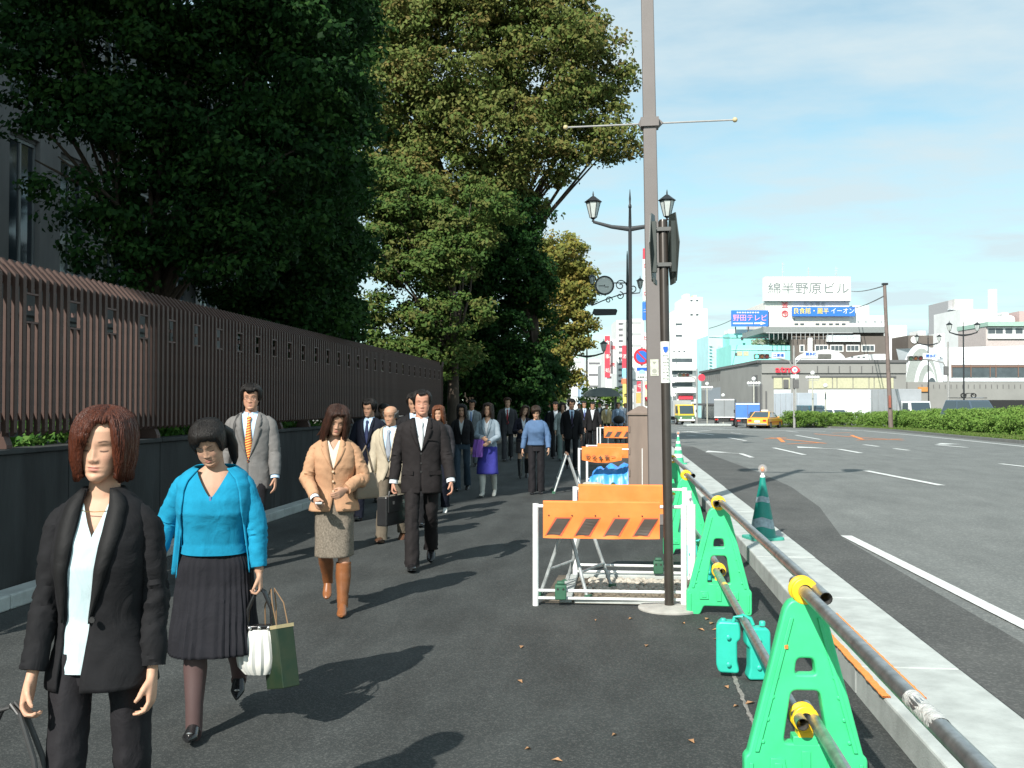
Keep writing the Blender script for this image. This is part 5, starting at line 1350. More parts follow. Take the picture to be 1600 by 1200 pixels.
        for sx in (-1, 1):
            h, k_, a = s.hip[sx], s.knee[sx], s.ank[sx]
            pts, vals = smooth_path([h + Vector((0, 0, .02)), h.lerp(k_, .5), k_, k_.lerp(a, .5), a + Vector((0, 0, -.035))], [[rt], [(rt+rk)/2], [rk], [(rk+rh)/2], [rh]], [12, 8, 4][s.lod])
            rings = []; N = len(pts)
            for i, p in enumerate(pts):
                r = float(vals[i][0])*s.fat; ring = []
                kk = gs((p-k_).length, .10) + .8*gs(i/N-1, .22)
                for j in range(n):
                    aa = 2*pi*j/n; c, d = math.cos(aa), math.sin(aa)
                    w = wr*((1+1.6*kk)*noise.noise(Vector((aa*1.1+s.seed+sx*4, i*.42 + c*1.3, 2))) + .8*noise.noise(p*9 + Vector((c, d, 0))))
                    cr_ = 1 + (.07*gs(abs(aa-1.5*pi), .25) if crease else 0)
                    ring.append(p + Vector((c*(r+w)*.97, d*(r+w)*1.05*cr_, 0)))
                rings.append(ring)
            mb.loft(rings)
        return s.fin(mb, 'trousers', m)
    def skirt(s, m, z0, z1=1.0, flare=.03, pleats=0, amp=.004, wr=.006, grow=0.0, name='skirt', tight=1.0):
        mb = MB(); n = [160, 90, 30][s.lod] if pleats else [72, 44, 20][s.lod]; nz = [36, 20, 10][s.lod]; rings = []
        for j in range(nz+1):
            z = z1 + (z0-z1)*j/nz; t = j/nz; rx0, ry0, yo = rows_at([(.80, .164, .116, .004), (.90, .169, .121, .004), (.98, .142, .100, 0), (1.03, .132, .095, 0)], max(z, .80))
            ys = []; xs = []
            for sx in (-1, 1):
                h, k_, a = s.hip[sx], s.knee[sx], s.ank[sx]; zz_ = z + s.drop
                q = h.lerp(k_, min(1, (h.z-zz_)/(h.z-k_.z))) if zz_ > k_.z else k_.lerp(a, (k_.z-zz_)/(k_.z-a.z))
                if zz_ > h.z: q = h
                ys.append(q.y); xs.append(q.x)
            yc = (max(ys)+min(ys))/2; ry = max(ry0*(1 if z > .8 else tight), (max(ys)-min(ys))/2 + .088); rx = rx0*(tight if z < .8 else 1) + flare*t + grow
            b_ = sm(.95, .75, z); yo = yo*(1-b_) + yc*b_; ring = []
            for i in range(n):
                a = 2*pi*i/n; w = wr*t*1.6*noise.noise(Vector((math.cos(a)*2.2+s.seed, math.sin(a)*2.2, t*1.2))) + wr*.5*noise.noise(Vector((a*3, t*7, s.seed)))
                if pleats: w += amp*(.25+t)*math.sin(a*pleats + .8*noise.noise(Vector((a*2, t, 1)))*3)
                ring.append(Vector(((rx+w)*math.copysign(abs(math.cos(a))**.78, math.cos(a))*s.fat, yo + (ry + flare*.5*t + w)*math.copysign(abs(math.sin(a))**.78, math.sin(a)), z + s.drop)))
            rings.append(ring)
        mb.loft(rings, False); o = s.fin(mb, name, m); so = o.modifiers.new('t', 'SOLIDIFY'); so.thickness = .004; return o
    def shoes(s, m, heel=0.0, boots=None, pointed=False, name='shoe'):
        for sx in (-1, 1):
            an = s.ank[sx]; M = Matrix.Translation(an) @ Matrix.Rotation(R(s.fpit[sx]) + (R(-14) if heel else 0), 4, 'X') if False else Matrix.Translation(an) @ Matrix.Rotation(R(s.fpit[sx]), 4, 'X')
            mb = MB(); n = [18, 12, 8][s.lod]; w = .9 if s.sex == 'f' else 1.0; hh = heel
            P = [(.062, .012+hh, .018, .020), (.050, .032+hh*.9, .032, .036), (.0, .040+hh*.6, .036, .042), (-.06, .033+hh*.25, .040, .033), (-.115, .024, .043, .024), (-.155, .018, .036 if not pointed else .024, .018), (-.182, .014, .016 if not pointed else .006, .009)]
            pts = [(0, y*w, z-.08) for y, z, a, b in P]; pts, vals = smooth_path(pts, [[a*w, b] for y, z, a, b in P], 3)
            mb.tube([M @ p for p in pts], [(float(v[0]), float(v[1])) for v in vals], n)
            if not heel: mb.loft([[M @ Vector(((.045 if abs(y) < .1 else .03)*c, y*w, zz_)) for c, y in ((-.8, .06), (.8, .06), (1, -.05), (.95, -.13), (.3, -.178), (-.3, -.178), (-.95, -.13), (-1, -.05))] for zz_ in (-.083, -.066)])
            if heel: mb.tube([M @ Vector((0, .048, -.045)), M @ Vector((0, .045, -.080))], [.018, .008], 8)
            if boots:
                k_ = s.knee[sx]; top = k_.lerp(an, boots)
                mid = top.lerp(an, .35) + Vector((0, .010, 0)); pts, vals = smooth_path([top, mid, top.lerp(an, .75), an + Vector((0, 0, -.02))], [[.060], [.061], [.046], [.042]], 8)
                rings = []
                for i, p in enumerate(pts):
                    r = float(vals[i][0]); rings.append([p + Vector((math.cos(2*pi*j/n)*(r + .003*noise.noise(Vector((j*.7, i*.6, sx)))), math.sin(2*pi*j/n)*(r*1.06 + .003*noise.noise(Vector((j*.7, i*.7, sx+5)))), 0)) for j in range(n)])
                mb.loft(rings)
            s.fin(mb, 'boot' if boots else name, m)
    def tights(s, m, g=1.0):
        for sx in (-1, 1):
            mb = MB(); kn, an, hp = s.knee[sx], s.ank[sx], s.hip[sx]; cf = kn.lerp(an, .32) + Vector((0, .012, 0)); n = [24, 16, 10][s.lod]; d = .003
            pts, vals = smooth_path([hp.lerp(kn, .5), kn, cf, kn.lerp(an, .75), an + Vector((0, 0, -.03)), an + Vector((0, -.03, -.045))], [[.060*g+d], [.047*g+d], [.0495*g+d], [.036*g+d], [.033*g+d], [.034*g+d]], 5)
            mb.tube(pts, [float(v[0])*s.fat for v in vals], n); s.fin(mb, 'tights', m)
    def cuffs(s, m, r=.040, ln=.03, which=(-1, 1)):
        for sx in which:
            d = s.hd[sx]; w = s.wri[sx]; mb = MB(); mb.tube([w - d*.03, w, w + d*(ln-.012)], [r*.98, r, r*1.0], 16, cap=False); mb.tube([w + d*(ln-.012), w - d*.03], [r*.92, r*.9], 16, cap=False); s.fin(mb, 'cuff', m)
def vopen(zb, top=.052, l=None, off=0.0, zc=None, cut=.06, ztop=1.445):
    """front opening: a V from zb up, closed below, cut away again under zc"""
    def f(z):
        if z >= zb: t = (z-zb)/(ztop-zb); w = top*t**.85
        elif zc and z < zc: w = cut*((zc-z)/.22)**1.6
        else: w = .0
        return (off - w - .0005, off + w + .0005)
    return f
# ------------------------------------------------------------------ the walkers
SK1 = (.50, .30, .20); SK2 = (.42, .24, .155); SK3 = (.48, .25, .16)
M_SUITB = cloth('black_suit', (.0105, .0105, .012), .85); M_SUITC = cloth('charcoal_suit', (.016, .015, .0175), .8)
M_CREAM = cloth('white_top', (.50, .63, .66), .8, bump=.1); M_TEALK = cloth('turquoise_knit', (.010, .24, .40), .95, var=.12, bump=.5, bscale=260)
M_BLKS = cloth('black_pleated', (.013, .013, .017), .85); M_SHOE = mat('black_leather', (.015, .015, .016), .25, var=.1, coat=.3)
M_TIGHT = mat('dark_tights', (.085, .050, .048), .6, var=.08)
M_GREYJ = cloth('grey_jacket', (.17, .165, .16), .9); M_BEIGEJ = cloth('camel_wool', (.46, .265, .155), .95, bump=.6, bscale=300)
M_TWEED = cloth('tweed_skirt', (.17, .145, .115), .95, var=.35, vscale=90, bump=.6, bscale=300); M_CREAMJ = cloth('pale_beige_jacket', (.46, .40, .30), .9)
M_KHAKI = cloth('khaki_trousers', (.14, .115, .085), .9); M_NAVY = cloth('navy_suit', (.008, .010, .020), .85); M_SHIRT = cloth('white_shirt', (.66, .70, .74), .8, bump=.08)
M_BLUESH = cloth('pale_blue_shirt', (.50, .66, .84), .8, bump=.08); M_BROWNB = mat('tan_boot_leather', (.23, .085, .030), .35, var=.2, vscale=9, coat=.2)
M_HBLK = hairmat('black_hair', (.010, .008, .007)); M_HRED = hairmat('red_brown_hair', (.045, .012, .006), (.095, .024, .010)); M_HBRN = hairmat('brown_hair', (.045, .020, .010)); M_HGRY = hairmat('grey_hair', (.10, .10, .10))
M_GOLD = mat('thin_gold', (.7, .5, .2), .3, metal=.9, var=0)
def place(px, D): p = at(px, 632, D); return (p.x, p.y, 0)
def off(p, dx=0, dy=0, dz=0): return (p[0]+dx, p[1]+dy, p[2]+dz)

# 1 woman in the black jacket, nearest
P1 = Person('woman with a red-brown bob and open black jacket over a white top, nearest the camera', place(162, 3.02), R(10), 1.615, 'f', 0, (.58, .335, .225), head=(7, -4, 3),
            legs={-1: (12, 6), 1: (-9, 14)}, arms={-1: (7, 5, 12, -2), 1: (-3, 6, 16, 1)}, shoulders=.93, fat=.82)
P1.body(curl={-1: 52, 1: 36}, jaw=.96)
def e1(z):
    xs = [.74, .86, .98, 1.04, 1.16, 1.30, 1.38, 1.435]
    return (float(np.interp(z, xs, [-.125, -.120, -.112, -.100, -.086, -.060, -.050, -.040])), float(np.interp(z, xs, [-.040, -.030, -.012, -.004, .016, .040, .050, .040])))
j1 = P1.jacket(M_SUITB, e1, z0=.81, sleeves=(.060, .048, .042), lapel=(.060, 1.02), wr=.006, flare=.018, notch=False, grow=.006, end=-.02, lm=cloth('lapel_black', (.012, .012, .0125), .7))
P1.buttons(j1, [1.035], .012, grow=.008)
P1.shirt(M_CREAM, z0=.86, z1=1.385, grow=.000, collar=False, name='top', edge=lambda z: (-.0005, .0005) if z < 1.29 else (-(.045*((z-1.29)/.095)**.8) - .0005, (.045*((z-1.29)/.095)**.8)+.0005))
P1.trousers(M_SUITC, rt=.084, rk=.072, rh=.085, zw=.90)
P1.shoes(M_SHOE, heel=.03)
def bob_end(th):
    jag = .003*noise.noise(Vector((th*9, 4, 2)))
    if th < .12: f = .090 + jag - .085*sm(.08, -.36, th) - .125*sm(-.34, -.66, th)
    else: f = .092 + jag - .205*sm(.62, 1.02, th)
    return max(f, -.100 + .010*noise.noise(Vector((th*8, 9, 1))) - .012*sm(1.2, 2.6, abs(th)))
P1.hair((bob_end, .010, lambda th, z: 1 + .12*sm(.08, .0, z)*(1-1.1*sm(-.03, -.105, z))*(.55 + .45*sm(.35, 1.2, abs(th))), .022, 1.1), M_HRED)
nk = MB(); pts = [P1.T(ringpt(JF, 1.405 - .045*max(0, math.cos(a))**3, a, -.016)) + Vector((0, -.002, 0)) for a in [pi*2*k/40 for k in range(41)]]; nk.tube(pts, .0014, 5); P1.fin(nk, 'necklace', M_GOLD)
# her bag
hb = P1.root
def world_pt(P, p): return (Matrix.Translation(P.root.location) @ Matrix.Rotation(P.root.rotation_euler.z, 4, 'Z')) @ (Vector(p)*P.k)
w = world_pt(P1, P1.wri[-1] + P1.hd[-1]*.085)
t = empty('handbag', (w.x-.06, w.y, w.z), 0, 'black leather bag hanging from the hand of the woman in the black jacket', 'bag')
b = MB(); b.loft([[(x*sx_, y*sy_, z) for x, y in ((-.17, -.05), (.17, -.05), (.19, 0), (.17, .05), (-.17, .05), (-.19, 0))] for z, sx_, sy_ in ((-.52, .95, .9), (-.50, 1.05, 1.2), (-.40, 1.0, 1.15), (-.30, .88, .6), (-.285, .86, .4))]); b.build('bag_body', mat('bag_black', (.018, .017, .018), .4, coat=.2), t, bevel=.01)
for y_ in (-.02, .02):
    h = MB(); h.tube([(-.11, y_, -.30), (-.08, y_, -.14), (-.02, y_*.6, -.02), (.02, y_*.5, .0), (.05, y_*.6, -.02), (.10, y_, -.15), (.12, y_, -.30)], .008, 8); h.build('bag_handle', mat('bag_handle_dark', (.05, .05, .05), .4), t)

# 2 woman in the turquoise cardigan
P2 = Person('woman in a turquoise knitted twin set and black pleated skirt, looking down', place(338, 4.93), R(14), 1.575, 'f', 0, (.47, .28, .19), head=(33, -10, -6), lean=6,
            legs={-1: (14, 6), 1: (-13, 34)}, arms={-1: (-22, 24, 40, -4), 1: (2, 15, 8, 2)}, fat=1.10, shoulders=1.04)
P2.body(curl={-1: 30, 1: 62}, jaw=1.18)
def vneck(zb, zt, w): return lambda z: (-.0005 - (w*((z-zb)/(zt-zb))**.8 if z > zb else 0), .0005 + (w*((z-zb)/(zt-zb))**.8 if z > zb else 0))
P2.shirt(M_TEALK, z0=.985, z1=1.40, grow=.004, collar=False, name='sweater', edge=vneck(1.275, 1.40, .072))
hem = MB(); P2.torso(hem, JF, .965, 1.01, None, .008, .001, nz=6); P2.fin(hem, 'ribbed_hem', M_TEALK)
mb = MB(); P2.torso(mb, JF, 1.0, 1.415, lambda z: (float(np.interp(z, [1.0, 1.15, 1.3, 1.36, 1.415], [-.150, -.142, -.128, -.108, -.066])), float(np.interp(z, [1.0, 1.15, 1.3, 1.36, 1.415], [.150, .142, .128, .108, .066]))), .012, .005)
for sx in (-1, 1): P2.sleeve(mb, sx, .055, .052, .036, wr=.006, end=-.03)
so = P2.fin(mb, 'cardigan', M_TEALK); q = so.modifiers.new('t', 'SOLIDIFY'); q.thickness = .006; q.offset = 0
for sx in (-1, 1):       # loose front panels of the cardigan hanging beside the body
    c = MB(); st = []
    for i in range(22):
        z = 1.33 - (.50 if sx < 0 else .47)*i/21; t_ = i/21; ring = []
        for k in range(11):
            u = k/10; x = sx*(.128 + .050*u + .055*t_ + .012*math.sin(u*9 + t_*2)); y = -.075 + .085*u - .014*math.cos(u*10) - (0.02*t_ if sx > 0 else -.03*t_)
            ring.append(P2.T((x, y, z + .02*u*t_)))
        st.append(ring)
    c.loft(st, False, closed=False); o = P2.fin(c, 'cardigan_panel', M_TEALK, so); q = o.modifiers.new('t', 'SOLIDIFY'); q.thickness = .005
ct = MB(); ct.cbox(P2.T(ringpt(JF, 1.262, 0, .012)), (.012, .008, .045)); P2.fin(ct, 'ribbon_loop', mat('slate_ribbon', (.10, .18, .35), .6), bevel=.002)
P2.skirt(M_BLKS, .44, 1.0, flare=.048, pleats=40, amp=.0042, wr=.012)
P2.tights(M_TIGHT, 1.05); P2.shoes(M_SHOE, heel=.02, pointed=True)
bw = MB()
for sx in (-1, 1):
    M = Matrix.Translation(P2.ank[sx]) @ Matrix.Rotation(R(P2.fpit[sx]), 4, 'X')
    bw.ell(M @ Vector((0, -.125, -.035)), (.016, .008, .006), 10, 6)
P2.fin(bw, 'shoe_buckle', mat('silver_trim', (.6, .6, .58), .3, metal=.9))
P2.hair(tied_hair(front=.070, side=-.035, back=-.09, h=.009), M_HBLK, extra=[([(.055, .085, .03), (.075, .11, -.02), (.085, .10, -.10), (.080, .085, -.17), (.07, .08, -.22)], [.030, .034, .030, .022, .006])])
w = world_pt(P2, P2.wri[1] + P2.hd[1]*.082)
t = empty('handbag', (w.x, w.y, w.z), .2, 'small white and black pouch handbag held by the woman in turquoise', 'handbag')
b = MB(); rr = []
for z, rx, ry in ((-.42, .02, .02), (-.415, .075, .04), (-.38, .105, .058), (-.33, .112, .062), (-.27, .098, .055), (-.215, .076, .038), (-.20, .07, .028)):
    rr.append([(rx*math.cos(2*pi*k/48)*(1 + .05*math.sin(k*1.9)*min(1, (z+.42)*9)), ry*math.sin(2*pi*k/48)*(1 + .10*math.sin(k*2.1)), z) for k in range(48)])
b.loft(rr); b.build('pouch', mat('cream_leather', (.66, .66, .62), .45, var=.08), t)
b = MB(); b.box(-.075, .075, -.025, .025, -.205, -.180); b.build('clasp_frame', M_SHOE, t, bevel=.005)
for x in (-.045, 0, .045):
    c = MB(); c.ell((x, -.03, -.19), (.010, .008, .010), 8, 6); c.build('stud', mat('silver_trim', (.6, .6, .58), .3, metal=.9), t)
for y_ in (-.015, .015):
    h = MB(); h.tube([(-.06, y_, -.19), (-.055, y_, -.10), (-.02, y_*.7, -.02), (.0, y_*.5, 0), (.02, y_*.7, -.02), (.055, y_, -.10), (.06, y_, -.19)], .009, 8); h.build('bag_handle', M_SHOE, t)
t = empty('shopping_bag', (w.x+.04, w.y+.06, w.z-.01), -.9, 'dark green glossy paper shopping bag beside the white pouch handbag', 'shopping bag'); t.rotation_euler = (0, R(-14), -.75)
M_GBAG = mat('green_print_bag', (.005, .024, .010), .55, col2=(.022, .034, .014), var=.3, vscale=9)
b = MB(); b.box(-.085, .085, -.045, .045, -.48, -.185); b.build('bag_body', M_GBAG, t, False, bevel=.004)
b = MB(); b.box(-.087, .087, -.047, .047, -.200, -.183); b.build('rim', mat('kraft_rim', (.36, .30, .16), .6), t, False)
for y_ in (-.03, .03):
    h = MB(); h.tube([(-.06, y_, -.19), (-.04, y_, -.08), (0, y_*.3, -.005), (.04, y_, -.08), (.06, y_, -.19)], .0035, 6); h.build('bag_handle', mat('brown_cord', (.20, .12, .06), .7), t)

# 3 man in grey jacket with striped tie
P3 = Person('man in glasses, grey jacket and red and yellow striped tie, behind the turquoise woman', place(392, 9.9), R(12), 1.81, 'm', 0, (.48, .26, .17), head=(4, 2, 1),
            legs={-1: (-12, 20), 1: (14, 5)}, arms={-1: (-6, 9, 12, 2), 1: (6, 11, 14, 2)})
P3.body(eyes='open', jaw=1.1); j = P3.jacket(M_GREYJ, vopen(1.00, .075, cut=.05, zc=.90), lapel=(.062, 1.02), end=-.015); P3.buttons(j, [1.0], .0)
P3.shirt(M_BLUESH); P3.cuffs(M_BLUESH)
mt = bpy.data.materials.new('striped_tie'); mt.use_nodes = True; n_, l_ = mt.node_tree.nodes, mt.node_tree.links
tc_ = n_.new('ShaderNodeTexCoord'); wv = n_.new('ShaderNodeTexWave'); wv.bands_direction = 'Z'; wv.inputs['Scale'].default_value = 13; mpp = n_.new('ShaderNodeMapping'); mpp.inputs['Rotation'].default_value = (0, .35, 0)
l_.new(tc_.outputs['Object'], mpp.inputs[0]); l_.new(mpp.outputs[0], wv.inputs[0]); rp = n_.new('ShaderNodeValToRGB'); rp.color_ramp.interpolation = 'CONSTANT'
rp.color_ramp.elements[0].color = (.50, .03, .03, 1); rp.color_ramp.elements[1].position = .5; rp.color_ramp.elements[1].color = (.75, .50, .10, 1)
l_.new(wv.outputs[0], rp.inputs[0]); l_.new(rp.outputs[0], n_['Principled BSDF'].inputs[0]); n_['Principled BSDF'].inputs['Roughness'].default_value = .6
P3.tie(mt, .98); P3.trousers(M_SUITC); P3.shoes(M_SHOE); P3.hair(short_hair(front=.062, h=.013, side=-.02), M_HBLK)
hm = P3.headM(); gl = MB()
for sx in (-1, 1):
    gl.tube([hm @ Vector((sx*.032 + .021*math.cos(a), -.100 + .004*abs(math.cos(a)), -.001 + .016*math.sin(a))) for a in [2*pi*k/20 for k in range(21)]], .0013, 5)
    gl.tube([hm @ Vector((sx*.053, -.096, .003)), hm @ Vector((sx*.072, -.05, .004)), hm @ Vector((sx*.074, .0, .0))], .0012, 5)
gl.tube([hm @ Vector((-.011, -.103, .002)), hm @ Vector((.011, -.103, .002))], .0012, 5)
P3.fin(gl, 'glasses', mat('thin_steel', (.2, .19, .18), .3, metal=.8, var=0))
st = MB(); pts = [P3.T(ringpt(JM, z, angle_of(JM, z, x, .0), .010)) for z, x in ((1.43, -.085), (1.40, -.100), (1.34, -.120), (1.25, -.128), (1.15, -.132), (1.05, -.150), (.95, -.172), (.85, -.18))]
st.tube(pts, [(.016, .004)]*8, 8); P3.fin(st, 'shoulder_strap', M_BLACK)

# 4 woman in camel jacket
P4 = Person('woman in a camel wool jacket, tweed skirt and tall tan boots, looking at her phone', place(523, 7.72), R(12), 1.63, 'f', 0, (.47, .27, .18), head=(22, 10, 9), lean=3,
            legs={-1: (-13, 30), 1: (13, 4, -4)}, arms={-1: (12, 15, 38, 26), 1: (2, 20, 62, 42)}, fat=.97)
P4.body(curl={-1: 58, 1: 34})
j = P4.jacket(M_BEIGEJ, vopen(1.17, .062, cut=.05, zc=.98, off=.0), z0=.83, sleeves=(.060, .052, .043), lapel=(.058, 1.18), wr=.008, grow=.008, flare=.018, end=-.015)
P4.buttons(j, [1.16, 1.08, 1.0], .0, col=mat('horn_button', (.62, .45, .30), .4), grow=.012)
P4.shirt(cloth('ivory_top', (.70, .60, .48), .8, bump=.1), z1=1.40, grow=-.004, collar=False, name='top', edge=vneck(1.33, 1.40, .04)); P4.skirt(M_TWEED, .47, .99, flare=.004, wr=.008, tight=.96); P4.cuffs(M_SHIRT, .036, which=(-1,))
P4.shoes(M_BROWNB, heel=.055, boots=.17, name='boot')
P4.hair(long_hair(front=.078, fr_l=.66, fr_r=.62, length=-.20, wide=.22, h=.014, rough=2.6, back=-.04), hairmat('dark_brown_hair', (.020, .010, .007), (.05, .018, .010)),
        extra=[([(.060, -.045, .02), (.078, -.06, -.06), (.080, -.085, -.14), (.07, -.105, -.22)], [.018, .024, .022, .004]), ([(-.066, -.03, 0), (-.095, -.01, -.07), (-.11, .01, -.13), (-.14, .02, -.17)], [.014, .020, .016, .003])])
w = world_pt(P4, P4.wri[-1] + P4.hd[-1]*.07); t = empty('mobile_phone', (w.x+.02, w.y-.025, w.z+.012), .3, 'small silver phone in the hand of the woman in the camel jacket', 'phone')
b = MB(); b.box(-.025, .025, -.05, .05, -.008, .008); b.build('phone_body', mat('phone_silver', (.65, .66, .66), .3, metal=.4), t, False, bevel=.005)
b = MB(); b.box(-.018, .018, -.04, .005, .0085, .0095); b.build('screen', M_BLACK, t, False)
w = world_pt(P4, P4.elb[1]); t = empty('shoulder_bag', (w.x-.0, w.y+.05, w.z), .9, 'large beige shoulder bag hanging under the arm of the woman in the camel jacket', 'bag')
M_BB = mat('beige_bag', (.20, .155, .11), .6, var=.12)
b = MB(); b.loft([[(x*k_, y*k2, z) for x, y in ((-.17, -.05), (.17, -.05), (.19, 0), (.17, .05), (-.17, .05), (-.19, 0))] for z, k_, k2 in ((-.17, .60, .8), (-.15, .64, .95), (-.07, .60, .9), (.03, .50, .45))]); b.build('bag_body', M_BB, t, bevel=.008)
h = MB(); h.tube([(-.08, 0, .03), (-.05, -.01, .16), (-.01, -.02, .24), (.03, -.01, .16), (.08, 0, .03)], .009, 7); h.build('bag_strap', M_BB, t)

# 5 man in black suit
P5 = Person('man in a buttoned black suit and white shirt carrying a briefcase, mid stride', place(659, 9.72), R(9), 1.745, 'm', 0, (.50, .25, .17), head=(3, 4, 0),
            legs={-1: (13, 6), 1: (-13, 26)}, arms={-1: (-2, 13, 14, 0), 1: (7, 14, 14, -2)})
P5.body(curl={-1: 66, 1: 34}, jaw=1.12); M_S5 = cloth('charcoal_brown_suit', (.017, .0145, .015), .85)
j = P5.jacket(M_S5, vopen(1.12, .062, cut=.03, zc=.84), lapel=(.060, 1.13), end=-.02, grow=.002); P5.buttons(j, [1.11, 1.02, .94], 0.0)
pk = MB(); pp = ringpt(JM, 1.24, angle_of(JM, 1.24, .10, .0), .016); pk.box(-.045, .045, -.002, .002, -.006, .006); o = P5.fin(pk, 'breast_pocket', M_S5, j, smooth=False); o.location = P5.T(pp)*P5.k; o.rotation_euler = (0, .1, .35)
for sx in (-1, 1):
    pp = ringpt(JM, .93, angle_of(JM, .93, sx*.125, .0), .008); pk = MB(); pk.box(-.065, .065, -.003, .003, -.020, .018); o = P5.fin(pk, 'pocket_flap', M_S5, j, smooth=False); o.location = P5.T(pp)*P5.k; o.rotation_euler = (0, 0, sx*.5)
P5.shirt(M_SHIRT); P5.cuffs(M_SHIRT, .041, .035); P5.tie(cloth('silver_tie', (.62, .64, .64), .5, bump=.05), 1.08); P5.trousers(M_S5); P5.shoes(M_SHOE); P5.hair(short_hair(front=.088, h=.008, side=-.005, temple=.8), M_HBLK)
w = world_pt(P5, P5.wri[-1] + P5.hd[-1]*.085)
t = empty('briefcase', (w.x, w.y, w.z), 1.25, 'black leather briefcase in the hand of the man in the black suit', 'briefcase')
M_BC = mat('briefcase_leather', (.022, .022, .023), .32, var=.15, coat=.3)
b = MB(); b.box(-.20, .20, -.055, .055, -.33, -.05); b.build('case_body', M_BC, t, False, bevel=.012)
b = MB(); b.box(-.18, .18, -.066, -.056, -.20, -.045); b.build('front_flap', M_BC, t, False, bevel=.004)
for x in (-.09, .09):
    c = MB(); c.box(x-.014, x+.014, -.072, -.0665, -.125, -.095); c.build('lock', mat('silver_trim', (.6, .6, .58), .3, metal=.9), t, False)
h = MB(); h.tube([(-.07, 0, -.05), (-.06, 0, -.01), (0, 0, .004), (.06, 0, -.01), (.07, 0, -.05)], .010, 8); h.build('bag_handle', M_BC, t)

# 6 bald old man
P6 = Person('balding elderly man in pale beige jacket and khaki trousers, half hidden by the black suit', place(612, 11.65), R(-3), 1.60, 'm', 1, (.46, .26, .165), head=(14, -8, 3), lean=4,
            legs={-1: (14, 6), 1: (-10, 18)}, arms={-1: (2, 9, 12, 0), 1: (-5, 9, 12, 0)})
P6.body(eyes='open'); P6.jacket(M_CREAMJ, vopen(1.0, .085, cut=.08, zc=.98), lapel=(.055, 1.02)); P6.shirt(M_BLUESH); P6.tie(cloth('grey_tie', (.30, .33, .38), .7), 1.05); P6.trousers(M_KHAKI, rh=.075)
P6.shoes(mat('brown_shoe', (.09, .04, .02), .35)); P6.hair(short_hair(bald=True, h=.006), M_HGRY)

def vary(px, flip, arms, legs):
    q = random.Random(px*7 + 3); a = q.uniform(.5, 1.5); b = q.uniform(.3, 2.2)
    legs = legs or {-flip: (13*a, 6*q.uniform(.6, 1.4)), flip: (-12*a, 16 + 14*a*q.random())}
    arms = arms or {-1: (8*flip*b, 7 + 6*q.random(), 8 + 22*q.random(), 6*q.random()), 1: (-8*flip*b, 7 + 6*q.random(), 8 + 22*q.random(), 6*q.random())}
    return legs, arms, q.uniform(-2, 5), (q.uniform(-8, 8), q.uniform(-9, 9), q.uniform(-5, 5)), q.uniform(-9, 9)
def suit(lab, px, D, H, m=None, shirt=None, tiec=None, lod=1, skin=SK1, hair=None, hd=(4, 0, 0), rz=0, flip=1, trous=None, hairm=None, arms=None, openz=1.08, eyes='open', legs=None, tiez=1.0, sh=1.0):
    legs, arms, ln_, dh, dr = vary(px, flip, arms, legs)
    p = Person(lab, place(px, D), R(rz+dr), H, 'm', lod, skin, head=(hd[0]+dh[0]+3, hd[1]+dh[1], hd[2]+dh[2]), legs=legs, arms=arms, shoulders=sh, lean=ln_)
    p.body(eyes=eyes); m = m or M_NAVY; p.jacket(m, vopen(openz, .066, cut=.04, zc=.86)); p.shirt(shirt or M_SHIRT)
    if tiec: p.tie(cloth('tie_' + '_'.join(str(int(c*100)) for c in tiec), tiec, .6, bump=.05), tiez)
    p.trousers(trous or m); p.shoes(M_SHOE); p.hair(hair or short_hair(h=.011), hairm or M_HBLK); return p
suit('man in a dark navy suit with bowed head, close to the fence in the shade', 578, 13.9, 1.70, M_NAVY, M_BLUESH, (.03, .04, .10), hd=(16, -6, 0), skin=SK2)
suit('man with thick black hair just behind the shoulder of the black suited man', 648, 13.2, 1.76, M_SUITB, M_BLUESH, None, hd=(8, -4, 0), skin=SK2, flip=-1)
suit('dark haired man low behind the balding man, mostly hidden in the shade', 602, 16.4, 1.62, M_SUITB, M_SHIRT, None, hd=(10, 0, 0), skin=SK2, lod=2)
# woman with brown hair behind black suit
def lady(lab, px, D, H, top, bottom='trousers', bm_=None, lod=1, skin=SK1, hair=None, hairm=None, hd=(6, 0, 0), arms=None, inner=None, shoes=None, boots=None, rz=0, flip=1, z0=.86, eyes='open', lean=0, zb=1.10, skirtz=.50, knit=False, fat=1.0, legs=None, bootm=None, flare=.01):
    legs, arms, ln_, dh, dr = vary(px, flip, arms, legs)
    p = Person(lab, place(px, D), R(rz+dr), H, 'f', lod, skin, head=(hd[0]+dh[0]+2, hd[1]+dh[1], hd[2]+dh[2]), legs=legs, arms=arms, lean=lean or ln_, fat=fat)
    p.body(eyes=eyes)
    if knit:
        p.jacket(top, lambda z: (-.0006, .0006), z0=z0, z1=1.41, lapel=None, notch=False, thick=.005, sleeves=(.064, .052, .040), wr=.007)
    else:
        p.jacket(top, vopen(zb, .058, cut=.05, zc=.98), z0=z0, sleeves=(.062, .050, .042)); p.shirt(inner or M_SHIRT, z1=1.39, grow=-.004, collar=False, name='top', edge=vneck(1.32, 1.40, .05))
    if bottom == 'trousers': p.trousers(bm_ or M_SUITC, rt=.080, rk=.064, rh=.075)
    else: p.skirt(bm_, skirtz, .99, flare=flare); 
    if bottom != 'trousers' and not boots: p.tights(M_TIGHT)
    p.shoes(shoes or M_SHOE, heel=.03, boots=boots); p.hair(hair or long_hair(), hairm or M_HBRN); return p
lady('woman with brown hair and white shoes behind the man in the black suit', 686, 14.6, 1.60, cloth('dark_blouse', (.03, .03, .035)), bm_=M_NAVY, shoes=mat('white_shoe', (.75, .75, .72), .5), hair=long_hair(length=-.17, wide=.18), hairm=hairmat('auburn_hair', (.13, .045, .02)), hd=(3, 0, 0), knit=True)
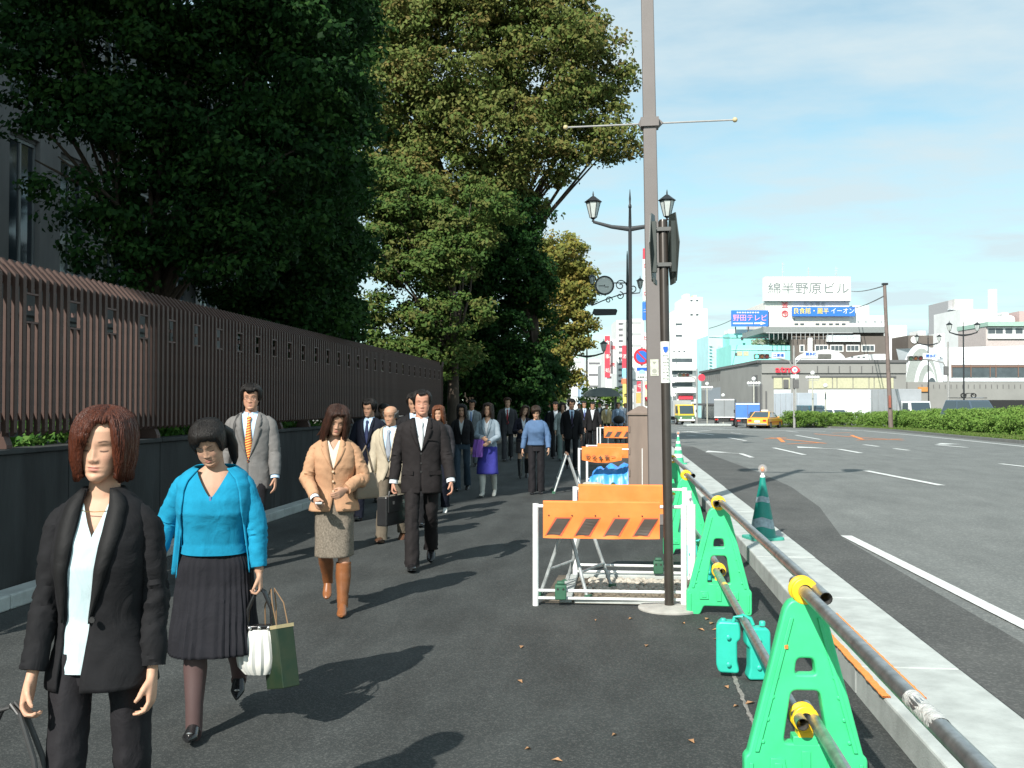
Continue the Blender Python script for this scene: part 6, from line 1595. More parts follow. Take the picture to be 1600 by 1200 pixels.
lady('woman in a short black jacket and dark jeans in the shade', 722, 18.4, 1.63, M_SUITB, bm_=cloth('dark_jeans', (.035, .055, .075)), inner=cloth('grey_tee', (.45, .46, .46)), hair=long_hair(length=-.14), hairm=M_HBLK, skin=SK2, z0=.92, hd=(12, 0, 0))
pl = lady('woman in pale grey jacket, violet-blue skirt and white boots, holding a purple garment', 762, 17.2, 1.64, cloth('blue_grey_jacket', (.27, .33, .38)), 'skirt', cloth('violet_blue_skirt', (.055, .055, .32)), boots=.12, shoes=mat('white_boot', (.55, .55, .50), .5), hairm=hairmat('dark_long_hair', (.025, .014, .010)), hair=long_hair(length=-.26, wide=.2), hd=(4, -4, 0),
          arms={-1: (18, 8, 62, 40), 1: (12, 12, 50, 34)}, z0=.90, skirtz=.42, skin=SK1, flare=.03)
w = world_pt(pl, pl.wri[-1] + Vector((-.06, 0, -.02))); mb = MB(); vs = []
for i in range(18):
    z = -.30*i/17; vs.append([(.085*math.cos(2*pi*k/24)*(1+.25*math.sin(k*1.7+i*.4))*(1-.3*abs(i/17-.4)) - .03*i/17, .04*math.sin(2*pi*k/24)*(1+.3*math.sin(k*2.3)), z) for k in range(24)])
mb.loft(vs); o = tag(mb.build('cardigan', cloth('purple_knit', (.22, .10, .42))), 'purple folded garment hanging over the arm of the woman in the blue skirt', 'garment'); o.location = w
suit('man in glasses and a light grey suit behind the long haired woman', 737, 25.5, 1.72, cloth('light_grey_suit', (.17, .19, .20)), M_SHIRT, (.25, .35, .6), hd=(5, -5, 3), skin=SK3, lod=1)
suit('tall man in a charcoal suit with a red tie walking out of the shade', 793, 28.2, 1.80, cloth('charcoal_suit2', (.045, .045, .05)), M_SHIRT, (.35, .04, .05), hair=short_hair(h=.02), hairm=M_HBRN, sh=1.05)
lady('woman in a dark dress and tall black boots tilting her head', 818, 21.5, 1.60, cloth('dark_dress', (.018, .018, .03)), 'skirt', cloth('grey_skirt', (.06, .05, .05)), boots=.05, hd=(0, 0, 13), hair=long_hair(length=-.15, wide=.2), hairm=M_HBRN, skirtz=.60, arms={-1: (10, 14, 80, 30), 1: (-5, 10, 10, 0)})
lady('woman in a plain slate blue sweater and black trousers with her head bowed low', 838, 17.75, 1.60, cloth('slate_blue_sweater', (.085, .15, .27)), bm_=M_SUITC, knit=True, hd=(26, -4, 0), hair=tied_hair(front=.07), hairm=hairmat('brown_hair2', (.025, .014, .009)), z0=.93, lean=4, fat=1.06,
     arms={-1: (2, 17, 6, 0), 1: (6, 17, 16, 4)}, legs={-1: (5, 6), 1: (-3, 6)})
suit('man in an open black suit and white shirt at the edge of the crowd', 868, 29.5, 1.70, M_SUITB, M_SHIRT, None, skin=SK3)
lady('woman in a long pale grey coat beside two men in dark suits', 879, 28.2, 1.68, cloth('pale_grey_coat', (.30, .34, .33)), bm_=cloth('grey_green_trousers', (.13, .17, .16)), z0=.74, hair=long_hair(length=-.11), hairm=M_HBLK, hd=(2, 0, 0))
suit('man in a black suit with a dark tie in front of the pale grey coat', 893, 24.6, 1.76, M_SUITB, M_BLUESH, (.05, .04, .08), skin=SK2, hd=(14, 0, 0), flip=-1)
suit('man in a dark suit walking left of the bus shelter', 913, 36.0, 1.72, M_SUITB, M_BLUESH, (.10, .12, .3), skin=SK2, lod=2)
suit('man in a dark suit with swinging arm just before the bus shelter', 926, 33.0, 1.68, M_SUITB, M_SHIRT, None, skin=SK2, lod=2, flip=-1, arms={-1: (-10, 12, 16, 0), 1: (16, 16, 30, 0)})
suit('person in a blue shirt with a black bag beside the bus shelter post', 966, 41.0, 1.70, cloth('blue_shirt_far', (.28, .36, .48)), M_BLUESH, None, skin=SK2, lod=2, trous=cloth('far_trousers', (.10, .09, .08)))
bgp = place(967, 40.7); b = MB(); b.ell((0, 0, 0), (.24, .12, .17), 16, 9); o = tag(b.build('shoulder_bag', M_BLACK), 'black bag across the front of the person in a blue shirt', 'bag'); o.location = (bgp[0], bgp[1]-.12, .98)
k_ = [('dark haired person in dark clothes deep in the shade behind the red tie man', 847, 44, 1.68, M_SUITB), ('person with black hair far back beside the hedge of trees', 858, 41, 1.66, M_NAVY), ('distant walker in a grey top between two suits', 905, 48, 1.66, cloth('far_grey', (.2, .21, .22))),
      ('distant walker in a beige top near the bus shelter', 948, 47, 1.62, cloth('far_beige', (.55, .42, .22))), ('distant walker in white right of the bus shelter', 977, 52, 1.66, cloth('far_white', (.6, .55, .58))), ('distant walker in black between the suited men', 937, 50, 1.70, M_BLACK), ('distant walker in a brown coat by the trees', 866, 56, 1.66, cloth('far_brown', (.12, .08, .05)))]
for i, (lab, px, D, H, m_) in enumerate(k_):
    suit(lab, px, D, H, m_, M_SHIRT, None, lod=2, skin=SK3, flip=1 if i % 2 else -1, trous=M_SUITC)
# ------------------------------------------------------------------ far side: buildings, signs, vehicles
random.seed(21)
M_BW = mat('white_render', (.74, .75, .74), .85, var=.06, vscale=.5); M_BG = mat('station_grey', (.26, .26, .245), .85, var=.08, vscale=.4)
M_BG2 = mat('station_dark_trim', (.12, .12, .12), .7, var=.1); M_TQ = mat('turquoise_wall', (.30, .72, .66), .85, var=.06, vscale=.5); M_TQ2 = mat('pale_turquoise', (.46, .74, .76), .85, var=.06, vscale=.5)
M_BRB = mat('brown_tile_wall', (.145, .125, .11), .85, var=.1, vscale=.7); M_DG = mat('far_window', (.08, .10, .11), .25, var=.2, vscale=.8); M_BLIND = mat('yellow_blind', (.48, .47, .32), .8, var=.1)
M_PANEL = mat('white_panel', (.72, .76, .78), .7, var=.05); M_SRED = mat('sign_red2', (.72, .05, .08), .6, var=.05); M_SBLUE = mat('sign_blue2', (.03, .17, .62), .6, var=.1); M_PINK = mat('sign_pink', (.86, .42, .62), .6, var=0); M_YL = mat('sign_yellow', (.88, .72, .16), .6, var=.05)
M_GLINE = mat('far_grey_line', (.42, .44, .44), .8, var=.0)
def mpp_(D): return D/FPX
def gz(D): return zr(D)
class Far:
    """a far thing whose front stands at depth D, square to the view; local x runs from its left edge, y away"""
    def __init__(s, name, px0, px1, D, lab, cat, group=None, rz=0):
        p = at(px0, 632, D); s.D = D; s.w = (px1-px0)*D/FPX; s.px0 = px0; s.z0 = zr(D)
        s.root = empty(name, (p.x, p.y, s.z0), YAW+rz, lab, cat, group)
    def x(s, px): return (px-s.px0)*s.D/FPX
    def z(s, py): return (632-py)*s.D/FPX + CAM_H - s.z0
    def box(s, name, px0, px1, py0, py1, m, y0=0, y1=8, bev=0):
        """py0 top, py1 bottom (None: ground)"""
        q = MB(); q.box(s.x(px0), s.x(px1), y0, y1, 0 if py1 is None else s.z(py1), s.z(py0)); return q.build(name, m, s.root, False, bevel=bev)
    def windows(s, pxs, pys, w, h, m=None, frame=None, y=-.04):
        me = MB(); a, b = w*s.D/FPX, h*s.D/FPX; me.box(0, a, y, y+.03, -b, 0); me = me.mesh('window', m or M_DG, False)
        fm = None
        if frame:
            f = MB(); t = .12
            f.box(-t, a+t, y+.001, y+.038, 0.001, t); f.box(-t, a+t, y+.001, y+.038, -b-t, -b-.001); f.box(-t, -.001, y+.001, y+.038, -b, 0); f.box(a+.001, a+t, y+.001, y+.038, -b, 0); fm = f.mesh('window_frame', frame, False)
        for px in pxs:
            for py in pys:
                o = link('window', me, s.root); o.location = (s.x(px), 0, s.z(py))
                if fm: q = link('frame', fm, o)
    def text(s, body, px, py, hpx, m, y=-.06, sx=1.0, bold=0, name='lettering'):
        return text(body, hpx*s.D/FPX*1.15, m, s.root, (s.x(px), y, s.z(py)), ext=.02, name=name, sx=sx, bold=bold)

# tall white stepped building
f = Far('apartment_building', 1047, 1106, 175, 'tall white stepped building with curved balcony strips left of the grey station', 'building')
f.box('wall', 1058, 1106, 482, None, M_BW, 0, 14); f.box('tower_block', 1072, 1102, 462, 482.2, M_BW, 2, 12); f.box('left_wing', 1036, 1057.8, 500, None, M_BW, 1.5, 14)
for py in (563, 580.5, 598): 
    f.box('balcony', 1046, 1086, py+9, py+16, M_BW, -1.2, -.02)
f.windows([1050], [560, 579, 598], 32, 6)
f.windows([1052, 1060, 1068], [548], 3, 2); f.windows([1056], [505, 523], 10, 3); f.windows([1079, 1088], [468, 490], 4, 3)
f.box('roof_tank', 1076, 1084, 455, 461.8, M_BW, 4, 7); f.box('roof_tank', 1090, 1096, 457, 461.8, mat('cream_tank', (.7, .6, .42), .8), 4, 7)
f.box('shop_sign', 1060, 1082, 618, 624, M_SRED, -.5, -.1)
# low grey station
f = Far('station_building', 1190, 1416, 112, 'long low grey station building with red lettering and yellow blinds in its window band', 'building')
f.box('wall', 1190, 1416, 567, None, M_BG, 0, 22); f.box('cornice', 1188, 1418, 562.5, 567-.2, M_BG2, -.35, 22.2)
f.box('upper_band', 1190, 1416, 566.8, 583, M_BG, -.18, -.002)
f.windows([1276, 1293, 1310, 1327, 1345, 1362], [572], 1.2, 10, M_BG2, y=-.24)
for a, b in ((1208, 1236), (1263, 1398)):
    f.box('window_surround', a-2, b+2, 587, 590, M_BG2, -.12, -.003)
for a, b in ((1209, 1222), (1223.5, 1234), (1264, 1300), (1301.5, 1307), (1308.5, 1332), (1333.5, 1357), (1358.5, 1365), (1366.5, 1396)): f.box('blind_window', a, b, 590.5, 607, M_BLIND, -.08, -.004)
for a, b in ((1209, 1236), (1263, 1397)):
    n_ = max(1, int((b-a)/22))
    for k in range(n_):
        for py in (609, 623.5, 638): f.box('white_panel', a + (b-a)*k/n_ + .2, a + (b-a)*(k+1)/n_ - .2, py, py+14, M_PANEL, -.07, -.004)
f.box('pilaster', 1196, 1198, 611, 650, M_BG2, -.1, -.002); f.box('pilaster', 1188.5, 1190.5, 600, None, M_BG2, -.1, .3)
o = f.text('atmo', 1230, 577.5, 13, M_SRED, y=-.30, sx=1.25, bold=.02)
wv_ = MB(); bx0 = f.x(1190); L = 34
# left wing receding from the corner
wg = f.root
q = MB(); ww = at(1096, 632, 152); c0_ = at(1190, 632, 112.05)
fl = Far('station_wing', 1190, 1191, 112.1, 'left side wing of the grey station running back from its corner', 'building')
dv = Vector((ww.x-c0_.x, ww.y-c0_.y, 0)); Lw = dv.length; fl.root.rotation_euler = (0, 0, math.atan2(-dv.y, -dv.x)); fl.root.location = (ww.x, ww.y, zr(112)); hh = (632-566)*112/FPX + CAM_H - zr(112)
def wb(name, a, b, z0, z1, m, y0=0, y1=6): q = MB(); q.box(a*Lw, b*Lw, y0, y1, z0, z1); return q.build(name, m, fl.root, False)
wb('wall', 0, .985, 0, hh, M_BG, 0, 5); wb('cornice', -.01, .98, hh+.003, hh+.3, M_BG2, -.3, 5)
for k in range(14): wb('slot', .06+k*.038, .064+k*.038, hh-1.5, hh-.5, M_BG2, -.06, -.003)
wb('louvre_panel', .68, .86, 2.2, hh-2.0, mat('blue_grey_panel', (.30, .34, .38), .7), -.1, -.004); wb('sign_panel', .44, .66, 2.6, hh-2.0, M_PANEL, -.12, -.004)
for k in range(5): wb('panel_joint', .47+k*.04, .472+k*.04, 2.6, hh-2.0, M_DG, -.14, -.121)
wb('louvre_panel', .10, .42, 2.2, hh-2.4, mat('blue_grey_panel', (.30, .34, .38), .7), -.1, -.004); wb('canopy', .05, .64, 2.0, 2.3, M_BG2, -1.8, -.004); wb('shop_front', .08, .86, .2, 1.9, M_DG, -.1, -.004); wb('entrance', .89, .96, .2, hh-1.4, M_BG2, -.1, -.004)
# arched hall
f = Far('arched_hall', 1407, 1640, 118, 'white barrel vaulted hall with a glazed arch at its end and a long window band', 'building')
def arc(px0, px1, pyb, pyt, n_=20): return [(f.x((px0+px1)/2 + (px1-px0)/2*math.cos(a)), f.z(pyb) + (f.z(pyt)-f.z(pyb))*math.sin(a)) for a in [pi*k/n_ for k in range(n_+1)]]
q = MB(); outer = arc(1407, 1475, 622, 537); q.prism([(f.x(1475), f.z(640))] + outer + [(f.x(1407), f.z(640))], 0, .5); q.build('arch_rim', M_PANEL, f.root, False)
for i, (a, b, t_, m_, y_) in enumerate([(1414, 1467, 544, mat('arch_glass', (.33, .36, .34), .2, var=.1), -.05), (1427, 1464, 562, M_PANEL, -.12), (1432, 1464, 570, mat('arch_glass', (.33, .36, .34), .2), -.18), (1439, 1464, 580, M_PANEL, -.24), (1446, 1464, 590, M_DG, -.3)]):
    q = MB(); q.prism(arc(a, b, 620, t_), y_, y_+.04); q.build('arch_glazing', m_, f.root, False)
f.box('orange_stall', 1431, 1447, 605, 612, mat('orange_box', (.55, .25, .07), .7), -.8, -.35)
q = MB(); q.add([(f.x(1475), 0, f.z(596)), (f.x(1700), 0, f.z(596)), (f.x(1700), 0, f.z(560)), (f.x(1475), 0, f.z(560)), (f.x(1462), 3.5, f.z(541)), (f.x(1700), 3.5, f.z(536)), (f.x(1462), 12, f.z(536)), (f.x(1700), 12, f.z(533)), (f.x(1475), 12, f.z(596)), (f.x(1700), 12, f.z(596))],
       [(0, 1, 2, 3), (3, 2, 5, 4), (4, 5, 7, 6), (6, 7, 9, 8), (0, 3, 4, 6, 8), (1, 9, 7, 5, 2), (0, 8, 9, 1)]); q.build('vault', M_PANEL, f.root, False)
f.box('window_band', 1487, 1700, 570, 589, M_DG, -.12, -.002)
for px in (1486, 1516, 1546, 1555, 1590, 1620): f.box('mullion', px, px+1.2, 569.5, 589.5, mat('hall_brown', (.20, .12, .09), .6), -.2, -.121)
f.box('sign_strip', 1487, 1700, 571, 574, mat('hall_brown', (.20, .12, .09), .6), -.19, -.125)
f.box('base_wall', 1415, 1700, 597, None, M_BG, -.6, -.003); f.windows(range(1437, 1640, 9), [601], .9, 6, M_BG2, y=-.66); f.box('underpass_opening', 1490, 1600, 625, None, M_BLACK, -.64, -.602)
# brown building with windows and grey deck
f = Far('office_building', 1236, 1390, 137, 'dark brown tiled building with four framed windows behind the station', 'building')
f.box('wall', 1238, 1390, 525, None, M_BRB, 0, 12); f.box('upper_deck', 1192, 1386, 511, 520, mat('deck_grey', (.22, .24, .235), .8), -.5, 12)
f.box('deck_wall', 1236, 1386, 520.2, 524.8, M_BRB, 1, 12)
for px in range(1200, 1300, 7): f.box('railing_post', px, px+.6, 519, 531, M_GLINE, -.8, -.7)
f.box('railing', 1195, 1330, 520, 521, M_GLINE, -.85, -.72)
f.windows([1275, 1299, 1324, 1348], [540], 18, 8, M_DG, M_WHITE)
for px in (1275, 1299, 1324, 1348): f.box('mullion', px+5.6, px+6.2, 540, 548, M_WHITE, -.06, -.041); f.box('mullion', px+11.6, px+12.2, 540, 548, M_WHITE, -.06, -.041)
f.windows([1251], [540], 5, 9, M_DG, M_WHITE); f.box('white_chimney', 1262, 1268, 528, 552, M_BW, -.6, -.003); f.box('sign_board', 1291, 1343, 523.5, 534, M_PANEL, -.5, -.01)
text('クリニカ総合病院', 4.2*137/FPX, M_GLINE, f.root, (f.x(1321), -.52, f.z(528.7)), ext=.01)
for i in range(3):
    pass
# domed and small white roofs in front of it
f = Far('dome_roof_building', 1262, 1322, 124, 'white shallow domed roof showing above the station roofline', 'building')
q = MB(); q.prism([(f.x(1292)+f.w*.5*math.cos(a), f.z(564) + (f.z(546)-f.z(564))*math.sin(a)) for a in [pi*k/16 for k in range(17)]] + [(f.x(1262), 0), (f.x(1322), 0)], 0, 6); q.build('roof', M_BW, f.root, False)
f = Far('rooftop_sheds', 1320, 1390, 125, 'small white rooftop sheds with dark openings right of the dome', 'building')
q = MB(); q.prism([(f.x(1318), f.z(563)), (f.x(1358), f.z(553)), (f.x(1362), f.z(563)), (f.x(1362), 0), (f.x(1318), 0)], 0, 5); q.build('sloped_shed', M_BW, f.root, False); f.box('wall', 1366, 1390, 553, None, M_BW, 0, 5); f.windows([1330, 1340, 1348], [557], 4, 2)
# white sign tower building
f = Far('sign_building', 1195, 1386, 165, 'white building carrying a huge white rooftop board lettered 綿半野原ビル', 'building')
f.box('wall', 1197, 1328, 471, None, mat('cream_wall', (.70, .66, .62), .85, var=.05), 0, 14); f.box('rooftop_board', 1194, 1328, 433, 470.5, M_WHITE, -.8, .8)
f.text('綿半野原ビル', 1262, 452, 16.5, mat('board_grey', (.20, .23, .23), .8, var=0), y=-.86, sx=1.12)
f.box('base_line', 1195, 1328, 470.8, 472, M_GLINE, -.5, -.01)
f.text('金', 1227, 476, 10, M_SRED, y=-.1)
q = MB(); q.tube([(f.x(1227)+.48*math.cos(a), -.1, f.z(490)+.48*math.sin(a)) for a in [2*pi*k/20 for k in range(21)]], .07, 6); q.build('ring_logo', M_SRED, f.root)
f.text('今', 1227, 490, 6, M_SRED, y=-.1)
f.text('広 永 物 産', 1274, 475, 6, M_GLINE, y=-.06)
f.box('blue_banner', 1237, 1334, 480, 494.5, M_SBLUE, -.9, -.3)
f.text('良食館・麗半', 1265.5, 487, 8.8, M_YL, y=-.95, sx=.92); f.text('イーオン', 1314.5, 487, 8.8, M_WHITE, y=-.95, sx=.92)
f.box('white_block', 1300, 1386, 492.5, None, M_BW, .3, 12); f.box('stepped_block', 1334, 1360, 477, 492.3, M_BW, .3, 9)
f.windows([1242, 1251, 1275, 1285, 1296, 1306, 1316], [505], 6, 3); f.windows([1241], [497], 1.2, 3); f.windows([1340, 1352, 1366, 1376], [499], 3, 2, M_GLINE)
for px, py in ((1232, 405), (1273, 413), (1317, 412)):
    a = MB(); a.tube([(f.x(px), 3, f.z(434)), (f.x(px), 3, f.z(py))], .07, 6); 
    for k in range(4): a.box(f.x(px)-.3, f.x(px)+.3, 2.97, 3.03, f.z(py+3+k*4)-.03, f.z(py+3+k*4)+.03)
    a.build('antenna', M_GLINE, f.root)
# blue rooftop sign on its own frame
f = Far('sign_house', 1140, 1202, 150, 'turquoise topped building with a blue billboard lettered in pink', 'building')
f.box('wall', 1143, 1238, 520, None, M_TQ, 1, 12); f.box('billboard', 1143, 1200, 485, 510, M_SBLUE, -.4, 0); f.box('board_side', 1200.2, 1202, 487, 510, M_BG2, -.2, .8)
f.text('野田テレビ', 1171.5, 497.5, 9.6, M_PINK, y=-.46, sx=.98)
for px in range(1151, 1186, 4): f.box('small_print', px, px+2.4, 487.5, 489.5, M_WHITE, -.45, -.41)
f.box('white_bar', 1145, 1176, 504.5, 506.5, M_WHITE, -.45, -.41); q = MB(); q.prism([(f.x(1178), f.z(506.5)), (f.x(1188), f.z(506.5)), (f.x(1188), f.z(508)), (f.x(1196), f.z(505.4)), (f.x(1188), f.z(502.6)), (f.x(1188), f.z(504.2)), (f.x(1178), f.z(504.2))], -.45, -.41); q.build('white_arrow', M_WHITE, f.root, False)
for px in (1150, 1170, 1192): f.box('board_post', px, px+1, 510.2, 520, M_BG2, .1, .5)
f.box('roof_clutter', 1143, 1190, 513, 519.5, M_BW, 2, 5); f.windows([1175, 1185], [524], 5, 4, M_DG); f.windows([1158], [526], 4, 6)
f = Far('turquoise_building', 1143, 1240, 138, 'bright turquoise flat roofed building behind the traffic signal', 'building')
f.box('wall', 1143, 1240, 539, None, M_TQ, 0, 10); f.windows([1152, 1162], [549], 8, 7, M_BLIND, None); f.windows([1149], [551], 3, 5, M_DG); f.box('parapet_line', 1143, 1240, 546, 546.8, M_TQ2, -.1, -.01); f.windows([1184, 1200, 1222], [546], 9, 1.5)
cpp = [(f.x(random.uniform(1180, 1238)), random.uniform(.3, 3), f.z(random.uniform(531, 538.5))) for _ in range(60)]; link('roof_plants', leaves_mesh('roof_plants', cpp, [.5]*60, 14, .22, [(.30, .34, .28), (.2, .26, .16)]), f.root)
f = Far('pale_blue_building', 1106, 1143, 156, 'pale blue building between the white tower and the turquoise one', 'building')
f.box('wall', 1107, 1142, 524, None, M_TQ2, 0, 10); f.windows([1112, 1122, 1133], [540, 556], 4, 3, M_GLINE); f.box('stair_tower', 1139, 1148, 534, None, M_BW, -1.5, -.02); f.windows([1141], [538, 546, 554, 562, 570], 5, 3, M_BG2, y=-1.56)
for k in range(8): f.box('ladder_rung', 1108, 1112, 540+k*5, 541+k*5, M_GLINE, -.3, -.1)
# right hand blocks
f = Far('white_block_building', 1388, 1420, 150, 'plain white block right of the leaning utility pole', 'building'); f.box('wall', 1390, 1418, 508, None, M_BW, 0, 9); f.windows([1402], [544], 14, 5, M_GLINE); f.windows([1405], [528], 1.5, 1.5)
f = Far('grey_tower', 1485, 1524, 230, 'distant grey apartment tower with balcony rows, right of the arched hall lamps', 'building'); f.box('wall', 1493, 1522, 467, None, mat('pale_grey_tower', (.55, .54, .52), .85), 0, 12); f.box('side_wing', 1486, 1492.8, 469, None, mat('tower_side', (.38, .38, .39), .85), 1, 12)
for k in range(9): f.box('balcony', 1484.5, 1493, 482+k*7, 484+k*7, M_PANEL, -1, .9)
f = Far('white_factory', 1495, 1560, 190, 'big plain white building with a tall white chimney block', 'building'); f.box('wall', 1502, 1553, 483, None, M_BW, 0, 12); f.box('chimney_block', 1545, 1557, 452, None, M_BW, -.6, -.02); f.windows([1533], [487], 1.2, 4, M_GLINE)
f = Far('green_roof_building', 1540, 1640, 140, 'white building with a green roof edge and a row of windows at the right edge', 'building'); f.box('wall', 1543, 1660, 510, None, mat('pinkish_wall', (.5, .44, .42), .85), .3, 9); f.box('window_wall', 1545, 1660, 511, 529, M_BW, 0, .28); f.box('roof', 1542, 1662, 503, 509.8, mat('copper_green', (.34, .50, .42), .7), -.6, 9.2)
f.windows([1545, 1557, 1572, 1588, 1604], [513], 11, 8, M_DG)
f = Far('round_tank_house', 1565, 1600, 200, 'white rounded roof house with a water tank behind the green roofed building', 'building'); f.box('wall', 1567, 1590, 492, None, M_BW, 0, 6, bev=.8); f.box('tank', 1572, 1583, 487, 492, M_BW, 1, 4, bev=.4); f.box('reddish_block', 1594, 1640, 486, None, mat('reddish_wall', (.5, .38, .36), .85), 0, 6)
f = Far('low_brown_building', 1418, 1460, 138, 'low brown building behind the top of the glazed arch', 'building'); f.box('wall', 1420, 1459, 524, None, M_BRB, 0, 6); f.box('roof_unit', 1440, 1452, 516, 524, M_BW, 1, 4); q = MB(); q.lathe([(.5, -.1), (.5, 0)], (f.x(1429), -.05, f.z(531)), 16, 0, 'y'); q.build('round_light', M_WHITE, f.root)
f = Far('small_white_building', 1466, 1478, 160, 'small white block between the grey tower and the arched hall', 'building'); f.box('wall', 1466, 1477, 521, None, M_BW, 0, 6)

# row of shops and signs up the street, seen between the trees and the pole
cols = {'w': M_BW, 'g': mat('shop_grey', (.34, .35, .36), .85), 'c': mat('shop_cream', (.62, .56, .46), .85), 'b': mat('shop_blue', (.36, .48, .60), .85), 't': mat('shop_tan', (.5, .38, .26), .85), 'd': mat('shop_dark', (.16, .16, .17), .8)}
spec = [(868, 884, 598, 330, 'c', 'cream'), (880, 900, 590, 300, 'g', 'grey'), (893, 912, 560, 280, 'w', 'white'), (906, 921, 582, 250, 'b', 'blue-grey'), (917, 942, 562, 215, 'w', 'tall white'), (940, 950, 570, 180, 'g', 'narrow grey'), (946, 966, 548, 160, 'w', 'white sign-covered'), (964, 986, 500, 145, 'w', 'tall white stacked'), (984, 1006, 498, 130, 'w', 'white corner'), (1003, 1050, 600, 118, 'w', 'low white')]
used = 0
for i, (a, b, t_, D, c, nm) in enumerate(spec):
    f = Far('shop_building', a, b, D, '%s shop building up the street%s' % (nm, [', farthest of the row', ', second farthest', ' with an antenna', ' behind the lantern lamp', ' above the bus shelter', ' right of the bus shelter', ' under red signs', ' with balcony strips', ' beside the no-parking sign', ' between the dark pole and the white tower'][i]), 'building', 'shop buildings along the far street')
    f.box('wall', a, b, t_, None, cols[c], 0, 8)
    rows_ = int((640-t_)/9)
    for r_ in range(rows_):
        if (r_+i) % 2 == 0 or i in (7,): f.windows([a + (b-a)*.12], [t_+4+r_*9], (b-a)*.7, 3.4, [M_DG, cols['d'], M_GLINE][i % 3])
    if i == 2 or i == 4:
        q = MB(); 
        for k in range(3): q.box(f.x((a+b)/2-5+k*5)-.08, f.x((a+b)/2-5+k*5)+.08, 2, 2.2, f.z(t_), f.z(t_-9))
        q.box(f.x((a+b)/2-6), f.x((a+b)/2+6), 2, 2.2, f.z(t_-5), f.z(t_-4)); q.build('antenna', M_GLINE, f.root, False)
def vsign(a, b, t_, bt, D, m, lab, chars=None, cm=None, grp='vertical shop signs up the street'):
    f = Far('shop_sign', a, b, D, lab, 'sign', grp); f.root['group'] = grp
    f.box('panel', a, b, t_, bt, m, -.3, 0)
    f.box('bracket', (a+b)/2-.3, (a+b)/2+.3, t_+1, bt-1, M_BG2, .001, 1.5)
    if chars:
        st_ = (bt-t_)/len(chars)
        for k, ch in enumerate(chars): f.text(ch, (a+b)/2, t_ + st_*(k+.5), min(b-a, st_)*.8, cm or M_WHITE, y=-.34)
vsign(1005, 1013, 388, 470, 112, M_SRED, 'tall vertical sign with a red top and white squares beside the square pole', None)
vsign(1004.6, 1013.4, 405, 470, 111.5, M_WHITE, 'white squares stacked below the red top of the tall sign', 'ロ ロ', M_SRED)
vsign(1004, 1012, 472, 500, 111.2, M_SBLUE, 'blue and white lower part of the tall vertical sign', 'コ', M_WHITE)
vsign(1004, 1014, 520, 570, 110, M_WHITE, 'white vertical sign with red letters above the telephone plate', 'ビル館', M_SRED)
vsign(945, 953, 525, 590, 140, M_SRED, 'red and white patterned sign left of the lamp post', '食事処', M_WHITE)
vsign(954, 962, 530, 584, 141, M_WHITE, 'white sign with red letters next to the red patterned one', '焼肉', M_SRED)
vsign(972, 980, 540, 575, 126, M_SRED, 'red sign right above the light blue one', '酒', M_WHITE)
vsign(972, 981, 576, 590, 125, mat('light_blue_sign', (.25, .55, .80), .6), 'small light blue sign between two lamp posts', None)
vsign(971, 982, 592, 600, 124.5, mat('orange_red_sign', (.75, .18, .08), .6), 'flat orange-red sign above the yellow shop sign', None)
vsign(973, 981, 600, 636, 124, M_YL, 'yellow shop sign with dark print low by the slim posts', '本', M_BLACK)
vsign(995, 1004, 596, 612, 105, M_SRED, 'red shop sign just under the telephone plate', '中', M_WHITE)
vsign(994, 1003, 614, 630, 104.5, mat('orange_sign', (.82, .40, .12), .6), 'orange shop sign lowest under the telephone plate', None)
vsign(898, 912, 588, 596, 150, mat('pale_cyan_sign', (.45, .75, .80), .6), 'pale cyan street name sign beyond the trees', None)
vsign(1007, 1016, 596, 634, 108, mat('peach_sign', (.82, .60, .42), .6), 'peach sign with red marks beside the cabinet', '♥♥', M_SRED)

# utility pole with wires
f = Far('utility_pole', 1388, 1396, 72, 'leaning rusty brown utility pole rising from the hedge', 'pole')
q = MB(); q.tube([(f.x(1392), 0, 0), (f.x(1387), 0, f.z(545)), (f.x(1383.5), 0, f.z(443))], [.17, .14, .115], 12); q.build('pole', mat('rusty_pole', (.17, .13, .115), .7, var=.25, vscale=1.5), f.root)
q = MB(); q.box(f.x(1380), f.x(1388), -.15, .15, f.z(445), f.z(442)); q.build('pole_cap', M_DARKMETAL, f.root, False)
q = MB(); q.box(f.x(1387), f.x(1390), -.28, -.16, f.z(637), f.z(618)); q.build('small_box', mat('faded_red_box', (.30, .10, .07), .7), f.root, False)
def wire(a, b, lab, sag=.6, r=.025):
    a, b = Vector(a), Vector(b); o = empty('wire', a, 0, lab, 'cable', 'overhead wires'); q = MB()
    q.tube([(b-a)*t_ + Vector((0, 0, -sag*4*t_*(1-t_))) for t_ in [k/14 for k in range(15)]], r, 5); q.build('cable', M_DARKMETAL, o)
wire(at(1383, 446, 72), at(1330, 455, 150), 'overhead wire from the pole top to the big white board', 0.2, .05); wire(at(1384, 461, 72), at(1330, 482, 150), 'lower overhead wire from the pole to the sign building', .2, .05)
wire(at(1108, 527, 130), at(1200, 527, 110), 'cable strung above the turquoise building', .1, .05); wire(at(1108, 513, 130), at(1143, 500, 135), 'thin cable left of the blue billboard', .1, .04)

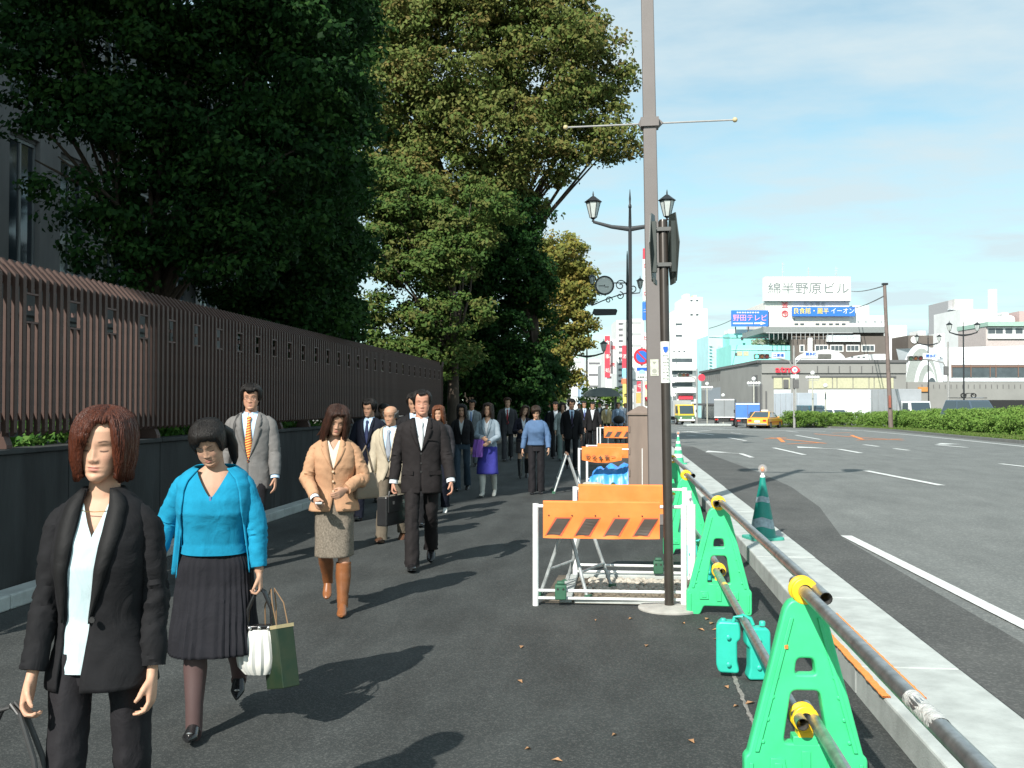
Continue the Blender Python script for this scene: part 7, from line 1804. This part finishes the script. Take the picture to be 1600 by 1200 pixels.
# traffic signals and globe lamps
def signal(px, pyb, D, pytop, armpx, armpy, lab, lit=None, rnd=False):
    f = Far('traffic_signal', px, px+1, D, lab, 'traffic signal', 'traffic signals at the crossing')
    q = MB(); q.tube([(0, 0, 0), (0, 0, f.z(pytop))], [.11, .08], 10); q.build('post', mat('signal_post', (.30, .30, .29), .5), f.root)
    ax = f.x(armpx); az = f.z(armpy); q = MB(); q.tube([(0, 0, az-1.2), (ax*.15, 0, az-.35), (ax*.5, 0, az-.15), (ax, 0, az)], .06, 8, ref=(0, 1, 0)); q.build('arm', mat('signal_post', (.30, .30, .29), .5), f.root)
    q = MB(); q.box(ax-.65, ax+.65, -.15, .1, az-.22, az+.22); q.build('signal_head', mat('signal_grey', (.13, .13, .12), .5), f.root, False, bevel=.08)
    for k in range(3):
        q = MB(); q.lathe([(.15, -.16), (.14, -.19)], (ax-.42+k*.42, 0, az), 16, 0, 'y')
        m_ = [mat('lens_green_lit', (.1, .8, .6), .3, emit=((.15, .95, .7), 1.6)) if lit else mat('lens_dark', (.05, .1, .06), .3), mat('lens_dark_amber', (.16, .06, .02), .3), mat('lens_dark_red', (.12, .02, .02), .3)][k]
        q.build('lens', m_, f.root)
        q = MB(); q.tube([(ax-.42+k*.42 + .18*math.cos(a), -.25, az+.18*math.sin(a)) for a in [pi*j/8 for j in range(9)]], .03, 5); q.build('visor', M_BLACK, f.root)
    return f
f = signal(1241, 660, 84, 540, 1190, 557, 'traffic signal on a mast arm with its green light on, before the station', True)
f.box('name_plate', 1206, 1226, 551, 560, M_PANEL, -.1, -.05); f.text('江東橋', 1216, 555.5, 5, M_SBLUE, y=-.12); f.box('name_plate', 1256, 1278, 549, 558, M_PANEL, -.1, -.05); f.text('錦糸町', 1267, 553.5, 5, M_SBLUE, y=-.12)
q = MB(); q.lathe([(.33, -.2), (.33, -.15)], (0, 0, f.z(578)), 24, 0, 'y'); q.build('round_sign', M_SRED, f.root); q = MB(); q.lathe([(.22, -.23), (.22, -.205)], (0, 0, f.z(578)), 24, 0, 'y'); q.build('sign_face', M_WHITE, f.root); f.text('30', 1241, 578, 4.5, M_SBLUE, y=-.25)
q = MB(); q.box(-.33, .33, -.2, -.15, f.z(591), f.z(585.5)); q.build('sub_plate', M_WHITE, f.root, False)
q = MB(); q.box(-.1, .35, -.2, .1, f.z(607), f.z(593)); q.build('pedestrian_signal', M_BG2, f.root, False, bevel=.05)
q = MB(); q.box(-.9, -.5, -.2, .1, f.z(607), f.z(593)); q.build('pedestrian_signal', M_BG2, f.root, False, bevel=.05)
f = Far('arm_signal', 1242, 1300, 86, 'signal heads hung on an arm right of the traffic signal pole', 'traffic signal'); q = MB(); q.tube([(f.x(1243), 0, f.z(568)), (f.x(1252), 0, f.z(560)), (f.x(1290), 0, f.z(560))], .05, 6, ref=(0, 1, 0)); q.build('arm', M_GLINE, f.root); f.box('signal_head', 1278, 1299, 553, 561, mat('signal_grey', (.13, .13, .12), .5), -.2, .1, bev=.08); f.box('post', 1242.5, 1244, 562, None, M_GLINE, -.05, .05)
f = signal(1482, 660, 86, 534, 1430, 560, 'traffic signal on an arm in front of the arched hall', False); f.box('name_plate', 1442, 1468, 552, 561, M_PANEL, -.1, -.05); f.text('錦糸町', 1455, 556.5, 5, M_SBLUE, y=-.12); f.box('side_signal', 1475, 1481, 572, 586, M_BG2, -.2, .1, bev=.06)
f = signal(1089, 660, 112, 576, 1068, 586, 'small traffic signal before the white tower', False)
q = MB(); q.lathe([(.4, -.2), (.4, -.15)], (f.x(1096), 0, f.z(590)), 20, 0, 'y'); q.build('round_sign', M_SRED, f.root)
for px, py, D, lab in [(1105, 604, 105, 'post with a ring of white globe lamps near the yellow truck'), (1178, 597, 92, 'post with a ring of white globe lamps at the station corner'), (1270, 588, 90, 'post with a ring of white globe lamps before the yellow blinds'), (1130, 622, 108, 'lower globe lamp post above the blue truck'), (1290, 608, 88, 'single small globe lamp behind the box truck')]:
    f = Far('globe_lamp', px, px+1, D, lab, 'street lamp', 'globe lamps by the station'); q = MB(); q.tube([(0, 0, 0), (0, 0, f.z(py)-.2)], .07, 8); q.build('post', mat('lamp_post_cream', (.42, .42, .36), .6), f.root)
    n5 = 5 if 'ring' in lab else 1
    if n5 > 1:
        q = MB(); q.tube([(-.55, 0, f.z(py)-.35), (.55, 0, f.z(py)-.35)], .03, 6, ref=(0, 1, 0)); q.build('arm', M_GLINE, f.root)
        for k in range(5): q = MB(); q.ell((-.5+k*.25, 0, f.z(py)-.1), (.15, .15, .15), 10, 7); q.build('globe', M_WHITE, f.root)
    q = MB(); q.ell((0, 0, f.z(py)+.3), (.2, .2, .2), 10, 7); q.build('globe', M_WHITE, f.root)

# ---- vehicles
M_TYRE = mat('tyre', (.02, .02, .02), .8); M_RIM = mat('rim', (.4, .4, .42), .4, metal=.6); M_CARGL = mat('car_glass', (.05, .075, .09), .06, spec=.8, var=0); M_CHROME = mat('car_chrome', (.6, .6, .62), .2, metal=.9)
def wheels(t, xs, W, r):
    for y_ in xs:
        for s_ in (-1, 1):
            w_ = empty('wheel', (s_*(W/2-.08), y_, r)); w_.parent = t
            q = MB(); q.lathe([(r*.62, -.09), (r*.95, -.10), (r, -.06), (r, .06), (r*.95, .10), (r*.62, .09)], (0, 0, 0), 20, 0, 'x'); q.build('tyre', M_TYRE, w_)
            q = MB(); q.lathe([(.03, -.105), (r*.58, -.09), (r*.62, -.06), (r*.62, .06), (r*.58, .09), (.03, .105)], (0, 0, 0), 14, 0, 'x'); q.build('rim', M_RIM, w_)
def car(px, D, rz, lab, col, W=1.7, prof=None, cab=None, L=4.6, taxi=None, cat='car', rear=True, r=.31, mname=None, py=None):
    """front of the vehicle towards local -y"""
    p = at(px, 632, D); t = empty(cat.replace(' ', '_') if cat != 'car' else 'parked_car', (p.x, p.y, zr(p.y)), YAW+rz, lab, cat)
    M_ = mat(mname or 'car_paint_' + '_'.join('%02d' % int(c*100) for c in col), col, .28, var=.04, coat=.6, spec=.5)
    prof = prof or [(0, .28), (0, .62), (.15, .74), (1.25, .90), (L-.95, .92), (L-.1, .90), (L, .75), (L, .28)]
    b = MB(); sec = []
    for y_, z_ in prof: pass
    b.prism([(y_, z_) for y_, z_ in prof], -W/2, W/2, 'x'); b.build('body', M_, t, False, bevel=.07, seg=3)
    cab = cab or [(1.15, .90), (1.95, 1.38), (3.2, 1.42), (4.0, .92)]
    (a0, z0), (a1, z1), (a2, z2), (a3, z3) = cab; i0, i1 = W/2-.04, W/2-.20
    c = MB(); c.add([(-i0, a0, z0), (i0, a0, z0), (i0, a3, z3), (-i0, a3, z3), (-i1, a1, z1), (i1, a1, z1), (i1, a2, z2), (-i1, a2, z2)], [(3,2,1,0),(4,5,6,7),(0,1,5,4),(1,2,6,5),(2,3,7,6),(3,0,4,7)]); c.build('cabin', M_, t, False, bevel=.05)
    def pane(A, B, C, D_, nm='window', k=.86, out=.012):
        A, B, C, D_ = [Vector(v) for v in (A, B, C, D_)]; ctr = (A+B+C+D_)/4; n_ = (B-A).cross(D_-A).normalized(); 
        if n_.dot(ctr - Vector((0, (a0+a3)/2, (z0+z1)/2))) < 0: n_ = -n_
        pts = [ctr + (v-ctr)*k + n_*out for v in (A, B, C, D_)]; q = MB(); q.add(pts + [v - n_*.01 for v in pts], [(0,1,2,3),(7,6,5,4),(0,4,5,1),(1,5,6,2),(2,6,7,3),(3,7,4,0)]); q.build(nm, M_CARGL, t, False)
    pane((-i0, a0, z0), (i0, a0, z0), (i1, a1, z1), (-i1, a1, z1), 'windscreen'); pane((-i0, a3, z3), (i0, a3, z3), (i1, a2, z2), (-i1, a2, z2), 'rear_window')
    for s_ in (-1, 1):
        mid0, mid1 = (a0+a3)/2, (a1+a2)/2
        pane((s_*i0, a0, z0), (s_*i0, mid0, (z0+z3)/2), (s_*i1, mid1, (z1+z2)/2), (s_*i1, a1, z1)); pane((s_*i0, mid0, (z0+z3)/2), (s_*i0, a3, z3), (s_*i1, a2, z2), (s_*i1, mid1, (z1+z2)/2))
        q = MB(); q.box(s_*(W/2-.3)-.14, s_*(W/2-.3)+.14, -.02, .02, .60, .72); q.build('headlight', mat('headlight', (.75, .78, .8), .15), t, False)
        q = MB(); q.box(s_*(W/2-.25)-.13, s_*(W/2-.25)+.13, L-.02, L+.02, .62, .78); q.build('tail_light', mat('tail_light', (.5, .03, .02), .25), t, False)
        q = MB(); q.ell((s_*(W/2+.06), a0+.35, z0+.06), (.09, .05, .06), 8, 6); q.build('mirror', M_, t)
    q = MB(); q.box(-W/2+.05, W/2-.05, -.07, .10, .30, .46); q.build('bumper', M_BG2 if not taxi else M_CHROME, t, False, bevel=.03); q = MB(); q.box(-W/2+.05, W/2-.05, L-.10, L+.08, .32, .48); q.build('bumper', M_BG2 if not taxi else M_CHROME, t, False, bevel=.03)
    q = MB(); q.box(-.22, .22, L+.005, L+.03, .55, .70); q.build('number_plate', M_WHITE, t, False)
    wheels(t, (.85, L-.95), W, r)
    if taxi:
        q = MB(); q.box(-.28, .28, 2.3, 2.45, 1.43, 1.56); q.build('roof_light', M_WHITE, t, False, bevel=.03)
        q = MB(); q.box(-W/2-.004, W/2+.004, .1, L-.1, .52, .60); q.build('side_stripe', mat('taxi_red_stripe', (.55, .07, .03), .4), t, False)
    return t
def truck(px, D, rz, lab, cabc, boxc, W=2.0, L=5.6, H=2.75, cab=(1.5, 2.1), tarp=None, lower=None):
    p = at(px, 632, D); t = empty('delivery_truck', (p.x, p.y, zr(p.y)), YAW+rz, lab, 'truck')
    cm_ = mat('truck_cab_' + '_'.join('%02d' % int(c*100) for c in cabc), cabc, .35, coat=.4, var=.04); bm2 = mat('truck_box_' + '_'.join('%02d' % int(c*100) for c in boxc), boxc, .5, metal=.2, var=.06, vscale=1.5)
    cl, ch = cab
    q = MB(); q.prism([(0, .35), (0, 1.1), (.25, ch), (cl, ch), (cl, .35)], -W/2+.1, W/2-.1, 'x'); q.build('cab', cm_, t, False, bevel=.08, seg=3)
    if lower: q = MB(); q.box(-W/2+.085, W/2-.085, -.02, cl-.1, .4, 1.0); q.build('cab_lower', mat('truck_lower_green', lower, .4), t, False, bevel=.05)
    q = MB(); q.add([(-W/2+.22, .02, 1.15), (W/2-.22, .02, 1.15), (W/2-.25, .21, ch-.12), (-W/2+.25, .21, ch-.12)], [(0, 1, 2, 3)]); o = q.build('windscreen', M_CARGL, t, False); o.location = (0, -.03, 0)
    for s_ in (-1, 1):
        q = MB(); q.box(s_*(W/2-.09)-.006, s_*(W/2-.09)+.006, .35, cl-.3, 1.2, ch-.15); q.build('side_window', M_CARGL, t, False)
        q = MB(); q.lathe([(.10, -.05), (.10, -.02)], (s_*(W/2-.35), 0, .72), 12, 0, 'y'); q.build('headlight', mat('headlight', (.75, .78, .8), .15), t)
        q = MB(); q.box(s_*(W/2+.05)-.06, s_*(W/2+.05)+.06, .0, .05, 1.3, 1.6); q.build('mirror', M_BLACK, t, False)
        q = MB(); q.box(s_*(W/2-.25)-.15, s_*(W/2-.25)+.15, L-.01, L+.03, .6, .72); q.build('tail_light', mat('tail_light', (.5, .03, .02), .25), t, False)
    q = MB(); q.box(-W/2+.1, W/2-.1, -.12, .0, .38, .58); q.build('bumper', M_BG2 if not lower else M_WHITE, t, False, bevel=.03)
    q = MB(); q.box(-W/2, W/2, cl+.15, L, .85, H); q.build('cargo_box', bm2, t, False, bevel=.03)
    for k in range(5): 
        yk = cl+.4 + (L-cl-.7)*k/4
        for s_ in (-1, 1): q = MB(); q.box(s_*(W/2)-.012, s_*(W/2)+.012, yk-.02, yk+.02, .9, H-.05); q.build('box_rib', M_CHROME, t, False)
    q = MB(); q.box(-.4, .4, .5, L-.1, .45, .84); q.build('chassis', M_BLACK, t, False)
    for z_ in (.88, H-.08): q = MB(); q.box(-W/2+.02, W/2-.02, L+.001, L+.02, z_-.04, z_+.04); q.build('door_frame', M_WHITE, t, False)
    q = MB(); q.box(-.02, .02, L+.001, L+.02, .93, H-.13); q.build('door_seam', M_BG2, t, False)
    wheels(t, (.75, L-1.2), W, .38)
    return t
truck(1073, 106, R(8), 'yellow and green fronted delivery truck with a grey box facing the camera', (.82, .55, .05), (.42, .45, .47), H=2.6, lower=(.10, .20, .10), cab=(1.4, 2.15))
truck(1136, 104, R(165), 'grey box truck seen from behind, left of the blue truck', (.5, .5, .5), (.24, .26, .27), W=2.0, H=2.7)
p = truck(1166, 92, R(168), 'blue truck with a blue covered body behind the dark car', (.7, .7, .7), (.08, .22, .62), W=2.05, H=2.2)
car(1180, 88, R(170), 'small dark car between the blue truck and the orange taxi', (.03, .035, .045), W=1.6, L=4.0)
car(1207, 85, R(150), 'orange and yellow taxi seen from behind with its roof light', (.85, .38, .04), taxi=True, W=1.7)
truck(1278, 97, R(18), 'silver box truck standing behind the left end of the hedge', (.35, .37, .38), (.50, .55, .60), W=2.2, H=3.3, L=6.0)
car(1283, 90, R(8), 'dark teal minivan behind the hedge before the silver truck', (.03, .10, .13), W=1.75, prof=[(0, .3), (0, .8), (.5, 1.0), (4.2, 1.05), (4.3, .3)], cab=[(.45, 1.0), (1.15, 1.98), (4.0, 2.0), (4.25, 1.05)], L=4.3)
car(1322, 92, R(12), 'white wagon with only its roof and windows above the hedge', (.75, .76, .76), W=1.65, prof=[(0, .3), (0, .75), (.6, .95), (4.1, .98), (4.2, .3)], cab=[(.6, .95), (1.3, 1.62), (3.9, 1.65), (4.15, .98)], L=4.2)
truck(1440, 84, R(14), 'silver framed box truck with a white cab behind the hedge', (.78, .79, .79), (.42, .44, .46), W=2.3, H=3.35, L=5.6, cab=(1.4, 2.3))
t = car(1556, 60, R(10), 'dark blue-grey estate car with loaded roof rack behind the hedge', (.06, .09, .12), W=1.8, prof=[(0, .35), (0, .8), (.9, 1.02), (4.4, 1.06), (4.5, .35)], cab=[(.85, 1.0), (1.6, 2.02), (4.0, 2.04), (4.4, 1.06)], L=4.5)
for s_ in (-.55, .55): q = MB(); q.tube([(s_, 1.6, 2.16), (s_, 3.9, 2.18)], .025, 6); q.build('roof_rail', M_BLACK, t)
for y_ in (1.9, 2.8, 3.7): q = MB(); q.tube([(-.6, y_, 2.17), (.6, y_, 2.17)], .02, 6, ref=(0, 1, 0)); q.build('roof_bar', M_CHROME, t)
for k in range(3):
    q = MB(); c_ = Vector((-.4+k*.4, 2.1+k*.5, 2.32))
    for d_ in (-.35, .35): q.tube([c_ + Vector((d_ + .16*math.cos(a), .02*k, .14*math.sin(a))) for a in [2*pi*j/14 for j in range(15)]], .018, 5)
    q.tube([c_+Vector((-.35, 0, 0)), c_+Vector((-.1, 0, .14)), c_+Vector((.25, 0, .14)), c_+Vector((.35, 0, 0))], .015, 5); q.build('roof_load', M_BLACK, t)
# low barriers and shrubs at the far crossing
q = MB()
o = empty('traffic_island', tuple(at(1105, 660, 98).xy)+(zr(98),), YAW, 'low concrete island at the crossing left of the trucks', 'traffic island')
q = MB(); q.box(-2.2, 2.2, -1, 1, 0, .22); q.build('slab', M_CONC, o, False, bevel=.05)
